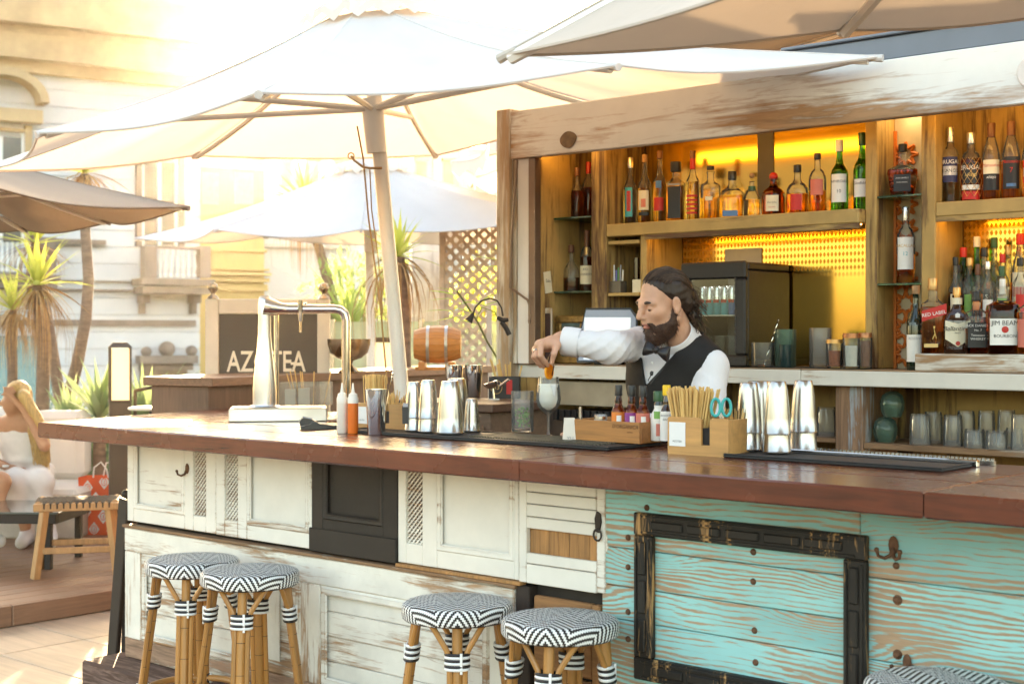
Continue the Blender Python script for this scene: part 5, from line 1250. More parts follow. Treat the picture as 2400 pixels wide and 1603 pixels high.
MB().box(-.035, .035, 0, .012, .0005, .26, .003).build('frame', KPOST, o); MB().box(-.03, .03, -.001, -.0002, .008, .235).build('slate', mat('slate', (.06, .03, .025), .6), o)
q = PY(1245, 640, 5.09); o = thing('paper_tag', 'white paper tag hanging in the left cabinet', 'tag', (-4.309, 5.10, 1.76))
MB().box(0, .002, -.02, .03, -.05, .05, 0, TR(0, 0, 0, .15)).build('tag', LBCREAM, o); tm = MB(); text(tm, 'Salu', .022, TR(.003, .005, 0, 0, 0, R(90))); tm.build('lettering', BLACKINK, o, 0)
# pen cup and small boxes in the cubby
q = PY(1412, 660, 5.2); o = thing('pen_holder', 'clear holder crowded with coloured pens in the cubby', 'pen holder', (q.x, 5.2, 1.7055))
MB().box(-.04, .045, -.025, .025, .0005, .055, .002).build('holder', mat('smoked_acrylic', (.10, .08, .06), .2, 0, .1), o)
for k, c in enumerate(((.6, .05, .03), (.1, .3, .4), (.75, .73, .7), (.2, .2, .5), (.12, .3, .12), (.3, .3, .32), (.7, .68, .6))):
    MB().tube([(-.03 + k * .011, 0, .03), (-.036 + k * .013, .0, .105 + .012 * (k % 3))], .004, 6).build('pen', mat('pen_%s' % 'abcdefg'[k], c, .4, 0, .05), o)
q = PY(1470, 655, 5.2); o = thing('spirit_gift_box', 'small bottle and label box at the end of the cubby', 'box', (q.x - .02, 5.22, 1.7055)); MB().box(-.03, .03, -.02, .02, .0005, .06, .002).build('box_body', LBCREAM, o); MB().tube([(-.035, .02, 0), (-.035, .02, .16)], .014, 12).build('dark_tube', BROWNB, o)
q = PY(1480, 590, 5.25); o = bottle('amber miniature box bottle glowing in the cubby', (-3.86, 5.30, 1.7055), .20, .028, 'square', AMBER, lvl=.6, cap=CAPBLK, sq=.7, labels=[(.1, .6, LBBLK, .6)])
# items right of the fridge
def jar(x0, x1, yt, Y, lab, lid=None, fill=None, gm=GLASSTHIN, fl=0.0, nf=0, name='glass_jar', cat='jar', fh=.7):
    d = onshelf(x0, x1, yt, Y, CZ + .004); o = thing(name, lab, cat, d['pos'])
    h, r = d['h'], d['r']; hb = h * (.86 if lid else 1)
    tumbler(r * .97, hb, .002, fl, nf, 40 if nf else 28, .006).build('glass_body', gm, o, 60)
    if fill: MB().lathe([(0, .008), (r * .88, .008), (r * .9, hb * fh), (0, hb * fh)], 24).build('contents', fill, o)
    if lid: MB().lathe([(r * .99, hb), (r * .99, h - .002), (r * .95, h), (0, h)], 24).build('lid', lid, o)
    return o
tr2 = thing('drip_tray', 'thin black tray under the jars on the back counter', 'tray', (-2.93, 5.2, CZ)); wb(MB().box(-3.19, -2.70, 5.09, 5.25, CZ + .0003, CZ + .004, .001), 'tray_plate', BLACKRUB, tr2)
jar(1722, 1776, 785, 5.10, 'clear preserving jar holding a twisted spoon', name='preserve_jar')
q = PY(1757, 830, 5.10); o = thing('twisted_spoon', 'twisted steel bar spoon standing in the clear jar', 'spoon', (q.x, 5.10, CZ + .012)); mb = MB()
for k in range(2): mb.tube([(-.01 + s * .004 + .0022 * math.cos(s * 1.3 + k * 3.14), .0022 * math.sin(s * 1.3 + k * 3.14), s * .011) for s in range(18)], .0022, 6)
mb.build('spoon', CHROME, o)
jar(1776, 1826, 755, 5.14, 'tall ribbed sea green glass vase', gm=GLASSGREEN, fl=.02, nf=24, name='glass_vase', cat='vase')
jar(1786, 1816, 790, 5.09, 'small round dark green glass mug before the ribbed vase', gm=thinglass('dark_teal_glass', (.35, .52, .52), .03, 1.6, .2, (.05, .14, .14)), name='glass_mug', cat='mug')
jar(1856, 1906, 752, 5.14, 'cut crystal tumbler beside the gold lidded jar', gm=GLASS, fl=.03, nf=14, name='crystal_tumbler', cat='glass')
jar(1894, 1933, 778, 5.10, 'round jar of red spice with gold lid', CAPGOLD, mat('red_spice', (.40, .10, .03), .9, 0, .4, 80))
jar(1932, 1972, 764, 5.10, 'jar of white salt with copper lid', mat('copper_lid', (.42, .18, .08), .3, .6, .1), mat('salt', (.80, .78, .76), .9, 0, .1, 80), fh=.75)
jar(1968, 2000, 763, 5.13, 'jar of cinnamon sticks with copper lid next to the upright', mat('copper_lid2', (.42, .18, .08), .3, .6, .1), mat('cinnamon', (.24, .09, .04), .8, 0, .4, 30, stretch=(6, 6, 1)), fh=.9)
q = PY(1950, 690, 5.44); 
# glasses on the lower shelf
def glassset(x, y0, y1, w, Y, lab, fl, nf, m=GLASS, zb=1.0925):
    u = (x * K - 1200) / 3338; t = Y / (FW.y + RT.y * u); p = P(x, 0, t); h = (y1 - y0) * K * t / 3338; r = w * K * t / 3338 / 2
    o = thing('tumbler_glass', lab, 'glass', (p.x, p.y, zb), 0, 'upturned glasses under the back counter')
    MB().lathe([(r, .0005), (r * 1.0, h * .1), (r * .92, h * .85), (r * .84, h), (0, h), (0, h - .008), (r * .75, h - .008), (r * .85, h * .8), (r * .92, h * .1), (r * .93, .0005)], 36, flute=fl, nf=nf).build('glass_body', m, o, 60)
for (x, y0, w, Y, fl, nf, lab) in ((2110, 953, 48, 5.15, .03, 12, 'upturned star cut tumbler on the lower shelf'), (2140, 952, 44, 5.24, .03, 16, 'upturned cut glass behind the star cut tumbler'), (2185, 955, 44, 5.17, .04, 18, 'upturned tall fluted glass on the lower shelf'), (2215, 950, 42, 5.28, .03, 18, 'upturned fluted glass in the back row'),
        (2235, 985, 48, 5.14, .03, 20, 'low upturned ribbed glass in front, next to the tall fluted glass'), (2285, 987, 50, 5.14, .03, 20, 'low upturned ribbed glass in front, nearer the shelf end'), (2262, 950, 40, 5.3, .03, 14, 'upturned cut glass deep in the back row'), (2308, 948, 42, 5.3, .03, 14, 'upturned cut glass at the back beside the tall smooth glass'),
        (2338, 950, 40, 5.16, .0, 0, 'tall smooth upturned glass at the end of the lower shelf'), (2325, 985, 40, 5.22, .03, 16, 'upturned cut glass between the low and the tall smooth glass')):
    glassset(x, y0, 1024 + (x - 2110) * .035, w, Y, lab, fl, nf)
for (x, lab, z) in ((2030, 'sea green globe glass at the bottom of the stacked pair', 1.0925), (2046, 'sea green globe glass on top of the stacked pair', 1.193)):
    q = PY(x, 960, 5.17); o = thing('globe_glass', lab, 'glass', (q.x, 5.17, z), 0, 'green globe glasses')
    MB().lathe([(.034, 0), (.046, .03), (.048, .055), (.040, .085), (.02, .1), (0, .1), (0, .094), (.018, .094), (.036, .08), (.044, .055), (.042, .03), (.031, 0)], 28).build('glass_body', GLASSGREEN, o, 60)
glassset(1895, 968, 1035, 46, 5.22, 'upturned star cut glass left of the stripped post', .03, 12, GLASS, 1.1005)
# equipment in the shade under the counter, behind the bartender
eq = thing('bar_equipment', 'dark ice well and grille under the back counter', 'equipment', (-3.75, 5.12, 0))
wb(MB().box(-4.3, -3.2, 5.1, 5.42, .001, 1.16, .006), 'ice_well', mat('grey_plastic', (.12, .10, .085), .5), eq)
gr_ = MB()
for k in range(26): gr_.box(-4.25 + k * .038, -4.225 + k * .038, 5.07, 5.1, 1.12, 1.17, .002)
wb(gr_, 'grille', BLACKPL, eq)
wb(MB().box(-4.25, -3.6, 5.09, 5.12, 1.19, 1.30, .003), 'drawer', mat('drawer_beige', (.40, .32, .22), .6), eq)
# ------------------------------------------------------------------ parasols
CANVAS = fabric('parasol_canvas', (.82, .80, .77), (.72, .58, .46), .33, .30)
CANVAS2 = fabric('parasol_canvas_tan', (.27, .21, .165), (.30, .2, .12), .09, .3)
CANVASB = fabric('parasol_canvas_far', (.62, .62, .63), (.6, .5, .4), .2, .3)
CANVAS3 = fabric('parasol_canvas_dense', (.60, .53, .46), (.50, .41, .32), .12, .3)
POLEM = mat('parasol_pole_paint', (.78, .75, .70), .4, .1, .08, 4)
def parasol(label, rim, apex, pole=None, hub=None, mat_=CANVAS, valance=0.0, vent=True, sag=.05, scallop=.06, polr=.035, struts=(), N=16, MR=12, ribr=.012):
    """rim: 8 rib ends in world space, apex: peak; canvas panels sag between the ribs"""
    base = pole[0] if pole else Vector((apex.x, apex.y, 0))
    o = thing('parasol', label, 'parasol', base)
    n = len(rim); cen = sum(rim, Vector()) / n
    mb = MB(); vs = []; fs = []
    zdrop = apex.z - cen.z
    def surf(i, f, r):
        A, B = rim[i], rim[(i + 1) % n]
        e = A.lerp(B, f); bow = math.sin(math.pi * f)
        e = e.lerp(Vector((cen.x, cen.y, e.z)), scallop * bow)
        p = apex.lerp(e, r)
        p.z += (.007 * math.sin(f * 17 + i * 2.1 + 3 * r) + .005 * math.sin(f * 29 - 5 * r + i)) * r * (1 - r ** 5) * (.4 + .6 * abs(math.sin(r * 5 + i)))
        p.z -= sag * bow * (r ** 1.3) * 1.0 + .10 * zdrop * math.sin(math.pi * r)
        return p
    r0 = .10
    for i in range(n):
        for k in range(N + 1):
            for j in range(MR + 1):
                vs.append(surf(i, k / N, r0 + (1 - r0) * j / MR) - base)
        b0 = i * (N + 1) * (MR + 1)
        for k in range(N):
            for j in range(MR):
                a = b0 + k * (MR + 1) + j; fs.append((a, a + 1, a + MR + 2, a + MR + 1))
    mb.add(vs, fs); can = mb.build('canopy', mat_, o, 40)
    for i in range(n):
        MB().tube([surf(i, 0, r0 + (1 - r0) * j / MR) + Vector((0, 0, .001)) - base for j in range(MR + 1)], .0035, 5).build('seam', mat_, can, 60)
    # hem
    hem = MB()
    for i in range(n):
        pts = [surf(i, k / N, 1.0) - base for k in range(N + 1)]
        hem.tube(pts, .006, 5)
        if valance:
            q = [p + Vector((0, 0, -valance * (.6 + .4 * math.sin(math.pi * 4 * k / N) ** 2))) for k, p in enumerate(pts)]
            hem.add(pts + q, [(k, k + 1, N + 2 + k, N + 1 + k) for k in range(N)])
    hem.build('hem', mat_, can, 40)
    if vent:
        v = MB(); m_ = 48; rv = .17; vv = []; ff = []
        for k in range(m_):
            i = (k * n) // m_; f = (k * n) / m_ - i
            e = surf(i, f, rv); wv = .022 * math.sin(k * 6 * math.pi / 12)
            top = apex + Vector((0, 0, .03))
            vv.append(top - base); vv.append(e + Vector((0, 0, .075 + wv)) - base); vv.append(e + Vector((0, 0, .035 + wv)) - base)
        for k in range(m_):
            k2 = (k + 1) % m_; ff += [(k * 3, k * 3 + 1, k2 * 3 + 1, k2 * 3), (k * 3 + 1, k * 3 + 2, k2 * 3 + 2, k2 * 3 + 1)]
        v.add(vv, ff); v.build('vent', mat_, can, 60)
    # ribs under the canvas and end pockets
    for i in range(n):
        a = apex.lerp(rim[i], .12) + Vector((0, 0, -.03)); b = rim[i] + Vector((0, 0, -.012)); pts = []
        for s in range(9):
            p = apex.lerp(rim[i], .12 + .86 * s / 8); p.z -= .10 * zdrop * math.sin(math.pi * (.12 + .86 * s / 8)) + .022; pts.append(p - base)
        rb = MB().tube(pts, ribr, 6).build('rib', POLEM, o)
        d = (rim[i] - apex).normalized()
        MB().tube([rim[i] - d * .06 - base + Vector((0, 0, -.012)), rim[i] + d * .008 - base + Vector((0, 0, -.006))], [.012, .015], 8).build('pocket', mat_, rb)
        if hub is not None:
            mid = apex.lerp(rim[i], .60); mid.z -= .10 * zdrop + .02
            MB().tube([hub - base, mid - base], ribr * 1.15, 6).build('strut', POLEM, rb)
    if pole:
        MB().tube([pole[0] - base, pole[1] - base], polr, 20).build('pole', POLEM, o)
        if hub is not None:
            ax = (pole[1] - pole[0]).normalized()
            MB().tube([hub - ax * .20 - base, hub - ax * .02 - base, hub + ax * .05 - base], [polr * 1.35, polr * 1.45, polr * 1.2], 16).build('hub', POLEM, o)
    return o
# main parasol over the left end of the bar (lat, depth, height)
rimM = [LT(1.382, 5.336, 2.557), LT(.37, 5.0, 2.462), LT(-.8265, 4.65, 2.307), LT(-1.83, 5.5, 2.295), LT(-2.65, 7.0, 2.32), LT(-1.72, 7.7, 2.482), LT(-.451, 8.47, 2.58), LT(.47, 6.9, 2.62)]
P0 = LT(-.40, 6.66, 0); P1 = LT(-.66, 6.5, 2.95); HUB = LT(-.637, 6.51, 2.545)
PM = parasol('large white parasol on a leaning pole behind the beer tower', rimM, LT(-.68, 6.5, 3.04), (P0, P1), HUB, sag=.03, scallop=.05, polr=.034)
rp_ = MB()
def mp(x, y, t=6.45): return P(x, y, t) - P0
rp_.tube([mp(819, 290), mp(833, 365), mp(845, 500), mp(872, 700), mp(888, 880)], .004, 6); rp_.tube([mp(848, 385), mp(852, 480), mp(868, 600), mp(878, 720)], .003, 6)
rp_.tube([mp(805, 358), mp(812, 368), mp(832, 383), mp(846, 386), mp(876, 386)], .006, 6)
rp_.tube([mp(805 + 7 * math.cos(a), 358 + 7 * math.sin(a)) for a in [i * math.pi / 6 for i in range(12)]], .003, 6, closed=True)
rp_.build('rope', mat('rope', (.45, .25, .10), .8), PM)
MB().lathe([(.36, 0), (.36, .05), (.08, .07), (.06, .3), (.05, .3)], 24).build('foot', POLEM, PM)
# second parasol behind
rimB = [LT(-2.09, 10.0, 2.25), LT(-1.06, 10.0, 2.25), LT(.35, 10.2, 2.36), LT(.9, 11.2, 2.42), LT(.2, 12.4, 2.36), LT(-.95, 12.6, 2.33), LT(-2.19, 12.6, 2.38), LT(-3.04, 11.5, 2.29)]
parasol('white parasol on a slim pole behind the yucca with the dead leaf skirt', rimB, LT(-1.12, 11.1, 2.87), (LT(-1.07, 11.0, 0), LT(-1.12, 11.1, 2.82)), LT(-1.1, 11.05, 2.35), mat_=CANVASB, sag=.05, scallop=.06, polr=.035)
# left parasol, only one corner in view
rimL = [LT(-1.82, 8.0, 2.23), LT(-2.62, 6.9, 2.26), LT(-4.0, 6.5, 2.3), LT(-5.5, 7.4, 2.3), LT(-5.6, 9.4, 2.3), LT(-4.9, 10.6, 2.28), LT(-3.48, 10.2, 2.263), LT(-2.6, 9.2, 2.24)]
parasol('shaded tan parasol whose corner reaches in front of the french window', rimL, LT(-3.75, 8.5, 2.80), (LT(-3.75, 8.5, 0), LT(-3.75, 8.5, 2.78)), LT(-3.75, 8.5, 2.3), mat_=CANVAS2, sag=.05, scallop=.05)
# near parasol above the viewer
rimN = [LT(-.03, 4.0, 2.30), LT(.72, 2.95, 2.32), LT(.9, 1.9, 2.34), LT(1.8, 1.6, 2.36), LT(2.6, 2.3, 2.40), LT(2.3, 3.6, 2.44), LT(1.62, 4.3, 2.48), LT(1.065, 4.6, 2.50)]
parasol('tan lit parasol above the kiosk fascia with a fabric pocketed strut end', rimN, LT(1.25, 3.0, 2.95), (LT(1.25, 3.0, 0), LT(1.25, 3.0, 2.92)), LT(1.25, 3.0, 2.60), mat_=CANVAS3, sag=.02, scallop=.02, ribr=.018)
# parasol behind the kiosk, corner beside the post
rimK = [LT(-.155, 9.6, 2.835), LT(.9, 9.2, 2.86), LT(2.0, 9.8, 2.9), LT(2.3, 11.2, 2.9), LT(1.6, 12.2, 2.86), LT(.5, 12.4, 2.84), LT(-.3, 11.6, 2.80), LT(-.45, 10.6, 2.80)]
parasol('white parasol corner showing past the kiosk corner post', rimK, LT(.9, 10.8, 3.3), (LT(.9, 10.8, 0), LT(.9, 10.8, 3.25)), LT(.9, 10.8, 2.8), sag=.04, valance=.12)
# beige awning over the kiosk roof
rimA = [LT(.55, 6.0, 2.80), LT(1.2, 5.75, 2.80), LT(1.9, 5.9, 2.84), LT(3.4, 6.4, 2.9), LT(4.2, 7.6, 2.95), LT(3.0, 9.0, 2.95), LT(1.6, 9.0, 2.9), LT(.6, 7.6, 2.85)]
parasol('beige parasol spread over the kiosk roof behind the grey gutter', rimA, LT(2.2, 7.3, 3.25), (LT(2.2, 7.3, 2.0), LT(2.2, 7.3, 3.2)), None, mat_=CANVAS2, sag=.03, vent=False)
# ------------------------------------------------------------------ terrace on the left
TEAK = timber('teak', (.47, .25, .10), 'z', .5, .05, .8, .35, .15)
STRAPM = mat('leather_strap', (.022, .014, .011), .75, 0, .3)
p = PZ(180, 1312, .115); 
st_ = thing('low_stool', 'low teak stool with woven dark leather strap seat', 'stool', (p.x, p.y, .1145), YAW + R(14))
def beam(mb, a, b, w, d, M=None):
    a = Vector(a); b = Vector(b); ax = (b - a); L = ax.length; q = ax.to_track_quat('Z', 'Y').to_matrix().to_4x4()
    mb.box(-w / 2, w / 2, -d / 2, d / 2, 0, L, .003, Matrix.Translation(a) @ q); return mb
hw_, hd = .21, .17
for sx in (-1, 1):
    for sy in (-1, 1):
        beam(MB(), (sx * (hw_ + .02), sy * (hd + .01), 0), (sx * (hw_ - .03), sy * (hd - .02), .385), .05, .04).build('leg', TEAK, st_)
for sy in (-1, 1):
    MB().box(-hw_ - .03, hw_ + .03, sy * (hd - .005) - .022, sy * (hd - .005) + .022, .385, .428, .004).build('seat_rail', TEAK, st_)
    MB().box(-hw_ + .015, hw_ - .015, sy * (hd) - .014, sy * (hd) + .014, .14, .175, .003).build('stretcher', TEAK, st_)
for sx in (-1, 1):
    mb = MB()
    pts = [(sx * (hw_ + .004), -hd + .02, .42), (sx * (hw_ + .004), -hd * .4, .400), (sx * (hw_ + .004), hd * .4, .400), (sx * (hw_ + .004), hd - .02, .42)]
    mb.tube(pts, .022, 8); mb.build('seat_rail', TEAK, st_)
for k in range(11):
    x = -hw_ + .03 + k * .036
    MB().box(x - .0105, x + .0105, -hd - .018, hd + .018, .4285, .4315, .001).box(x - .0045, x + .0045, -hd - .0185, -hd - .0175, .40, .43).build('strap', STRAPM, st_)
for k in range(8):
    y = -hd + .04 + k * .037
    MB().box(-hw_ - .026, hw_ + .026, y - .0105, y + .0105, .432, .4345, .001).build('strap', STRAPM, st_)
# orange shopping bag
ORB = mat('orange_bag', (.78, .10, .02), .5, 0, .08); WHB = mat('bag_white', (.80, .74, .70), .5, 0, .05)
p = PZ(243, 1222, .115); bgo = thing('shopping_bag', 'orange paper shopping bag with white patterned diamonds and rope handles', 'bag', (p.x, p.y, .1145), YAW - R(6))
bw, bh, bdp = .17, .40, .09
MB().add([(-bw * .85, -bdp, 0), (bw * .85, -bdp, 0), (bw * .85, bdp, 0), (-bw * .85, bdp, 0), (-bw, -bdp * .9, bh), (bw, -bdp * .9, bh * 1.03), (bw, bdp * .7, bh * 1.03), (-bw, bdp * .7, bh)], [(0, 3, 2, 1), (0, 1, 5, 4), (1, 2, 6, 5), (2, 3, 7, 6), (3, 0, 4, 7)]).build('bag_body', ORB, bgo, 0)
rnd = random.Random(2); k = 0
for (cx_, cz_) in ((-.10, .33), (.02, .37), (.13, .34), (-.04, .25), (.08, .24), (-.11, .16), (.015, .13), (.12, .12), (-.05, .04), (.08, .03)):
    yb = -bdp * (1 - .1 * cz_ / bh) - .0012; s = .052; mb = MB()
    star = [((s if i % 2 == 0 else s * .72) * .75 * math.cos(math.pi / 2 + i * math.pi / 4), (s if i % 2 == 0 else s * .72) * math.sin(math.pi / 2 + i * math.pi / 4)) for i in range(8)]
    Mf = Matrix(((1, 0, 0, cx_), (0, 0, -1, yb), (0, 1, 0, cz_), (0, 0, 0, 1)))
    star = [(max(-bw * .9 - cx_, min(bw * .9 - cx_, a)), max(.004 - cz_, min(bh * .99 - cz_, b))) for a, b in star]
    mb.prism(star, 0, .0005, Mf); pm = mb.build('white_motif', WHB, bgo, 0)
    r2 = MB(); r2.tube([(cx_ + s * .36 * math.cos(a), yb - .001, max(.006, min(bh * .98, cz_ + s * .5 * math.sin(a)))) for a in [i * math.pi / 5 for i in range(10)]], .003, 4, closed=True); r2.tube([(cx_, yb - .001, max(.005, cz_ - s * .3)), (cx_ + .004, yb - .001, min(bh * .97, cz_ + s * .25))], .003, 4); r2.build('motif_line', ORB, pm, 0)
MB().tube([(-.06, -bdp * .9, bh), (-.05, -bdp, bh + .07), (.0, -bdp, bh + .11), (.04, -bdp, bh + .06), (.05, -bdp * .9, bh)], .006, 6).tube([(-.04, bdp * .6, bh), (-.02, bdp * .6, bh + .09), (.03, bdp * .6, bh + .10), (.06, bdp * .6, bh)], .006, 6).build('rope_handle', WHB, bgo)
# sofa
SOFA = mat('sofa_white_fabric', (.78, .74, .68), .85, 0, .08, 5, .1)
sf0 = LT(-3.05, 10.2, .1145); sfo = thing('outdoor_sofa', 'white cushioned outdoor sofa on the deck', 'sofa', sf0, YAW - R(4))
def rbox(mb, x0, x1, y0, y1, z0, z1, b=.03): return mb.box(x0, x1, y0, y1, z0, z1, b)
MB().box(-1.6, .10, -.45, .5, .0, .18, .01).build('sofa_frame', mat('sofa_frame', (.55, .50, .44), .6), sfo)
rbox(MB(), -1.55, -.5, -.48, .40, .181, .34).build('seat_cushion', SOFA, sfo); rbox(MB(), -.495, .12, -.48, .40, .181, .34).build('seat_cushion', SOFA, sfo)
rbox(MB(), -1.5, -.5, .20, .42, .341, .86, .05).build('back_cushion', SOFA, sfo); rbox(MB(), -.49, -.10, .18, .42, .341, .84, .05).build('back_cushion', SOFA, sfo)
# glass table
p = LT(-3.15, 8.75, .1145); tb = thing('glass_coffee_table', 'low coffee table with dark edged glass top in front of the sofa', 'table', p, YAW - R(4))
MB().box(-.8, .48, -.28, .32, .335, .347, .002).build('glass_top', mat('dark_glass', (.10, .13, .12), .03, 0, .05, coat=.5), tb)
MB().box(-.78, .46, -.26, -.22, .275, .334, .004).box(-.78, .46, .26, .30, .275, .334, .004).box(.42, .46, -.22, .26, .275, .334, .004).box(-.78, -.74, -.22, .26, .275, .334, .004).build('table_frame', BLACKD, tb)
for x in (-.72, .40):
    for y in (-.22, .26): MB().box(x - .02, x + .02, y - .02, y + .02, 0, .274, .003).build('leg', BLACKD, tb)
# dark rattan tub chair / planter
p = LT(-2.62, 11.0, .1145); pl_ = thing('rattan_planter', 'big round dark rattan planter behind the shopping bag', 'planter', p)
MB().lathe([(0, 0), (.30, 0), (.42, .15), (.46, .32), (.44, .46), (.40, .56), (.37, .56), (.41, .45), (.42, .32), (0, .3)], 32).build('basket', mat('dark_rattan', (.06, .04, .028), .6, 0, .4, 60, .5), pl_, 60)
MB().lathe([(.37, .555), (.40, .575), (.425, .56), (.41, .54)], 32).build('rim', mat('rattan_rim', (.5, .42, .32), .6), pl_, 60)
# lantern bollard
p = LT(-2.67, 9.7, .0); lan = thing('lantern_bollard', 'lit square lantern bollard with dark post beside the round table', 'lantern', p, YAW + R(18))
DK_ = mat('lantern_bronze', (.10, .075, .055), .45, .4, .1)
MB().box(-.072, .072, -.072, .072, 0, 1.055, .004).build('post', DK_, lan)
MB().box(-.058, .058, -.058, .058, 1.07, 1.42).build('diffuser', emitmat('lantern_glow', (1.0, .70, .36), .2), lan)
for sx in (-1, 1):
    for sy in (-1, 1): MB().box(sx * .066 - .008, sx * .066 + .008, sy * .066 - .008, sy * .066 + .008, 1.056, 1.425, .001).build('corner_bar', DK_, lan)
MB().box(-.076, .076, -.076, .076, 1.0555, 1.069, .002).build('sill', DK_, lan)
MB().add([(-.08, -.08, 1.426), (.08, -.08, 1.426), (.08, .08, 1.426), (-.08, .08, 1.426), (-.045, -.045, 1.462), (.045, -.045, 1.462), (.045, .045, 1.462), (-.045, .045, 1.462)], [(0, 3, 2, 1), (0, 1, 5, 4), (1, 2, 6, 5), (2, 3, 7, 6), (3, 0, 4, 7), (4, 5, 6, 7)]).build('cap', DK_, lan, 0)
p = LT(-1.02, 11.2, 0); lan2 = thing('lantern_bollard', 'lit lantern bollard behind the footed punch bowl', 'lantern', p, YAW + R(10))
for ch in list(lan.children): 
    c = ch.copy(); COL.objects.link(c); c.parent = lan2
lan2.scale = (1.5, 1.5, 1.02)
# round table and chair
p = LT(-2.35, 9.3, 0); tb = thing('round_table', 'small white round table on the terrace beside the chair', 'table', p)
MB().lathe([(0, 1.025), (.15, 1.025), (.156, 1.034), (.15, 1.042), (0, 1.042)], 32).build('table_top', mat('table_white', (.8, .77, .72), .4), tb)
MB().lathe([(.14, 0), (.14, .02), (.025, .04), (.02, 1.0245)], 20).build('pedestal', BLACKPL, tb)
p = LT(-2.45, 9.75, 0); ch_ = thing('tall_chair', 'dark metal high chair with curved back rail by the round table', 'chair', p, YAW)
mb = MB()
MB().tube([(-.13, .0, 1.13), (-.05, -.03, 1.145), (.03, -.02, 1.16), (.07, .03, 1.165)], .012, 8).build('back_rail', DK_, ch_)
for (x, y) in ((-.13, 0), (.07, .03), (-.12, .3), (.08, .3)): MB().tube([(x, y, 0), (x, y, 1.13 if y < .1 else .74)], .012, 8).build('leg', DK_, ch_)
MB().box(-.15, .1, -.01, .32, .74, .76, .005).build('seat', DK_, ch_)
# chalkboard sign AZOTEA
sgp = LT(-1.68, 8.0, 0); sg_ = thing('sign_board', 'framed dark sign board lettered AZOTEA with ball finials', 'sign', sgp, YAW + R(2))
SGW = mat('sign_frame', (.62, .55, .46), .5, 0, .12, 5); sx0, sx1, zt_, zb_ = -.04, .655, 1.715, .02
MB().box(sx0, sx0 + .075, -.02, .03, 0, zt_, .005).build('frame_post', SGW, sg_); MB().box(sx1 - .07, sx1, -.02, .03, 0, zt_, .005).build('frame_post', SGW, sg_)
MB().box(sx0 + .0755, sx1 - .0705, -.018, .028, zt_ - .085, zt_, .005).build('top_rail', SGW, sg_)
bdm = MB().box(sx0 + .0755, sx1 - .0705, .0, .02, .3, zt_ - .0855).build('board', mat('sign_taupe', (.065, .046, .032), .45, 0, .12, 3), sg_)
for x in (sx0 + .04, sx1 - .035): MB().lathe([(.035, 0), (.03, .012), (.012, .025), (.012, .032), (.026, .05), (.03, .065), (.024, .085), (0, .093)], 16, TR(x, .005, zt_)).build('finial', mat('finial_metal', (.35, .28, .2), .25, .9, .1), sg_, 60)
tm = MB(); text(tm, 'AZOTEA', .165, TR(.298, -.0025, 1.308) @ Matrix.Diagonal((.68, 1, 1, 1)), bold=.012); tm.build('lettering', mat('sign_letters', (.72, .64, .52), .6, 0, 0), bdm, 0)
ltm = MB()
ltm.box(.115, .135, -.003, -.002, 1.345, 1.36).box(.435, .455, -.003, -.002, 1.345, 1.36); ltm.build('letter_nicks', mat('sign_letters2', (.72, .64, .52), .6, 0, 0), bdm)
# ------------------------------------------------------------------ buildings across the street
street = tag(MB().box(-68, 28, -20.5, 73, -12.4, -12).build('street', mat('street_asphalt', (.06, .055, .05), .9), None, 0), kind='structure')
STW = mat('white_render', (.60, .585, .58), .8, 0, .06, 1.5); STONE = mat('brown_stone', (.26, .19, .145), .85, 0, .25, 2.0, .2)
STONE2 = mat('tan_stone', (.52, .36, .20), .85, 0, .2, 1.5, .2); YELW = mat('yellow_render', (.66, .44, .16), .8, 0, .1, 1.0); PALEW = mat('pale_render', (.58, .53, .46), .8, 0, .08, 1.0)
WPANE = mat('window_pane', (.09, .085, .08), .1, 0, .2, 1); WFR = mat('window_frame_white', (.74, .72, .68), .6, 0, .05)
class Facade:
    def __init__(s, name, label, xc, t, ang, group='buildings across the street'):
        s.d = RT * math.sin(R(ang)) + FW * math.cos(R(ang)); s.n = RT * math.cos(R(ang)) - FW * math.sin(R(ang))
        s.o = LT((xc * K - 1200) / 3338 * t, t, 0)
        s.M = Matrix(((s.d.x, -s.n.x, 0, 0), (s.d.y, -s.n.y, 0, 0), (0, 0, 1, 0), (0, 0, 0, 1)))   # local x along, y inward, z up
        s.obj = thing(name, label, 'building', (s.o.x, s.o.y, -12), 0, group)
        s.off = Vector((0, 0, 12))
    def sz(s, x, y):
        u = (x * K - 1200) / 3338; v = (782 - y * K) / 3338
        r = FW + RT * u
        # o + d*a = r*t
        det = s.d.x * (-r.y) - s.d.y * (-r.x)
        a = (-s.o.x * (-r.y) - (-s.o.y) * (-r.x)) / det
        t = (s.d.x * (-s.o.y) - s.d.y * (-s.o.x)) / det
        return a, CAM_H + v * t
    def box(s, mb, x0, y0, x1, y1, d0, d1, b=.0):
        """pixel rectangle (top-left, bottom-right); d0..d1 outward offsets"""
        a0, zt = s.sz(x0, y0); a1, zb = s.sz(x1, y1)
        mb.box(a0, a1, -d1, -d0, zb, zt, b, Matrix.Translation(s.off) @ s.M); return mb
    def sbox(s, mb, a0, a1, d0, d1, z0, z1, b=0.0): mb.box(a0, a1, -d1, -d0, z0, z1, b, Matrix.Translation(s.off) @ s.M); return mb
    def part(s, mb, name, m, par=None): return mb.build(name, m, par or s.obj, 30)
FA = Facade('apartment_building', 'white rusticated apartment building with brown stone balcony and cornice', 455, 40, 57.8)
FA.part(FA.sbox(MB(), -9, 0, -6, 0, -12, 15), 'wall_core', STW)
a0_, _ = FA.sz(-420, 700)
for k in range(26):
    z = -1.2 + k * .46
    if z > 9.1: break
    FA.part(FA.sbox(MB(), a0_, 0.03, .001, .05, z + .012, z + .448, .012), 'stone_course', STW)
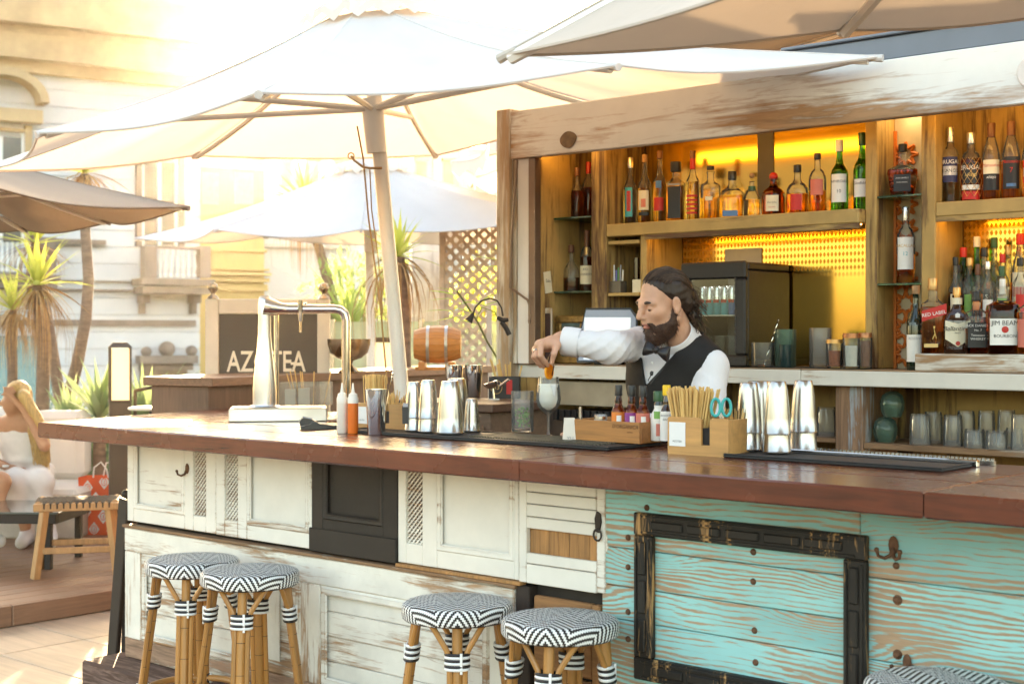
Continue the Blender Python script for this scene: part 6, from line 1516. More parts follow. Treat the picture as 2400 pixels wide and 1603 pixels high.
# cornice
for (y0, y1, d, m) in ((-60, 22, .9, STONE2), (22, 38, 1.1, STONE2), (38, 60, .75, STONE2), (60, 100, .5, STONE2), (100, 128, .7, STONE2), (128, 142, .35, STONE2)):
    FA.part(FA.box(MB(), -400, y0, 455, y1, .051, d), 'cornice_band', m)
for (x0, y0, x1, y1, d) in ((-400, 633, 458, 652, .16), (-400, 653, 458, 672, .22), (-400, 730, 445, 748, .16), (108, 547, 240, 562, .14), (108, 562, 240, 566, .22)):
    FA.part(FA.box(MB(), x0, y0, x1, y1, .051, d), 'stone_band', STONE)
def balcony(x0, x1, ytop, ybot, nb, d=1.0):
    bl_ = FA.part(FA.box(MB(), x0 - 8, ybot, x1 + 8, ybot + 18, .051, d), 'balcony_slab', STONE)
    FA.part(FA.box(MB(), x0 - 4, ybot + 18.2, x1 + 4, ybot + 36, .051, d * .9), 'balcony_mould', STONE, bl_)
    w = (x1 - x0) * .18
    for (a, b) in ((x0, x0 + w), (x1 - w * .9, x1)): FA.part(FA.box(MB(), a, ytop, b, ybot - .2, .5, d * .96), 'pedestal', STONE, bl_)
    FA.part(FA.box(MB(), x0 + w + .5, ytop, x1 - w * .9 - .5, ytop + 8, .6, d * .94), 'hand_rail', STONE, bl_)
    a0, zt = FA.sz(x0 + w + 3, ytop + 8); a1, zb = FA.sz(x1 - w * .9 - 3, ybot - .3); h = zt - zb
    me = None
    for k in range(nb):
        s_ = a0 + (a1 - a0) * (k + .5) / nb
        pr = [(.055, 0), (.055, h * .1), (.03, h * .16), (.05, h * .3), (.065, h * .42), (.04, h * .65), (.028, h * .82), (.05, h * .88), (.05, h)]
        if me is None: ob = MB().lathe(pr, 12).build('baluster', WFR, bl_); me = ob.data
        else: ob = link('baluster', me, bl_)
        ob.location = FA.M @ Vector((s_, -d * .82, zb)) + FA.off
    for xx in (x0 + w * .5, x1 - w * .7):
        FA.part(FA.box(MB(), xx - 9, ybot + 36.4, xx + 9, ybot + 56, .051, .55), 'corbel', STONE, bl_); FA.part(FA.box(MB(), xx - 6, ybot + 56.2, xx + 6, ybot + 80, .051, .28), 'corbel', STONE, bl_)
balcony(308, 456, 568, 640, 7); balcony(-150, 108, 548, 628, 14)
def window(F, x0, y0, x1, y1, m=STONE, fw=11, panes=2):
    w = F.part(F.box(F.box(F.box(MB(), x0, y0, x0 + fw, y1, .051, .2), x1 - fw, y0, x1, y1, .051, .2), x0 + fw + .2, y0, x1 - fw - .2, y0 + fw, .051, .19), 'window', m)
    xi0, xi1, yi0 = x0 + fw, x1 - fw, y0 + fw
    mb = MB(); F.box(mb, xi0, yi0, xi0 + 7, y1, .051, .12); F.box(mb, xi1 - 7, yi0, xi1, y1, .051, .12); F.box(mb, xi0 + 7.2, yi0, xi1 - 7.2, yi0 + 7, .051, .118)
    for k in range(1, panes): xm = xi0 + (xi1 - xi0) * k / panes; F.box(mb, xm - 4, yi0 + 7.2, xm + 4, y1, .051, .119)
    F.part(mb, 'frame', WFR, w)
    for k in range(panes):
        xa = xi0 + (xi1 - xi0) * k / panes + 5; xb = xi0 + (xi1 - xi0) * (k + 1) / panes - 5
        F.part(F.box(MB(), xa, yi0 + 8, xb, y1 - 2, .051, .07), 'pane', WPANE, w)
    return w
window(FA, 308, 352, 418, 566, STONE, 13)
wl2 = window(FA, 318, 848, 424, 1040, STONE, 22)
FA.part(FA.box(MB(), 305, 815, 438, 832, .21, .6), 'pediment', STONE, wl2); FA.part(FA.box(MB(), 312, 832.2, 432, 847.8, .21, .4), 'pediment', STONE, wl2)
for (x, y, r_) in ((372, 800, .24), (325, 806, .16), (428, 804, .17)):
    a, z = FA.sz(x, y); q = FA.M @ Vector((a, -.4, z)) + FA.off; FA.part(MB().ball(q, r_, 8, None, 0, 1.2, .8, .9), 'scroll_ornament', STONE, wl2)
wl3 = window(FA, -70, 290, 70, 560, STONE2, 16)
a, z = FA.sz(0, 290); aw, _ = FA.sz(98, 290); ar = MB(); rr = aw - a
pts = [(rr * math.cos(q), rr * .78 * math.sin(q)) for q in [i * math.pi / 12 for i in range(13)]] + [(rr * .8 * math.cos(q), rr * .58 * math.sin(q)) for q in [i * math.pi / 12 for i in range(12, -1, -1)]]
n_ = 13
for i in range(12):
    A, B, C_, D = pts[i], pts[i + 1], pts[25 - i - 1], pts[25 - i]
    ar.add([(p[0] + a, -.06, p[1] + z + .6) for p in (A, B, C_, D)] + [(p[0] + a, -.75, p[1] + z + .6) for p in (A, B, C_, D)], [(0, 1, 2, 3), (4, 7, 6, 5), (0, 4, 5, 1), (2, 6, 7, 3)], Matrix.Translation(FA.off) @ FA.M)
FA.part(ar, 'arched_pediment', STONE2, wl3); FA.part(FA.box(MB(), -90, 245, 88, 289, .21, .5), 'lintel', STONE2, wl3)
# yellow building
FB = Facade('yellow_building', 'yellow rendered building with moulded cornice beside the white apartment block', 606, 46, 60)
FB.part(FB.sbox(MB(), -9, 0, -5, 0, -12, 7.4), 'wall', YELW)
for (y0, y1, d) in ((566, 580, .1), (612, 622, .35), (622.3, 634, .5), (634.3, 648, .35), (648.3, 668, .18)):
    FB.part(FB.box(MB(), 380, y0, 610, y1, .002, d), 'moulding', YELW)
for (x0, x1) in ((462, 500), (536, 580)):
    FB.part(FB.box(MB(), x0, 395, x1, 470, .002, .06), 'window', mat('dusky_pane', (.42, .30, .22), .5))
FB.part(FB.box(MB(), 380, 372, 610, 392, .002, .5), 'moulding', PALEW)
# pale buildings further right
FC = Facade('pale_building', 'pale white building with a blank stair wall behind the slim poled parasol', 760, 48, 70)
FC.part(FC.sbox(MB(), -4.2, 1.2, -6, 0, -12, 5.0), 'wall', mat('blank_white', (.62, .60, .58), .8, 0, .05, 1))
FC.part(FC.box(MB(), 600, 560, 800, 572, .002, .2), 'moulding', PALEW)
FD = Facade('stone_townhouse', 'beige stone townhouse with pilasters and small arched window', 1200, 58, 76)
FD.part(FD.sbox(MB(), -14, 6, -8, 0, -12, 9.0), 'wall', PALEW)
for x in range(620, 1190, 62):
    FD.part(FD.box(MB(), x, 330, x + 16, 560, .002, .25), 'pilaster', STW)
    w = FD.part(FD.box(MB(), x + 24, 372, x + 48, 430, .002, .06), 'window', STONE2); FD.part(FD.box(MB(), x + 20, 364, x + 52, 371.5, .002, .3), 'window_hood', STONE2, w)
FD.part(FD.box(MB(), 560, 318, 1250, 330, .002, .6), 'cornice', PALEW)
for x in (752, 800): FD.part(FD.box(MB(), x, 590, x + 40, 760, .002, .2), 'window', STONE)
# ------------------------------------------------------------------ terrace edge: balustrades, screen, wall
def gbal(label, pts, z0, z1, m):
    o = thing('glass_balustrade', label, 'balustrade', (pts[0].x, pts[0].y, 0))
    for A, B in zip(pts[:-1], pts[1:]):
        d = (B - A); L = d.length; M_ = TR(A.x - o.location.x, A.y - o.location.y, 0, 0, 0, math.atan2(d.y, d.x))
        MB().box(.01, L - .01, -.006, .006, z0, z1, .002, M_).build('glass_pane', m, o); MB().box(-.02, .02, -.02, .02, 0, z1 + .02, .003, M_).build('post', STEEL, o)
    return o
TEALG = thinglass('teal_glass', (.62, .80, .80), .03, 1.5, .25, (.42, .62, .62)); PALEG = thinglass('frosted_green_glass', (.8, .9, .82), .2, 1.5, .5, (.66, .76, .66))
gbal('teal glass balustrade behind the tall yucca', [LT(-6.5, 13.5), LT(-5.6, 13.4), LT(-4.25, 13.2)], .3, 1.5, TEALG)
gbal('frosted green glass balustrade behind the oak barrel', [LT(-1.5, 11.9), LT(-.75, 11.8), LT(-.05, 11.7), LT(.9, 11.6)], .2, 1.62, PALEG)
wlo = thing('white_pillar', 'weathered white masonry pillar beside the lattice screen', 'pillar', LT(-.70, 13.0)); wlo.rotation_euler = (0, 0, YAW + R(8))
MB().box(-.22, .12, -.1, .3, 0, 2.7, .01).build('pillar_shaft', worn('pillar_paint', (.70, .67, .64), (.36, .32, .30), 'z', .3, .5, .8, soft=True), wlo)
scp = LT(-.50, 11.0); scr = thing('lattice_screen', 'brown perforated lattice screen with a window opening beside the kiosk post', 'screen', scp, YAW + R(4))
LATW = mat('lattice_brown', (.64, .52, .41), .7, 0, .3, 10)
def lattice(x0, x1, z0, z1):
    mb = MB(); pit = .105; rad = .030
    nx = int((x1 - x0) / pit) + 1; nz = int((z1 - z0) / (pit * .75)) + 1
    mb2 = strips(x0, x1, z0, z1, 0, .088, .026, .02); mb.v, mb.f, mb.m = mb2.v, mb2.f, mb2.m
    for k in range(int((x1 - x0) / .062)): mb.box(x0 + k * .062, x0 + k * .062 + .011, .041, .055, z0, z1)
    return mb
MB_ = lattice(-.02, .34, 0.1, 2.5); MB_.build('lattice', LATW, scr, 0, None, 'stuff')
lattice(.341, 1.2, 1.78, 2.5).build('lattice', LATW, scr, 0, None, 'stuff')
MB().box(.30, .345, -.01, .05, 0, 1.779, .004).box(.346, 1.2, -.01, .05, 1.735, 1.779, .004).build('opening_frame', mat('screen_frame', (.58, .52, .46), .6), scr)
MB().box(-.06, -.021, -.01, .05, 0, 2.52, .004).build('side_post', LATW, scr)
# ------------------------------------------------------------------ plants
YL = leafmat('yucca_leaf', (.16, .22, .04), (.50, .52, .10), .45); DEAD = mat('dead_leaf', (.42, .24, .10), .8, 0, .35, 20); TRK = mat('palm_trunk', (.22, .145, .10), .9, 0, .35, 14, .6, stretch=(1, 1, 3))
GRN = leafmat('soft_green_leaf', (.10, .16, .05), (.26, .34, .10), .4); AGV = leafmat('blue_green_leaf', (.09, .15, .08), (.22, .30, .14), .3)
def blade(w=.05, droop=.12, fold=.3, seg=6):
    vs = []; fs = []
    for i in range(seg + 1):
        s = i / seg; ww = w * (math.sin(math.pi * min(1, (s * .86 + .14))) ** .7) * (1 - s ** 3)
        z = -droop * s * s
        vs += [(s, -ww, z + ww * fold), (s, 0, z), (s, ww, z + ww * fold)]
    for i in range(seg):
        a = i * 3; fs += [(a, a + 3, a + 4, a + 1), (a + 1, a + 4, a + 5, a + 2)]
    return MB().add(vs, fs)
BL = {}
def leaf_mesh(key, m, **k):
    if key not in BL: 
        b = blade(**k); me = bpy.data.meshes.new('leaf'); me.from_pydata(b.v, [], b.f); me.materials.append(m); me.shade_smooth(); BL[key] = me
    return BL[key]
def yucca(label, head, trunk, ln, n, seed, tr=.045, skirt=0.0, emin=-15, emax=85, key='yucca', m=None, w=.05, droop=.12, name='yucca_tree', cat='tree', arc=(0, 360)):
    base = trunk[0]; o = thing(name, label, cat, base, 0, 'plants on the terrace')
    rnd = random.Random(seed)
    pts = [p - base for p in trunk]
    MB().tube(pts, [tr * (1.25 - .4 * i / max(1, len(pts) - 1)) for i in range(len(pts))], 10).build('trunk', TRK, o, 60)
    mes = [leaf_mesh(key + 'abc'[q], m or YL, w=w * (1, .85, 1.1)[q], droop=droop * (1, 2.6, .3)[q]) for q in range(3)]; med = leaf_mesh(key + 'dry', DEAD, w=w * .7, droop=droop * 4)
    for k in range(n):
        az = R(arc[0] + (arc[1] - arc[0]) * ((k * .618) % 1)); el = R(emin + (emax - emin) * ((k + .5) / n) ** .8)
        ob = link('leaf', med if (k < n * .14 and skirt) else mes[rnd.randrange(3)], o); L = ln * rnd.uniform(.65, 1.12); az += rnd.uniform(-.25, .25); el += rnd.uniform(-.15, .15)
        ob.location = head - base; ob.rotation_euler = (rnd.uniform(-.3, .3), -el, az); ob.scale = (L, L * rnd.uniform(.8, 1.2), L)
    if skirt:
        sk = MB()
        for k in range(int(90)):
            az = rnd.uniform(0, 6.283); l = skirt * rnd.uniform(.55, 1.05); out = rnd.uniform(.05, .30) * (1 + skirt * .3); wd = rnd.uniform(.004, .010)
            dx, dy = math.cos(az), math.sin(az); tx, ty = -dy, dx
            A = head - base + Vector((0, 0, -.02)); pts_ = []
            for s in range(5):
                f = s / 4; p = A + Vector((dx, dy, 0)) * (out * math.sin(f * 1.9)) + Vector((0, 0, -l * f ** 1.3 + .04 * math.sin(f * 3))); pts_.append(p)
            vs = []
            for i, p in enumerate(pts_): ww = wd * (1 - i / 4.6); vs += [p + Vector((tx, ty, 0)) * ww, p - Vector((tx, ty, 0)) * ww]
            sk.add([v[:] for v in vs], [(2 * i, 2 * i + 2, 2 * i + 3, 2 * i + 1) for i in range(4)])
        sk.build('dead_leaf_skirt', DEAD, o, 0, None, 'stuff')
    return o
yucca('spiky yucca with long dead leaf skirt above the sofa', P(85, 655, 11.5), [Vector((*P(92, 950, 11.5).xy, 0)), P(100, 800, 11.5), P(85, 655, 11.5)], .46, 44, 1, .05, .72, -20)
yucca('lower yucca rosette behind the skirted yucca', P(28, 712, 12.2), [Vector((*P(30, 950, 12.2).xy, 0)), P(28, 712, 12.2)], .50, 36, 2, .045, .5, -10)
yucca('tall bare curving trunk yucca beside the lit lantern', P(195, 398, 12.8), [Vector((*P(152, 1000, 12.8).xy, 0)), P(150, 940, 12.8), P(178, 830, 12.8), P(197, 730, 12.8), P(203, 640, 12.8), P(196, 540, 12.8), P(195, 400, 12.8)], .46, 30, 3, .05, .35)
yucca('slim leaning trunk yucca crossing behind the curving one', P(80, 560, 13.2), [Vector((*P(148, 1000, 13.2).xy, 0)), P(140, 930, 13.2), P(118, 790, 13.2), P(95, 640, 13.2), P(78, 540, 13.2)], .44, 28, 4, .05, .4)
yucca('yucca whose tip shows over the slim poled parasol', P(700, 470, 14.6), [Vector((*P(790, 1000, 14.6).xy, 0)), P(765, 700, 14.6), P(735, 580, 14.6), P(700, 470, 14.6)], .56, 34, 5, .05, .72)
yucca('yucca with orange brown dead leaf skirt beside the parasol pole', P(915, 590, 9.6), [Vector((*P(930, 900, 9.6).xy, 0)), P(925, 720, 9.6), P(915, 590, 9.6)], .36, 34, 6, .045, .60)
yucca('feathery palm behind the punch bowl', P(800, 770, 13.6), [Vector((*P(800, 1000, 13.6).xy, 0)), P(800, 770, 13.6)], .85, 46, 7, .06, 0, 0, 85, 'palm', GRN, .03, .35, 'palm_tree')
yucca('blue green agave fan beside the lit lantern', P(228, 960, 10.6), [Vector((*P(228, 1000, 10.6).xy, 0)), P(228, 960, 10.6)], .52, 26, 8, .05, 0, 25, 85, 'agave', AGV, .075, .05, 'agave_plant', 'plant')
yucca('small agave below the curving trunk', P(160, 985, 11.0), [Vector((*P(160, 1010, 11.0).xy, 0)), P(160, 985, 11.0)], .42, 22, 9, .05, 0, 20, 85, 'agave', AGV, .075, .05, 'agave_plant', 'plant')
yucca('agave fan between the lantern and the round table', P(330, 985, 11.6), [Vector((*P(330, 1010, 11.6).xy, 0)), P(330, 985, 11.6)], .62, 20, 10, .05, 0, 30, 85, 'agave', AGV, .06, .05, 'agave_plant', 'plant')
def shrub(label, c, rx, rz, n, m, seed, name='shrub', ls=.06, group='plants on the terrace'):
    o = thing(name, label, 'shrub', (c.x, c.y, max(0, c.z - rz)), 0, group); rnd = random.Random(seed); mb = MB()
    for k in range(n):
        v = Vector((rnd.gauss(0, 1), rnd.gauss(0, 1), rnd.gauss(0, 1))).normalized() * rnd.random() ** .4
        cl = 1 + .25 * math.sin(v.x * 5 + seed) * math.cos(v.z * 4)
        p = Vector((v.x * rx * cl, v.y * rx * cl, v.z * rz * cl + min(c.z, rz))); s = ls * rnd.uniform(.6, 1.3)
        mb.add([(0, 0, 0), (s, s * .3, s * .15), (s * 1.9, 0, 0), (s, -s * .3, s * .15)], [(0, 1, 2, 3)], TR(p.x, p.y, p.z, rnd.uniform(-3, 3), rnd.uniform(-1.4, 1.4), rnd.uniform(0, 6.3)))
    mb.build('foliage', m, o, 0, None, 'stuff'); MB().tube([(0, 0, 0), (0, 0, rz)], .02, 6).build('stem', TRK, o); return o
shrub('dark green shrub behind the shopping bag', P(265, 1045, 12), .5, .35, 900, AGV, 1)
shrub('olive shrub behind the rattan planter', P(185, 1060, 12.5), .5, .4, 700, GRN, 2)
shrub('yellow flowering shrub seen through the screen opening', P(1115, 700, 14), .5, .5, 900, leafmat('yellow_leaf', (.30, .30, .05), (.55, .48, .08), .4), 3)
shrub('soft green shrub behind the frosted glass', P(835, 700, 14.5), .6, .7, 900, GRN, 4)
# trailing stem plant by the kiosk post
tp_ = thing('trailing_plant', 'arching bare stem with narrow bright leaves in front of the lattice screen', 'plant', P(1172, 905, 7.0), 0, 'plants on the terrace')
MB().box(-.06, .06, -.06, .06, -tp_.location.z + .001, .0, .006).build('planter', PLINTHW, tp_)
def tq(x, y, t=7.0): return P(x, y, t) - tp_.location
MB().tube([tq(1172, 905), tq(1150, 838), tq(1118, 785), tq(1095, 738), tq(1070, 700), tq(1048, 668)], .005, 6).build('stem', mat('stem_green', (.10, .12, .04), .7), tp_)
MB().tube([tq(1165, 840), tq(1150, 760), tq(1135, 715), tq(1105, 705), tq(1090, 735)], .003, 6).build('stem', mat('stem_green2', (.2, .3, .08), .7), tp_)
me = leaf_mesh('narrow', leafmat('bright_leaf', (.16, .30, .04), (.30, .52, .10), .4), w=.07, droop=.15)
rnd = random.Random(11)
for (x, y, az, el) in [(1050 + rnd.uniform(-8, 14), 672 + i * 7, rnd.choice((YAW, YAW + math.pi)) + rnd.uniform(-.5, .5), rnd.uniform(-.4, .5)) for i in range(10)] + [(1150, 600, YAW + math.pi, .3), (1152, 612, YAW + math.pi, .1), (1150, 640, YAW + math.pi, -.1), (1155, 668, YAW + math.pi, -.3), (1150, 690, YAW + math.pi, -.2), (1155, 715, YAW + math.pi, 0), (1125, 660, YAW, .5)]:
    ob = link('leaf', me, tp_); ob.location = tq(x, y); ob.rotation_euler = (rnd.uniform(-.4, .4), -el, az); L = rnd.uniform(.10, .17); ob.scale = (L, L, L)
# ------------------------------------------------------------------ people: blended distance fields meshed as one skin
def surf_nets(fn, lo, hi, h):
    lo = np.array(lo, float); n = np.ceil((np.array(hi) - lo) / h).astype(int) + 1
    ax = [lo[i] + h * np.arange(n[i]) for i in range(3)]
    X, Y, Z = np.meshgrid(*ax, indexing='ij')
    V = fn(X, Y, Z).astype(np.float32)
    inside = V < 0
    c = np.zeros(tuple(n - 1), np.int8)
    for i in (0, 1):
        for j in (0, 1):
            for k in (0, 1): c += inside[i:n[0] - 1 + i, j:n[1] - 1 + j, k:n[2] - 1 + k]
    act = np.argwhere((c > 0) & (c < 8))
    idx = -np.ones(tuple(n - 1), np.int64); idx[tuple(act.T)] = np.arange(len(act))
    cor = [(i, j, k) for i in (0, 1) for j in (0, 1) for k in (0, 1)]
    vals = np.stack([V[act[:, 0] + i, act[:, 1] + j, act[:, 2] + k] for i, j, k in cor], 1)
    S = np.zeros((len(act), 3)); C_ = np.zeros(len(act))
    for a in range(8):
        for b in range(a + 1, 8):
            d = [cor[b][q] - cor[a][q] for q in range(3)]
            if sum(abs(q) for q in d) != 1: continue
            va, vb = vals[:, a], vals[:, b]; m = (va < 0) != (vb < 0)
            t = np.where(m, va / np.where(m, va - vb, 1), 0)
            pt = np.array(cor[a])[None, :] + t[:, None] * np.array(d)[None, :]
            S += pt * m[:, None]; C_ += m
    P_ = lo + h * (act + S / C_[:, None])
    F = []
    for axi in range(3):
        o1, o2 = (axi + 1) % 3, (axi + 2) % 3
        sl0 = [slice(None)] * 3; sl1 = [slice(None)] * 3; sl0[axi] = slice(0, n[axi] - 1); sl1[axi] = slice(1, n[axi])
        e = np.argwhere(inside[tuple(sl0)] != inside[tuple(sl1)])
        ok = (e[:, o1] > 0) & (e[:, o2] > 0) & (e[:, o1] < n[o1] - 1) & (e[:, o2] < n[o2] - 1); e = e[ok]
        flip = inside[tuple(e.T)]
        q = []
        for (a, b) in ((1, 1), (0, 1), (0, 0), (1, 0)):
            ee = e.copy(); ee[:, o1] -= a; ee[:, o2] -= b; q.append(idx[tuple(ee.T)])
        q = np.stack(q, 1); q[~flip] = q[~flip][:, ::-1]; F.append(q)
    return P_, np.concatenate(F)
def cap(p, q, ra, rb, flat=None):
    p = np.array(p, float); q = np.array(q, float); d = q - p; L2 = max(1e-9, d @ d)
    def f(X, Y, Z):
        ax, ay, az = X - p[0], Y - p[1], Z - p[2]
        t = np.clip((ax * d[0] + ay * d[1] + az * d[2]) / L2, 0, 1)
        return np.sqrt((ax - t * d[0]) ** 2 + (ay - t * d[1]) ** 2 + (az - t * d[2]) ** 2) - (ra + (rb - ra) * t)
    return f
def ell(c, r, B=None):
    c = np.array(c, float); r = np.array(r, float); m = r.min()
    def f(X, Y, Z):
        a = np.stack([X - c[0], Y - c[1], Z - c[2]])
        if B is not None: a = np.tensordot(np.array(B, float), a, 1)
        k = np.sqrt((a[0] / r[0]) ** 2 + (a[1] / r[1]) ** 2 + (a[2] / r[2]) ** 2)
        g = np.sqrt((a[0] / r[0] ** 2) ** 2 + (a[1] / r[1] ** 2) ** 2 + (a[2] / r[2] ** 2) ** 2)
        return k * (k - 1) / np.maximum(g, 1e-6)
    return f
def smin(a, b, k):
    if k <= 0: return np.minimum(a, b)
    h = np.clip(.5 + .5 * (b - a) / k, 0, 1); return b + (a - b) * h - k * h * (1 - h)
def smax(a, b, k): return -smin(-a, -b, k)
def union(prims):
    """prims: list of (sdf, blend, op) op +1 add, -1 carve"""
    def f(X, Y, Z):
        v = None
        for (g, k, *op) in prims:
            w = g(X, Y, Z)
            if v is None: v = w
            elif op and op[0] < 0: v = smax(v, -w, k)
            else: v = smin(v, w, k)
        return v
    return f
def skin_mesh(name, pieces, mats, parent, mfun=None, loc=None, xf=None):
    """pieces: list of (fn, lo, hi, h) in (lat, depth, z) or a local frame given by xf"""
    V = []; F = []; o = 0
    for (fn, lo, hi, h) in pieces:
        p, f = surf_nets(fn, lo, hi, h); V.append(p); F.append(f + o); o += len(p)
    V = np.concatenate(V); F = np.concatenate(F)
    mi = mfun(V[F].mean(1)) if mfun else None
    if xf is not None: V = xf(V)
    base = parent.location if parent.type == 'EMPTY' else parent.parent.location
    Wd = np.stack([RT.x * V[:, 0] + FW.x * V[:, 1] - base.x, RT.y * V[:, 0] + FW.y * V[:, 1] - base.y, V[:, 2] - base.z], 1)
    me = bpy.data.meshes.new(name); me.from_pydata(Wd.tolist(), [], F.tolist())
    for m in (mats if isinstance(mats, list) else [mats]): me.materials.append(m)
    if mi is not None: me.polygons.foreach_set('material_index', mi.astype(np.int32))
    me.shade_smooth(); me.update()
    return link(name, me, parent)
SKIN = mat('skin', (.60, .33, .22), .46, 0, .14, 20, .12, sss=.15, bsc=260); LIP = mat('lips', (.44, .16, .12), .45, 0, .1); HAIRD = mat('dark_brown_hair', (.030, .016, .010), .45, 0, .5, 40, .6, stretch=(1, 1, .25), bsc=120)
BEARD = mat('beard_hair', (.060, .024, .012), .55, 0, .6, 160, .9, bsc=350); SHIRT = mat('white_shirt', (.70, .69, .71), .75, 0, .05, 6, .5, bsc=24)
VEST = mat('black_vest_cloth', (.011, .009, .008), .8, 0, .2, 20, .2); BOW = mat('bow_tie_satin', (.014, .010, .010), .35, 0, .2)
EYEW = mat('eye_white', (.7, .66, .62), .2, 0, 0); EYED = mat('eye_dark', (.03, .02, .015), .15, 0, 0)
def hp(x, y, t): return ((x * K - 1200) / 3338 * t, t, CAM_H + (782 - y * K) / 3338 * t)
def V3(p): return np.array(p, float)
def wv_(p): return RT * float(p[0]) + FW * float(p[1]) + Vector((0, 0, float(p[2])))
BT = thing('person', 'bearded bartender in white shirt, black vest and bow tie reaching over a glass', 'person', LT(.62, 5.42, 0))
# --- head frame: forward to the picture's left and down
HO = V3(hp(1521, 697, 5.14)); ef = V3((-.87, -.46, -.20)); ef /= np.linalg.norm(ef)
up0 = V3((0.06, -.02, 1)); es = np.cross(up0, ef); es /= np.linalg.norm(es); eu = np.cross(ef, es)
HS = .94
def head2(V): return HO + HS * (V[:, :1] * ef + V[:, 1:2] * es + V[:, 2:3] * eu)
Hs = []
Hs += [(ell((-.012, 0, .040), (.096, .076, .088)), 0), (ell((.030, 0, -.030), (.066, .060, .085)), .03), (cap((.058, .0, -.103), (.062, 0, -.100), .024, .024), .03)]
for s in (-1, 1):
    Hs += [(cap((-.005, s * .054, -.055), (.052, s * .018, -.105), .026, .022), .03), (ell((.062, s * .043, -.020), (.026, .022, .020)), .025), (cap((.078, s * .048, .020), (.090, s * .012, .019), .011, .012), .018)]
    Hs += [(ell((.098, s * .033, .000), (.017, .017, .012)), .012, -1), (ell((.0765, s * .033, .000), (.0150, .0165, .0135)), .004)]
Hs += [(cap((.086, 0, .018), (.116, 0, -.026), .0095, .0115), .012), (ell((.114, 0, -.030), (.014, .012, .010)), .008)]
for s in (-1, 1): Hs += [(ell((.099, s * .0125, -.034), (.012, .0075, .008)), .006), (ell((.102, s * .0085, -.0415), (.005, .0035, .004)), .003, -1)]
Hs += [(ell((.089, 0, -.052), (.014, .022, .014)), .014), (ell((.0935, 0, -.062), (.0095, .021, .0048)), .004), (ell((.0915, 0, -.0735), (.0095, .018, .0058)), .004), (cap((.10, -.020, -.0675), (.10, .020, -.0675), .0022, .0022), .003, -1)]
for s in (-1, 1): Hs += [(ell((-.006, s * .081, -.002), (.019, .009, .032)), .006), (ell((.000, s * .090, .0), (.010, .006, .019)), .005, -1), (ell((.0, s * .083, -.028), (.009, .007, .010)), .006)]
Hs += [(cap((-.028, 0, -.05), (-.075, .0, -.19), .053, .058), .03)]
headf = union(Hs)
def headmat(c):
    m = np.zeros(len(c), int); l = ((c[:, 0] > .085) & (c[:, 2] < -.057) & (c[:, 2] > -.080) & (abs(c[:, 1]) < .021)); m[l] = 1; return m
hm = skin_mesh('head', [(headf, (-.13, -.11, -.22), (.14, .11, .14), .0032)], [SKIN, LIP], BT, headmat, None, head2)
# eyes looking down: lash line under the lids
for s in (-1, 1):
    V = np.array([[.0905 - .004 * (a ** 2) * 3, s * .033 + a * .0135, -.0045 - .002 * (1 - a * a)] for a in np.linspace(-1, 1, 9)])
    W_ = head2(V); Wd = [(RT * w[0] + FW * w[1] + Vector((0, 0, w[2]))) - BT.location for w in W_]
    MB().tube(Wd, [.0009, .0018, .0023, .0026, .0027, .0026, .0023, .0018, .0009], 6).build('eyelash', HAIRD, hm, 180).location = (0, 0, 0)
    V = np.array([[.0945 - .011 * max(0, a) ** 2, s * (.031 + a * .022), .0185 + .005 * (1 - (a - .2) ** 2)] for a in np.linspace(-1, 1, 9)])
    W_ = head2(V); Wd = [(RT * w[0] + FW * w[1] + Vector((0, 0, w[2]))) - BT.location for w in W_]
    MB().tube(Wd, [.0025, .0045, .0056, .0058, .0056, .005, .0042, .003, .0015], 8).build('eyebrow', HAIRD, hm, 180)
hm.name = 'body'
# hair: swept back, with loose curls at the nape
def wob(X, Y, Z, a, f, ph=0): return a * (np.sin(f * X + ph) * np.cos(f * .8 * Y + 1.3 * ph) + np.sin(f * 1.7 * Z + 2 * X * f * .3 + ph))
def hairf(X, Y, Z):
    v = ell((-.020, 0, .048), (.099, .084, .090))(X, Y, Z)
    v = smin(v, ell((-.075, 0, .01), (.055, .066, .075))(X, Y, Z), .03)
    # hairline: cut away the face side
    v = smax(v, (X * .80 + (Z - .050) * -.62 - .030), .008)
    v = smax(v, (X - .010) - (Z - .02) * 1.1, .01)
    st = .0011 * np.sin(420 * Y + 60 * Z - 80 * X) + .0008 * np.sin(260 * Y + 200 * Z)
    return v + st
def curls(X, Y, Z):
    v = None; rnd = random.Random(4)
    for k in range(26):
        c = (-.098 + rnd.uniform(-.020, .030), rnd.uniform(-.05, .06), rnd.uniform(-.11, .04)); r = rnd.uniform(.011, .018)
        w = ell(c, (r, r, r * 1.2))(X, Y, Z); v = w if v is None else smin(v, w, .010)
    return v + .0028 * np.sin(240 * X + 90 * Z) * np.sin(260 * Z + 110 * Y) + .0015 * np.sin(420 * Y)
hair = skin_mesh('hair', [(lambda X, Y, Z: smin(hairf(X, Y, Z), curls(X, Y, Z), .014), (-.18, -.12, -.19), (.11, .12, .16), .0036)], HAIRD, BT, None, None, head2)
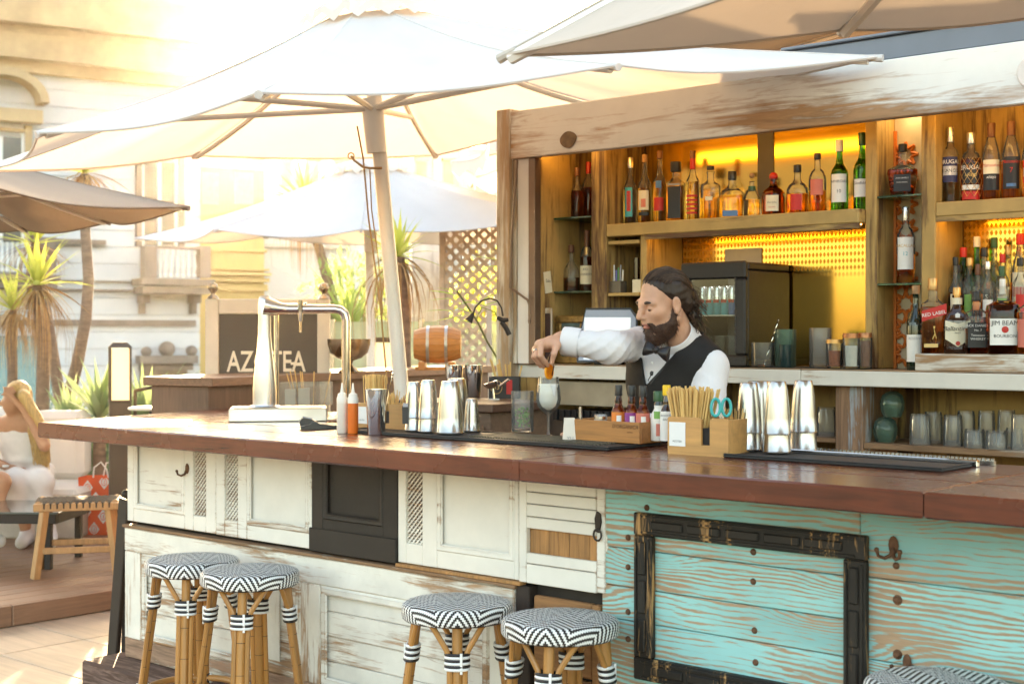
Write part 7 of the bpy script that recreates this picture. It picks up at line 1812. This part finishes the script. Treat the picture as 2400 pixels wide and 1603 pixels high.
def beardf(X, Y, Z):
    v = ell((.022, 0, -.082), (.064, .066, .058))(X, Y, Z)
    v = smin(v, ell((.056, 0, -.118), (.036, .036, .036))(X, Y, Z), .02); v = smin(v, cap((.078, 0, -.090), (.070, 0, -.115), .019, .028)(X, Y, Z), .01)
    for s in (-1, 1): v = smin(v, cap((-.012, s * .070, .004), (.012, s * .058, -.07), .011, .022)(X, Y, Z), .015)
    v = smin(v, cap((.088, -.022, -.058), (.088, .022, -.058), .0095, .0095)(X, Y, Z), .006)
    for s in (-1, 1): v = smin(v, cap((.088, s * .022, -.058), (.070, s * .030, -.088), .0095, .011)(X, Y, Z), .006)
    # keep the lips and cheeks clear, and the neck
    v = smax(v, -ell((.098, 0, -.0685), (.030, .020, .0105))(X, Y, Z), .004)
    v = smax(v, -ell((.070, .0, -.030), (.058, .075, .030))(X, Y, Z), .004)
    v = smax(v, -cap((-.05, 0, -.07), (-.075, 0, -.20), .058, .060)(X, Y, Z), .01)
    return v + .0009 * np.sin(420 * X + 100 * Z) * np.sin(380 * Y + 320 * Z)
# swept-back strands over the scalp, loose curls, and a fringe of beard hairs
def loc2(p): w = head2(np.array([p]))[0]; return wv_(w) - BT.location
rnd = random.Random(21); hs = MB()
cen_ = V3((-.020, 0, .048)); rad_ = V3((.101, .086, .092))
for k in range(420):
    ph = rnd.uniform(-1.45, 1.45); st = V3((.80 - .35 * abs(ph), math.sin(ph) * .95, .62 - .25 * abs(math.sin(ph)) + rnd.uniform(-.05, .25))); en = V3((-.95, math.sin(ph) * .55 + rnd.uniform(-.1, .1), -.55 + rnd.uniform(-.2, .25)))
    off = 1.0 + rnd.uniform(-.005, .022); pts = []
    for i in range(9):
        f = i / 8; mid_ = V3((-.1, math.sin(ph) * 1.05, 1.0)); d = st * (1 - f) ** 2 + mid_ * 2 * f * (1 - f) * .8 + en * f * f; d = d / np.linalg.norm(d)
        pts.append(loc2(cen_ + d * rad_ * off + V3((0, 0, 0))))
    r0_ = rnd.uniform(.0007, .0013); hs.tube(pts, [r0_ * .6] + [r0_] * 7 + [r0_ * .4], 4, None, k % 2, cap=False)
for k in range(300):
    c0 = V3((-.095 + rnd.uniform(-.025, .02), rnd.uniform(-.05, .075), rnd.uniform(-.10, .05))); ax_ = rnd.uniform(0, 6.28); pts = []; R0 = rnd.uniform(.008, .018); Lh = rnd.uniform(.015, .045); out = rnd.uniform(0, .045)
    for i in range(11):
        f = i / 10; a = ax_ + f * 5.5; pts.append(loc2(c0 + V3((-out * f + R0 * math.cos(a) * .6, R0 * math.cos(a + 1), -Lh * f + R0 * math.sin(a) * .7))))
    hs.tube(pts, [.0012] * 10 + [.0004], 4, None, k % 2, cap=False)
hs.build('hair_strands', [HAIRD, mat('hair_highlight', (.085, .045, .025), .4, 0, .2)], hair, 180, None, 'stuff').location = (0, 0, 0)
def grad(fn, p, e=.002):
    a = np.array([p + V3(v) * e * s for v in ((1, 0, 0), (0, 1, 0), (0, 0, 1)) for s in (1, -1)]); q = fn(a[:, 0], a[:, 1], a[:, 2]); g = V3((q[0] - q[1], q[2] - q[3], q[4] - q[5])); return g / max(1e-9, np.linalg.norm(g))
bv, _bf = surf_nets(beardf, (-.05, -.10, -.17), (.12, .10, .03), .005); bh_ = MB()
for k in range(1500):
    p_ = bv[rnd.randrange(len(bv))] + V3([rnd.uniform(-.003, .003) for _ in range(3)]); g_ = grad(beardf, p_); d_ = g_ * .55 + V3((.15, 0, -.75)) + V3([rnd.uniform(-.3, .3) for _ in range(3)]); d_ /= np.linalg.norm(d_); L_ = rnd.uniform(.006, .013)
    bh_.tube([loc2(p_ - g_ * .002), loc2(p_ + d_ * L_ * .5), loc2(p_ + d_ * L_ + V3((0, 0, -.002)))], [.0006, .0005, .0002], 3, cap=False)
bh_.build('beard_strands', BEARD, BT, 180, None, 'stuff')
skin_mesh('beard', [(beardf, (-.05, -.10, -.17), (.12, .10, .03), .0030)], BEARD, BT, None, None, head2)
# --- body joints (lat, depth, z)
RS, LS = V3(hp(1466, 790, 5.33)), V3(hp(1628, 842, 5.14)); RE, RW = V3(hp(1402, 797, 5.10)), V3(hp(1290, 781, 5.15))
LE, LW = V3((.690, 5.03, 1.190)), V3((.40, 5.10, 1.19)); NK = V3(hp(1562, 792, 5.22)); CH = V3((.60, 5.26, 1.33)); PV = V3((.62, 5.40, .95))
sd_ = (LS - RS); sd_[2] = 0; sd_ /= np.linalg.norm(sd_); fd_ = V3((sd_[1], -sd_[0], 0))     # body side and facing
if fd_[1] > 0: fd_ = -fd_
Bm = np.array([sd_, fd_, [0, 0, 1]])
torso = [(ell(CH + V3((0, 0, .02)), (.185, .125, .20), Bm), 0), (ell(CH * .45 + PV * .55, (.150, .110, .20), Bm), .06), (ell(PV, (.165, .12, .16), Bm), .06), (cap(NK + V3((0, .02, .0)), NK + V3((0.01, .03, -.12)), .055, .08), .05), (cap(RS, RS * .5 + NK * .5 + V3((0, 0, -.03)), .062, .062), .04), (cap(LS, LS * .5 + NK * .5 + V3((0, 0, -.02)), .062, .062), .05)]
def folds(X, Y, Z, a=.004): return a * np.sin(38 * X + 55 * Z + 2 * np.sin(30 * Y)) * np.sin(25 * Y + 18 * Z) + a * .6 * np.sin(90 * X - 40 * Z + 3 * np.sin(20 * Z))
def creases(X, Y, Z, A, B, C_):
    # pulled ridges fanning across the sleeve, strongest at the bend
    d = (C_ - A) / np.linalg.norm(C_ - A); s_ = X * d[0] + Y * d[1] + Z * d[2]
    dist = np.sqrt((X - B[0]) ** 2 + (Y - B[1]) ** 2 + (Z - B[2]) ** 2)
    ph = 75 * s_ + 45 * (Z - B[2]) + 3.0 * np.sin(17 * Z + 11 * Y); w = .35 + .65 * np.exp(-(dist / .10) ** 2)
    r = 1 - np.abs(np.sin(ph)); q = 1 - np.abs(np.sin(118 * s_ - 60 * Z + 2.2 * np.sin(23 * Y)))
    return -.0065 * w * r ** 2 - .004 * w * q ** 3 + .002
RWc = RE * .30 + RW * .70 if False else RE + (RW - RE) * .80
slR = [(cap(RS, RE, .062, .056), 0), (cap(RE, RWc, .056, .047), .03)]
slL = [(cap(LS, LE, .066, .058), 0), (cap(LE, LW, .056, .044), .03)]
CN0, CN1 = V3(hp(1572, 806, 5.235)), V3(hp(1549, 768, 5.165))     # neck axis inside the collar
def shirtf(X, Y, Z):
    v = union(torso)(X, Y, Z); a = union(slR)(X, Y, Z) + creases(X, Y, Z, RS, RE, RWc); b = union(slL)(X, Y, Z) + creases(X, Y, Z, LS, LE, LW)
    v = smin(smin(v, a, .03), b, .03)
    v = smax(v, -cap(CN1 + (CN1 - CN0) * 1.5, CN1, .060, .058)(X, Y, Z), .004)
    # open cuff end
    wd = (RW - RE) / np.linalg.norm(RW - RE); e = RWc + wd * .028
    v = smax(v, (X - e[0]) * wd[0] + (Y - e[1]) * wd[1] + (Z - e[2]) * wd[2] - np.where((X < .36) & (Z > 1.40), 0, 9), .004)
    v = smax(v, .93 - Z, .004)
    return v
skin_mesh('shirt', [(shirtf, (.10, 4.90, .92), (.88, 5.62, 1.66), .0064)], SHIRT, BT)
# collar: folded band round the neck
cax = wv_(CN1) - wv_(CN0); cax.normalize()
CM = Matrix.Translation(wv_(CN1) - BT.location) @ cax.to_track_quat('Z', 'Y').to_matrix().to_4x4()
MB().lathe([(.080, -.050), (.072, -.02), (.067, .012), (.0655, .016), (.064, .012), (.066, -.03)], 40, CM).build('collar', SHIRT, BT, 180)
# vest: padded torso, open V front, armholes
Va = V3(hp(1481, 886, 5.10)); Vl = V3(hp(1462, 744, 5.2)); Vr = V3(hp(1590, 762, 5.12))
def vestf(X, Y, Z):
    v = union([(f, k) for f, k in torso])(X, Y, Z) - .012
    v = smax(v, -(cap(RS + (RS - CH) * .18, RE, .080, .070)(X, Y, Z)), .01)
    v = smax(v, -(cap(LS + sd_ * .045 + V3((0, -.01, -.01)), LE + sd_ * .02, .072, .070)(X, Y, Z)), .01)
    # V opening in front of the chest
    sx = X / Y; l0, l1, l2 = Va[0] / Va[1], Vl[0] / Vl[1], Vr[0] / Vr[1]
    left = sx - (l0 + (l1 - l0) * (Z - Va[2]) / (Vl[2] - Va[2])); right = (l0 + (l2 - l0) * (Z - Va[2]) / (Vr[2] - Va[2])) - sx
    opening = np.maximum(np.maximum(-left, -right) * 5.2, Va[2] - Z)
    front = (X - CH[0]) * fd_[0] + (Y - CH[1]) * fd_[1]
    opening = np.maximum(opening, -front - .02)
    v = smax(v, -opening, .003)
    v = smax(v, -(cap(NK + V3((-.03, -.01, .16)), NK + V3((0, .0, .0)), .088, .084)(X, Y, Z)), .005)
    v = smax(v, .96 - Z, .004)
    return v
skin_mesh('vest', [(vestf, (.34, 5.00, .95), (.90, 5.62, 1.62), .0072)], VEST, BT)
# trousers and shoes behind the bar
def legsf(X, Y, Z):
    v = ell(PV + V3((0, 0, -.02)), (.170, .125, .13), Bm)(X, Y, Z)
    for s in (-1, 1):
        h = PV + sd_ * s * .09; kn_ = h + V3((0, -.03, -.43)); kn_[2] = .50; an = h + V3((0, .03, 0)); an[2] = .09
        v = smin(v, cap(h, kn_, .085, .065)(X, Y, Z), .04); v = smin(v, cap(kn_, an, .065, .05)(X, Y, Z), .03)
        v = smin(v, cap(an + V3((0, 0, -.045)), an + fd_ * .16 + V3((0, 0, -.055)), .045, .034)(X, Y, Z), .02)
    return v
skin_mesh('trousers', [(legsf, (.34, 5.0, 0.0), (.95, 5.75, 1.06), .014)], VEST, BT)
# turned cuff
cd_ = wv_(RW) - wv_(RE); cd_.normalize()
MB().lathe([(.050, -.05), (.0505, -.01), (.0485, .014), (.047, .016), (.045, .012), (.044, -.03)], 30, Matrix.Translation(wv_(RWc) + cd_ * .02 - BT.location) @ cd_.to_track_quat('Z', 'Y').to_matrix().to_4x4() @ Matrix.Diagonal((1, 1.06, 1, 1))).build('cuff', SHIRT, BT, 180)
# --- right hand pinching tongs above the glass; forearm runs up into the sleeve
wr = RW; K1 = V3(hp(1240, 789, 5.085)); K2 = V3(hp(1233, 792, 5.11)); K3 = V3(hp(1229, 798, 5.135)); K4 = V3(hp(1229, 806, 5.158))
tip1 = V3(hp(1256, 838, 5.10)); tip2 = V3(hp(1247, 842, 5.115)); tip3 = V3(hp(1239, 840, 5.135)); tip4 = V3(hp(1233, 832, 5.15))
mid1 = V3(hp(1239, 815, 5.065)); mid2 = V3(hp(1229, 816, 5.085)); mid3 = V3(hp(1224, 818, 5.12)); mid4 = V3(hp(1224, 819, 5.15))
hand = [(cap(RE + (RW - RE) * .45, wr, .042, .029), 0), (cap(wr, (K1 + K2) / 2, .029, .0185), .02), (cap(wr + V3((0, .012, 0)), (K3 + K4) / 2, .026, .016), .02), (cap((K1 + wr) / 2, (K4 + wr) / 2, .020, .018), .015), (cap(K1, K4, .0135, .0115), .010)]
for (k_, m_, t_, r_) in ((K1, mid1, tip1, .0098), (K2, mid2, tip2, .0098), (K3, mid3, tip3, .0092), (K4, mid4, tip4, .0080)):
    j2 = m_ * .4 + t_ * .6
    hand += [(cap(k_, m_, r_ * 1.12, r_), .006), (cap(m_, j2, r_, r_ * .92), .003), (cap(j2, t_, r_ * .92, r_ * .74), .003)]
tb0 = wr * .55 + K1 * .45 + V3((.012, -.018, -.012)); tb1 = V3(hp(1270, 812, 5.075)); tb2 = V3(hp(1265, 832, 5.085))
hand += [(cap(wr * .75 + K1 * .25 + V3((0, -.008, -.006)), tb0, .020, .016), .012), (cap(tb0, tb1, .0135, .0105), .008), (cap(tb1, tb2, .0105, .0080), .004)]
lh = V3(hp(1284, 1000, 5.19)); LHW = LW
lhand = [(cap(LE + (LW - LE) * .6, LW, .036, .027), 0), (cap(LW, lh + V3((.085, -.01, .015)), .026, .022), .02)]
for k in range(4):
    b0 = lh + V3((.08, .018 - .014 * k, .012 + .004 * k)); m0 = lh + V3((.045, .022 - .014 * k, .014 + .003 * k)); t0 = lh + V3((.008 + .004 * k, .02 - .013 * k, .004 + .002 * k))
    lhand += [(cap(b0, m0, .0105, .0092), .006), (cap(m0, t0, .0092, .0075), .003)]
lhand += [(cap(lh + V3((.09, -.03, .02)), lh + V3((.03, -.042, .012)), .013, .009), .008)]
skin_mesh('hand', [(union(hand), (.04, 4.99, 1.36), (.36, 5.24, 1.56), .0030)], SKIN, BT); skin_mesh('hand', [(union(lhand), (.10, 5.0, 1.12), (.62, 5.26, 1.25), .0042)], SKIN, BT)
def wv(p): return RT * float(p[0]) + FW * float(p[1]) + Vector((0, 0, float(p[2])))
rgp = K2 * .45 + mid2 * .55; axr = Vector((wv(mid2) - wv(K2))).normalized()
MB().lathe([(.0112, -.0025), (.0125, -.003), (.0125, .003), (.0112, .0025), (.0112, -.0025)], 20, Matrix.Translation(wv(rgp) - BT.location) @ axr.to_track_quat('Z', 'Y').to_matrix().to_4x4()).build('ring', CHROME, BT)
# bow tie, buttons, cord
bo_ = V3(hp(1506, 803, 5.03)); BM = Matrix.Translation(wv(bo_) - BT.location) @ Matrix.Rotation(YAW - R(32), 4, 'Z') @ Matrix.Rotation(R(14), 4, 'Y')
bt = MB()
for s in (-1, 1):
    vs = []; fs = []
    prof_ = [(0.006, .010, .009), (.016, .016, .014), (.032, .024, .016), (.046, .028, .012), (.050, .028, .006)]
    for (x, hz, th) in prof_:
        for i in range(12):
            a = 2 * math.pi * i / 12; vs.append((s * x, th * math.sin(a) - .004 * math.sin(a * 2), hz * math.cos(a) * (1 - .12 * math.cos(3 * a))))
    for j in range(4):
        for i in range(12):
            q = (j * 12 + i, j * 12 + (i + 1) % 12, (j + 1) * 12 + (i + 1) % 12, (j + 1) * 12 + i); fs.append(q if s > 0 else q[::-1])
    fs.append(tuple(48 + i for i in range(12)) if s > 0 else tuple(48 + i for i in range(12))[::-1]); bt.add(vs, fs, BM)
bt.ball((0, -.004, 0), .012, 10, BM, 0, .9, .9, 1.15); bt.build('bow_tie', BOW, BT, 60)
bn = MB()
for (x, y, t_) in ((1495, 832, 5.085), (1490, 866, 5.085)): bn.ball(wv(V3(hp(x, y, t_))) - BT.location, .0045, 8, None, 0, 1, 1, 1)
bn.build('button', WHITEINK, BT)
cdp_ = [(1545, 815, 5.09), (1528, 832, 5.08), (1516, 850, 5.075), (1502, 866, 5.08), (1492, 880, 5.08), (1486, 872, 5.08), (1494, 858, 5.08), (1498, 852, 5.08)]
MB().tube([wv(V3(hp(*c))) - BT.location for c in cdp_], .0018, 6).ball(wv(V3(hp(1494, 856, 5.075))) - BT.location, .008, 8, None, 0, 1, .6, 1.1).build('microphone_cord', BLACKPL, BT)
# tongs and orange slice
tg = thing('cocktail_tongs', 'dark steel cocktail tongs held above the stemmed glass', 'tongs', wv(V3(hp(1262, 815, 5.09))))
for (a, b, c) in (((1262, 812, 5.095), (1252, 840, 5.11), (1255, 862, 5.14)), ((1263, 812, 5.085), (1270, 838, 5.10), (1266, 860, 5.14))):
    MB().tube([wv(V3(hp(*q))) - tg.location for q in (a, b, c)], [.003, .0032, .002], 6).build('tong_arm', mat('tong_steel', (.25, .20, .16), .3, 1, .1), tg)
osl = thing('orange_slice', 'dried orange slice hanging over the rim of the stemmed glass', 'orange slice', wv(V3(hp(1259, 852, 5.13))), YAW + R(58))
OR = mat('orange_flesh', (.88, .28, .01), .4, 0, .25, 40, .3, sss=.2)
MB().lathe([(0, -.0035), (.0265, -.0035), (.0275, 0), (.0265, .0035), (0, .0035)], 28, TR(0, 0, 0, R(90))).build('slice', OR, osl); 
sg2 = MB()
for k in range(8): sg2.add([(0.003, 0, 0), (.022, 0, -.006), (.024, 0, 0), (.022, 0, .006)], [(0, 1, 2, 3)], TR(0, -.0042, 0, 0, k * math.pi / 4, 0))
sg2.build('segments', mat('orange_segments', (.80, .20, .01), .35, 0, .2, 60), osl, 0)
MB().lathe([(.0265, -.004), (.0285, -.003), (.0285, .003), (.0265, .004)], 28, TR(0, 0, 0, R(90))).build('rind', mat('orange_rind', (.90, .36, .02), .5, 0, .1), osl)

# ------------------------------------------------------------------ woman on the sofa
WM = thing('person', 'woman with long blonde hair in white dress sitting on the sofa, hand on forehead', 'person', LT(-3.05, 9.9, .1145))
WSK = mat('tanned_skin', (.50, .25, .14), .5, 0, .1, 20); BLON = mat('blonde_hair', (.60, .38, .14), .5, 0, .35, 20, .5, stretch=(4, 4, .4)); DRS = mat('white_knit_dress', (.78, .75, .73), .85, 0, .06, 20, .2); SNK = mat('white_sneaker', (.78, .77, .76), .5, 0, .05)
def wp(x, y, t): return V3(hp(x, y, t))
t0 = 9.85
hd = wp(36, 915, t0); ch = wp(48, 1000, t0 + .05); hip = wp(58, 1085, t0 + .12)
shL = wp(78, 970, t0 - .02); shR = wp(-12, 975, t0 + .05); elb = wp(102, 1022, t0 - .2); wri = wp(52, 935, t0 - .16)
kneeL = wp(92, 1105, t0 - .38); kneeR = wp(40, 1105, t0 - .40); ankL = wp(112, 1228, t0 - .34); ankR = wp(62, 1226, t0 - .36)
toeL = wp(118, 1240, t0 - .5); toeR = wp(52, 1240, t0 - .52)
bodyW = [(ell(hd, (.078, .088, .108)), 0), (ell(hd + V3((-.02, -.03, -.04)), (.055, .06, .07)), .03), (cap(hd + V3((-.075, -.05, -.015)), hd + V3((-.088, -.055, -.03)), .012, .014), .015), (cap(hd + V3((.0, .01, -.08)), ch + V3((-.01, .0, .10)), .045, .055), .03),
    (ell(ch + V3((0, 0, .03)), (.15, .10, .15)), .05), (ell(hip * .5 + ch * .5, (.12, .10, .15)), .05), (cap(shL, shR, .055, .055), .04), (cap(shL, elb, .044, .036), .03), (cap(elb, wri, .036, .024), .02), (cap(wri, hd + V3((-.03, -.10, .05)), .024, .02), .015),
    (cap(shR, wp(-30, 1050, t0), .044, .036), .03), (cap(wp(-30, 1050, t0), wp(28, 1075, t0 - .22), .036, .024), .02), (cap(wp(28, 1075, t0 - .22), wp(55, 1078, t0 - .28), .024, .018), .02), (ell(hip, (.17, .15, .12)), .05),
    (cap(hip + V3((.07, 0, 0)), kneeL, .085, .062), .04), (cap(hip + V3((-.06, 0, 0)), kneeR, .085, .062), .04), (cap(kneeL, ankL, .058, .036), .03), (cap(kneeR, ankR, .058, .036), .03), (cap(ankL, toeL, .036, .03), .02), (cap(ankR, toeR, .036, .03), .02)]
for k in range(4): bodyW.append((cap(hd + V3((-.02 + .018 * k, -.105, .05)), hd + V3((-.055 + .02 * k, -.085, .085)), .0095, .008), .006))
bodyW.append((cap(hd + V3((-.02, -.11, .03)), hd + V3((-.065, -.095, .035)), .010, .008), .006))
bw_ = skin_mesh('body', [(union(bodyW), (-3.95, 9.15, .08), (-2.85, 10.2, 1.28), .011)], WSK, WM)
def hairW(X, Y, Z):
    v = ell(hd + V3((.012, .02, .02)), (.092, .105, .110))(X, Y, Z); v = smax(v, -(X - hd[0]) - .045 + .2 * (Z - hd[2]) * -1, .02)
    for k in range(7):
        a = hd + V3((.04 + .012 * k, .02 - .03 * k, .03)); b = wp(72 + 5 * k, 985, t0 - .03 * k); c_ = wp(88 + 4 * k, 1075 - 6 * abs(k - 3), t0 - .10)
        v = smin(v, cap(a, b, .038, .030)(X, Y, Z), .02); v = smin(v, cap(b, c_, .030, .012)(X, Y, Z), .02)
    return v + .004 * np.sin(130 * X + 20 * Z) * np.cos(120 * Y)
skin_mesh('hair', [(hairW, (-3.6, 9.4, .4), (-2.9, 10.2, 1.3), .011)], BLON, WM)
wrnd = random.Random(8); wh = MB()
for k in range(220):
    a_ = wrnd.uniform(-.6, 2.2); p0_ = hd + V3((.02 + .075 * math.cos(a_) * .8, .02 - .09 * math.sin(a_) * .6, .09 - .02 * abs(a_))); p1_ = hd + V3((.075 + wrnd.uniform(-.02, .03), wrnd.uniform(-.12, .06), -.02)); p2_ = wp(70 + wrnd.uniform(-6, 40), 990, t0 - wrnd.uniform(-.05, .2)); p3_ = wp(84 + wrnd.uniform(-8, 30), 1075 + wrnd.uniform(-40, 8), t0 - wrnd.uniform(0, .2))
    pts = [wv_(q) - WM.location for q in (p0_, p0_ * .5 + p1_ * .5 + V3((.012, 0, .02)), p1_, p1_ * .5 + p2_ * .5 + V3((.008, 0, 0)), p2_, p2_ * .5 + p3_ * .5, p3_)]
    wh.tube(pts, [.002, .003, .003, .003, .003, .0028, .001], 4, cap=False)
wh.build('hair_strands', BLON, WM, 180, None, 'stuff')
def dressf(X, Y, Z):
    v = union([(ell(ch + V3((0, 0, -.02)), (.165, .118, .125)), 0), (ell(hip * .5 + ch * .5, (.14, .115, .16)), .05), (ell(hip, (.20, .17, .13)), .05), (cap(hip + V3((.07, 0, 0)), kneeL, .10, .085), .05), (cap(hip + V3((-.06, 0, 0)), kneeR, .10, .085), .05), (cap(kneeL + V3((0, -.0, 0)), kneeL + V3((-.01, .0, -.14)), .085, .085), .04), (cap(kneeR, kneeR + V3((-.02, .0, -.16)), .085, .09), .04)])(X, Y, Z)
    v = smax(v, Z - (ch[2] + .055 + .10 * np.abs(X - ch[0])), .01)
    hem_ = kneeL[2] - .15 + .02 * np.sin(40 * X)
    v = smax(v, hem_ - Z, .01)
    return v + .003 * np.sin(60 * X) * np.sin(50 * Z)
skin_mesh('dress', [(dressf, (-3.95, 9.15, .30), (-2.75, 10.3, 1.12), .011)], DRS, WM)
for (a, b) in ((ankL, toeL), (ankR, toeR)):
    skin_mesh('shoe', [(union([(cap(a + V3((0, .02, -.01)), b + V3((0, -.02, -.008)), .050, .042), 0), (cap(a + V3((0, .02, .05)), a, .042, .05), .02)]), tuple(np.minimum(a, b) - .12), tuple(np.maximum(a, b) + .12), .009)], SNK, WM)
MB().lathe([(.018, -.006), (.022, -.006), (.022, .006), (0, .007)], 16, Matrix.Translation(wv(wp(13, 1068, t0 - .24)) - WM.location)).build('watch', WHITEINK, WM)
# second guest, mostly past the picture's left edge: knee, shin and shoe in view
G2_ = thing('person', 'guest with bare knee and white shoe sitting beside the blonde woman', 'person', LT(-3.75, 9.4, .1145))
kn2 = wp(2, 1105, 9.1); an2 = wp(-22, 1230, 9.0); hp2 = wp(-110, 1075, 9.6); ch2 = wp(-130, 985, 9.65); hd2 = wp(-125, 900, 9.6)
g2b = [(ell(hd2, (.08, .09, .11)), 0), (cap(hd2, ch2, .045, .06), .03), (ell(ch2, (.16, .11, .18)), .05), (ell(hp2, (.17, .15, .14)), .06), (cap(hp2, kn2, .09, .062), .04), (cap(kn2, an2, .056, .036), .03), (cap(an2, wp(-8, 1242, 8.85), .036, .03), .02), (cap(hp2 + V3((-.15, 0, 0)), kn2 + V3((-.2, 0, 0)), .09, .06), .04), (cap(kn2 + V3((-.2, 0, 0)), an2 + V3((-.2, 0, 0)), .056, .036), .03), (cap(ch2 + V3((-.16, 0, .08)), ch2 + V3((-.24, -.1, -.2)), .045, .036), .04), (cap(ch2 + V3((.16, 0, .08)), ch2 + V3((.2, -.12, -.2)), .045, .036), .04)]
skin_mesh('body', [(union(g2b), (-4.6, 8.6, .05), (-3.1, 9.95, 1.36), .014)], WSK, G2_)
skin_mesh('top', [(union([(ell(ch2, (.175, .125, .2)), 0), (ell(hp2, (.19, .165, .15)), .06)]), (-4.4, 9.2, .3), (-3.4, 9.95, 1.2), .014)], DRS, G2_)
skin_mesh('hair', [(ell(hd2 + V3((0, .03, .03)), (.092, .10, .11)), (hd2 - .2).tolist(), (hd2 + .2).tolist(), .012)], BLON, G2_)
skin_mesh('shoe', [(cap(an2 + V3((0, .02, -.01)), wp(-2, 1240, 8.85), .050, .042), (an2 - .3).tolist(), (an2 + .3).tolist(), .01)], SNK, G2_)
# ------------------------------------------------------------------ haze volume added to stand in for the glare round the low sun
hm_ = bpy.data.materials.new('haze_volume'); hm_.use_nodes = True
hn = hm_.node_tree.nodes; hn.remove(hn['Principled BSDF'])
pv = hn.new('ShaderNodeVolumePrincipled'); pv.inputs['Color'].default_value = (1.0, .92, .80, 1); pv.inputs['Density'].default_value = .00025; pv.inputs['Anisotropy'].default_value = .88
hm_.node_tree.links.new(pv.outputs[0], hn['Material Output'].inputs['Volume'])
hz = MB().box(-70, 30, -22, 75, -13.5, 17).build('haze', hm_, None, 0); tag(hz, kind='stuff')
